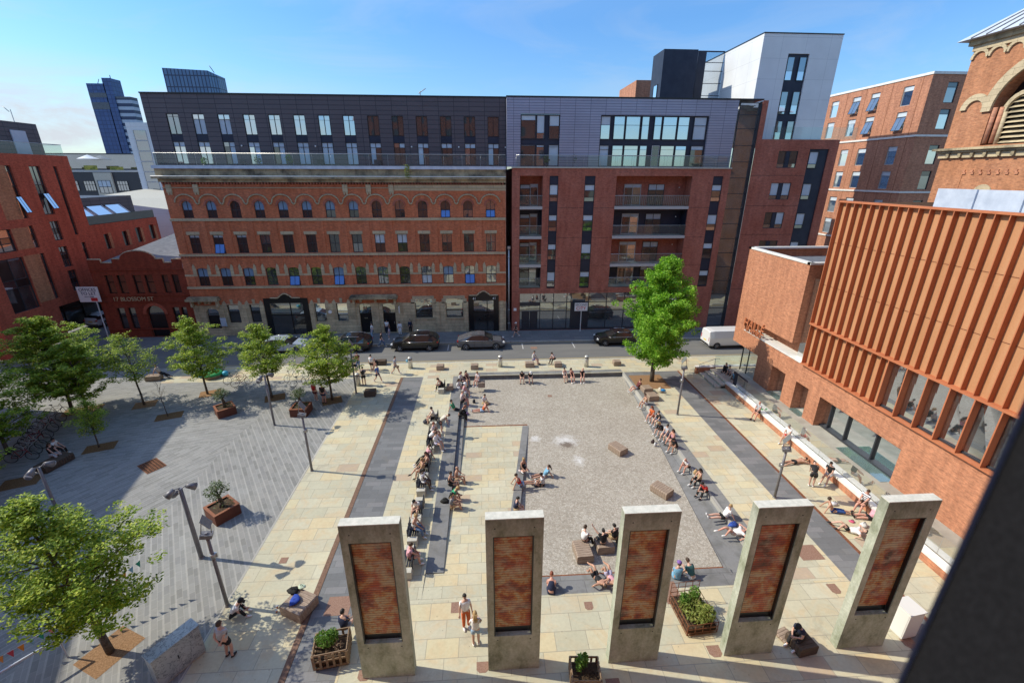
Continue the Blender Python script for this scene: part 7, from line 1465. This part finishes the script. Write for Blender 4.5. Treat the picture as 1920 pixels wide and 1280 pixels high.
pp=person
# far pavement
pp(968,631,0,'walk',180,'black','black_shorts','dark','l','person in black with a white cap walking left past the flats',G4,hat='white_cap')
pp(727,627,0,'stand',95,'white','navy_trousers','dark','t','person in a white tee standing in the black doorway under the canopy',G4,1.05)
pp(699,633,0,'stand',200,'white','ldenim_trousers','dark','l','person in white tee and pale jeans on the pavement behind the black SUVs',G4)
pp(716,650,-.1,'walk',0,'black','denim_trousers','dark','l','person in a black top and jeans stepping between the two black SUVs',G4)
pp(731,636,0,'stand',180,'lilac','lilac_skirt','brown_long','l','small person in lilac behind the nose of the black SUV',G4,.85,fem=True)
pp(751,628,0,'stand',-90,'white_long','white_trousers','dark','t','person in white shirt just above the bonnet of the black SUV',G4,.95)
pp(770,624,0,'stand',-60,'navy_long','black_trousers','dark','l','person in a dark suit jacket on the pavement behind the black SUV',G4,.95)
pp(685,640,0,'bend',-90,'beige_long','black_trousers','dark','t','person leaning into the raised boot of the left black SUV',G4,.95)
# kerb group
pp(666,700,0,'hold',-60,'white','black_shorts','dark','l','person in white tee and black shorts right behind the lamp post',G3,fem=True)
pp(673,692,0,'hold',-100,'maroon','denim_trousers','brown','l','person in a dark red tee and jeans nearest the road behind the lamp post',G3)
pp(698,697,0,'stand',80,'white','black_shorts','dark','l','person in white tee facing the road beside the bald one',G3)
pp(710,684,.45,'sitlean',200,'black','black_shorts','bald','r','bald person in black bent forward on the dark block by the kerb',G3)
pp(683,722,0,'hold',100,'grey','black_shorts','dark','l','person with a black rucksack before the steel bin',G3,extra='rucksack')
pp(709,716,0,'walk',-20,'blue','navy_shorts','dark','l','person in a blue top striding away from the kerb group',G3)
pp(742,701,0,'walk',-10,'lgrey','grey_shorts','dark','l','person in pale grey walking alone past the bin, carrying a parcel',G3,1.05,extra='parcel')
pp(654,703,0,'stand',-90,'cream','black_shorts','brown','l','person in cream mostly hidden by the yellow green tree',G3)
pp(641,704,0,'stand',-40,'grey','black_shorts','dark','l','person whose bare legs show under the yellow green tree',G3)
pp(592,752,0,'stand',60,'red','maroon_shorts','dark','l','person in red standing under the yellow green tree',G3)
pp(608,756,0,'stand',80,'black','navy_shorts','dark','r','person in black tee and navy shorts under the yellow green tree',G3)
pp(300,700,.45,'sitback',0,'beige','black_trousers','dark','t','person stretched out on the round seat behind the pale tree',G3,drop=.4)
# rill / benches
pp(829,722,.45,'sitlean',215,'black_strap','black_trousers','brown_long','r','person in black with long brown hair and a green bag on the first bench',G1,fem=True)
pp(813,783,.45,'sit',190,'cream','black_shorts','dark','l','person in a cream tee with dark hair holding a phone, beside a grey rucksack',G1,extra='phone')
pp(827,811,0,'bend',10,'cream','black_shorts','brown','l','person in cream bending forward on their feet between the benches',G1,1.03)
pp(812,812,.45,'sit',-15,'palepink','black_shorts','red','r','person in pale pink, rearmost of three on the bench facing right',G1)
pp(806,822,.45,'sitlean',-10,'white','navy_shorts','brown','r','person in white, left one of three on the bench facing right',G1)
pp(817,831,.45,'sit',-25,'white_long','lilac_shorts','brown','l','person in white shirt, front one of three on the bench facing right',G1)
pp(800,857,.45,'sitback',205,'pink','black_trousers','brown_long','t','person in pink with black trousers at the far end of the long bench',G1,fem=True,drop=.42)
pp(803,870,.45,'sit',200,'beige_strap','black_shorts','brown_long','t','person with long brown hair in the middle of the long bench',G1,fem=True)
pp(793,881,.45,'crossed_leg',205,'tan_strap','black_shorts','blond_long','t','person with long fair hair, front one on the long bench',G1,fem=True)
pp(792,903,.45,'sit',-15,'white','striped_shorts','dark','b','person in white tee and striped shorts on the bench facing the rill',G1)
pp(844,908,0,'knees',-10,'black_strap','black_shorts','dark','t','suntanned person in black top on the slate edge, hair pulled back',G1,fem=True,drop=.3)
pp(856,898,0,'knees',-15,'none','tan_shorts','bald','t','bare chested person behind the one in black on the slate edge',G1,drop=.3)
pp(846,932,0,'sitlean',-10,'green','tan_shorts','blond','t','person in a green top with fair hair on the slate edge',G1,drop=.3)
pp(847,949,0,'knees',0,'grey','tan_shorts','dark_long','t','person in grey with dark curly hair, nearest on the slate edge',G1,fem=True,drop=.25)
pp(784,950,.45,'sitlean',-110,'white','beige_shorts','dark','l','person in white tee looking down, alone on a bench, cross armed',G1)
pp(777,990,.45,'sit',-15,'white_strap','denim_trousers','blond_bun','t','blond person in white vest and jeans on the bench by the first pillar',G1,fem=True)
pp(767,1045,.45,'sit',10,'pink','black_shorts','brown','r','person in pink half hidden by the first pillar, holding a white cup',G1,extra='drink')
# cluster at the head of the rill
pp(874,711,.1,'sit',-60,'maroon_strap','black_shorts','dark_long','t','person with long dark hair in a dark red top, rear of the rill cluster',G5,fem=True,drop=.45)
pp(863,714,.0,'sit',-20,'white','black_shorts','red_long','l','red haired person in white at the back of the rill cluster',G5,fem=True)
pp(858,727,.0,'sit',-10,'white','white_skirt','brown_long','t','person in a white dress at the left of the rill cluster',G5,fem=True)
pp(897,713,.45,'sit',235,'palepink','palepink_skirt','blond','r','person in a pink dress on the timber block of the rill cluster',G5,fem=True)
pp(870,736,.0,'sit',-5,'pink','white_shorts','dark','l','person in pink under a white hat in the rill cluster',G5,hat='white_hat',fem=True)
pp(866,752,.0,'sit',-5,'palepink','black_shorts','bald','r','large person in a pale pink shirt and cap in the rill cluster',G5,1.1,hat='beige_cap')
pp(852,768,.0,'stand' if False else 'sitback',-10,'green','black_trousers','dark','t','person in green at the far left of the rill cluster',G5)
pp(862,778,.0,'sitlean',-10,'black_long','black_trousers','red_long','l','person in baggy black with auburn hair at the near end of the rill cluster',G5,1.1,fem=True)
pp(907,756,D,'cross',-40,'white','tan_shorts','brown','l','person in white tee and tan shorts sitting on the cobbles near the rill',G5)
pp(906,771,D,'legsout',185,'orange_strap','ldenim_shorts','blond_long','r','person in an orange top and denim shorts sitting on the cobbles',G5,fem=True)
pp(979,707,.0,'sitlean',-95,'black','black_shorts','dark','l','person in black leaning forward, left of the pair on the north edge',G5)
pp(993,708,.0,'sitlean',-80,'black','beige_shorts','grey','l','person in black with a white cap, right of the pair on the north edge',G5,hat='white_cap')
pp(1057,705,.0,'sit',-75,'white_strap','black_shorts','brown_bun','l','person in white vest and black, left of three on the north edge',G5,fem=True)
pp(1071,706,.0,'sit',-80,'maroon_strap','black_shorts','brown_long','r','person in dark red vest, middle of three on the north edge',G5,fem=True)
pp(1091,706,.0,'sit',-95,'black','black_shorts','bald','r','bald person in a black tee, right of three on the north edge',G5)
pp(1000,674,.45,'sit',-30,'white','blue_shorts','dark','l','person in white vest and blue shorts on a timber block by the kerb',G5)
pp(1040,673,.45,'sitlean',210,'palepink','black_trousers','brown_bun','r','person in a pale top and black trousers on a timber block by the kerb',G5,fem=True)
# east steps
pp(1195,728,.0,'sitback',195,'maroon','grey_shorts','dark','r','person in dark clothes reclining against the blocks by the big tree',G2,drop=.2)
pp(1211,757,.0,'sit',195,'tan_strap','white_shorts','brown_bun','t','person in white shorts alone on the steps below the big tree',G2,fem=True,drop=.28)
pp(1223,780,.0,'sit',215,'orange','orange_shorts','red_long','r','person in orange red with red hair on the east steps',G2,fem=True,drop=.3)
pp(1235,789,.0,'sit',200,'black','ldenim_shorts','brown','l','person in black tee and denim shorts next to the one in orange red',G2,drop=.3)
pp(1241,806,.0,'sitlean',200,'black_long','black_shorts','blond_long','l','fair haired person in a black jacket in the group of six',G2,fem=True,drop=.3)
pp(1250,815,.0,'sit',210,'lgrey','denim_shorts','dark_bun','l','person in a pale grey tee with hair up in the group of six',G2,fem=True,drop=.3)
pp(1262,824,.0,'sit',205,'pink_strap','black_shorts','brown_long','r','person in pink and black with brown hair in the group of six',G2,fem=True,drop=.3)
pp(1267,837,.0,'sitlean',205,'black','black_shorts','dark','t','person in black with long tanned legs, nearest of the group of six',G2,drop=.3)
pp(1290,875,.0,'sitlean',200,'white','black_shorts','bald','r','bald person in a white tee hugging his knees on the east steps',G2,drop=.28)
pp(1311,901,.0,'sit',195,'tan_strap','black_trousers','dark_long','t','person in a tan top and black trousers beside the paper bag',G2,fem=True,drop=.28)
pp(1323,921,.0,'sitlean',200,'red','black_trousers','dark','l','person in a bright red tee hunched on the east steps',G2,drop=.28)
pp(1357,970,.0,'legsout',178,'white','black_shorts','blond','l','fair person in white tee leaning back with legs straight out',G2)
pp(1374,1002,.0,'liekneesup',175,'white','beige_shorts','brown','r','person in white lying back with knees up beside the blue rucksack',G2)
# hall terrace
pp(1422,772,.58,'sit',205,'lgrey','black_shorts','bald','r','person in pale grey tee with white shoes, farthest on the terrace wall',G7,drop=.55)
pp(1478,817,.58,'sit',200,'white','red_shorts','grey','l','person in white tee and red shorts on the terrace wall',G7,drop=.55)
pp(1492,868,.0,'prone',8,'none','black_shorts','dark','t','bare backed sunbather in black shorts lying face down on the flags',G7,extra='barefoot')
pp(1520,912,.0,'bend',60,'black','black_shorts','dark','l','person in black leaning over beside the face down sunbather',G7)
pp(1556,889,.58,'sit',205,'black','lgrey_shorts','dark','l','person in a black tee and pale shorts on the terrace wall',G7,drop=.55)
pp(1559,958,.0,'legsout',-20,'none','skirtblue_long','brown','t','bare backed person with a blue cloth sitting on the flags',G7,fem=True,extra='barefoot')
pp(1622,942,.58,'sit',195,'striped','brown_shorts','brown','r','person in a striped tee on the terrace wall with feet on the flags',G7,drop=.55)
pp(1590,996,.0,'liekneesup',145,'white','black_shorts','dark','l','person in white lying flat with knees bent near the fifth pillar',G7)
pp(1632,972,.0,'legsout',170,'pink','black_shorts','brown','r','person mostly hidden by the fifth pillar, bare legs stretched out',G7)
pp(1360,697,.5,'sit',215,'black_long','black_trousers','dark','l','person in black, farthest of three on the shaded hall steps',G7,drop=.35)
pp(1368,703,.4,'sit',215,'grey','black_trousers','dark','t','person in grey, middle of three on the shaded hall steps',G7,drop=.35)
pp(1377,713,.35,'sit',205,'lblue','black_trousers','dark','b','person in pale blue, nearest of three on the shaded hall steps',G7,drop=.35)
# ramp edge
pp(979,879,-.1,'cross',-60,'black_strap','black_shorts','blond_bun','t','blond person in black cross legged on the ramp edge',G6,fem=True)
pp(1021,893,D,'legsout',190,'lblue','white_shorts','brown_long','t','person with long brown hair on the cobbles facing the picnic',G6,fem=True)
pp(1018,909,D,'cross',170,'striped','black_shorts','dark','t','person in black and white, nearest picnicker on the cobbles',G6,fem=True)
pp(975,909,-.12,'legsout',5,'red_strap','ldenim_shorts','brown','t','person in a red vest leaning back on the ramp edge',G6)
pp(966,955,-.08,'sit',-5,'navy','tan_shorts','dark','l','person in navy alone on the ramp edge above the second pillar',G6,drop=.3)
# south steps and blocks
pp(1033,1112,.0,'sitlean',80,'navy_vest','navy_shorts','red','r','red haired person in a blue vest seen from behind on the south edge',G9,drop=.2)
pp(1117,1085,.0,'liekneesup',110,'black_strap','black_shorts','brown','t','person in black lying with one leg raised on the south step',G9,fem=True,extra='barefoot')
pp(1142,1084,.0,'liekneesup',100,'pink_strap','lilac_shorts','blond','t','person sunbathing beside the third pillar edge',G9,fem=True,extra='barefoot')
pp(1268,1084,.0,'sit',85,'lblue','lblue_shorts','brown','l','person in a pale blue patterned shirt and plum cap from behind',G9,drop=.2,hat='purple_cap')
pp(1297,1084,.0,'sitlean',110,'teal','white_shorts','brown','l','bearded person in a teal tee resting his head on his hand',G9,drop=.2)
pp(1094,1013,.05,'sit',30,'white','black_trousers','brown','l','person in white tee with a strap, left on the slatted block',G9,drop=.42)
pp(1130,1019,.05,'armsup',95,'black','black_trousers','dark','l','person in black raising an arm with a wristband on the middle block',G9,drop=.42)
pp(1154,1012,.05,'phone',120,'black','black_trousers','dark','l','person in black tee partly behind the middle pillar',G9,.85) if False else pp(1152,1010,.05,'sit',120,'black','tan_trousers','dark','l','person in black tee and tan partly behind the middle pillar',G9,drop=.42)
# foreground
pp(874,1174,0,'stand',-75,'white','orange_trousers','dark','l','person in orange dungarees over a white tee near the second pillar',G8)
pp(893,1210,0,'hold',95,'white','ldenim_shorts','blond_long','l','person in white tee and denim shorts with long fair hair, seen from behind',G8,fem=True)
pp(1503,1190,.45,'sitlean',200,'navy','black_trousers','dark','l','person in dark clothes and black cap hunched on the dark block',G8,hat='black_cap',drop=.42)
pp(437,1152,.15,'sitlean',10,'white','black_trousers','dark','l','person in white vest and black cap crouching by the lamp post foot',G8,drop=.12,hat='black_cap')
pp(430,1232,0,'back',75,'lgrey','black_shorts','brown','l','large person in a pale tee with hands behind the back',G8,1.08)
pp(646,1178,.45,'phone' if False else 'sit',70,'navy','grey_shorts','dark','l','person in navy tee behind the slatted crate, holding a phone up',G8,drop=.42,extra='phone')
# shade
pp(98,853,.45,'sit',-10,'black','lgrey_trousers','brown_long','l','person in pale trousers on the block in deep shade at the left',G8,fem=True,extra='barefoot')
pp(104,843,.45,'sit',10,'white','black_trousers','dark','l','person in white and black, rear one on the block in deep shade',G8)
finish_people()
# ================================================================ LIGHT, SKY, CAMERA
sc=bpy.context.scene
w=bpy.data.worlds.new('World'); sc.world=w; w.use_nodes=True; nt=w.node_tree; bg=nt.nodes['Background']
SUN_EL=R(41); sd=Vector((-math.cos(R(11.4)),math.sin(R(11.4)),0))   # direction towards the sun, in plan
sky=N(nt,'ShaderNodeTexSky'); sky.sky_type='NISHITA'; sky.sun_disc=False; sky.sun_elevation=SUN_EL; sky.sun_rotation=math.atan2(sd.x,sd.y); sky.air_density=1.3; sky.dust_density=.6; sky.ozone_density=2.2; sky.altitude=50
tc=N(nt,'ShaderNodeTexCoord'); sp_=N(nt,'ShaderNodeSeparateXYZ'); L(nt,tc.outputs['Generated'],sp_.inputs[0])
cv=scalev(nt,tc.outputs['Generated'],(1.4,1.4,6)); n1=noise(nt,cv,1.7,7,.62,.6); cv2=scalev(nt,tc.outputs['Generated'],(.7,2.2,5)); n2=noise(nt,cv2,2.3,6,.6,1.2)
lowf=ramp(nt,sp_.outputs[2],[(.0,(1,1,1)),(.09,(.9,)*3),(.17,(0,0,0))]); left=ramp(nt,mathn(nt,'ADD',mathn(nt,'MULTIPLY',sp_.outputs[0],-1),0),[(.15,(0,0,0)),(.5,(1,1,1))])
cum=mathn(nt,'MULTIPLY',mathn(nt,'MULTIPLY',ramp(nt,n1,[(.38,(0,0,0)),(.52,(1,1,1))]),lowf),left)
wisp=mathn(nt,'MULTIPLY',ramp(nt,n2,[(.5,(0,0,0)),(.8,(1,1,1))]),.22)
tn=mixc(nt,1,sky.outputs[0],ramp(nt,mathn(nt,'MULTIPLY',sp_.outputs[2],.5),[(0,(.44,.57,.76)),(.13,(.33,.545,.80)),(.30,(.90,.95,1.0)),(1,(.94,.98,1.02))]),'MULTIPLY'); mx=mixc(nt,mathn(nt,'MAXIMUM',cum,wisp),tn,(2.9,3.1,3.4)); x2=N(nt,'ShaderNodeVectorMath',operation='SCALE'); x2.inputs['Scale'].default_value=2.0; L(nt,mx,x2.inputs[0]); L(nt,x2.outputs[0],bg.inputs[0]); bg.inputs[1].default_value=SKY_STRENGTH  # unseen upper sky brightened and near neutral to lift the shaded walls
sl=bpy.data.lights.new('sun','SUN'); sl.energy=SUN_STRENGTH; sl.angle=R(.5); sl.color=(1,.925,.755); so=bpy.data.objects.new('sun',sl); C.objects.link(so)
d=Vector((sd.x*math.cos(SUN_EL),sd.y*math.cos(SUN_EL),math.sin(SUN_EL))); so.rotation_euler=d.to_track_quat('Z','Y').to_euler(); so.location=(0,0,60)
cam=bpy.data.cameras.new('camera'); co=bpy.data.objects.new('camera',cam); C.objects.link(co); cam.sensor_width=36; cam.lens=FPX/1920*36; cam.clip_end=3000; cam.clip_start=.05
co.matrix_world=Matrix(((CR.x,CU.x,-CF.x,0),(CR.y,CU.y,-CF.y,0),(CR.z,CU.z,-CF.z,CAM_H),(0,0,0,1)))
cam.dof.use_dof=True; cam.dof.focus_distance=28; cam.dof.aperture_fstop=2.6
sc.camera=co
sc.view_settings.view_transform='Standard'; sc.view_settings.look='None'; sc.view_settings.exposure=0; sc.view_settings.gamma=1
sc.cycles.max_bounces=6; sc.cycles.transparent_max_bounces=12; sc.cycles.use_denoising=True
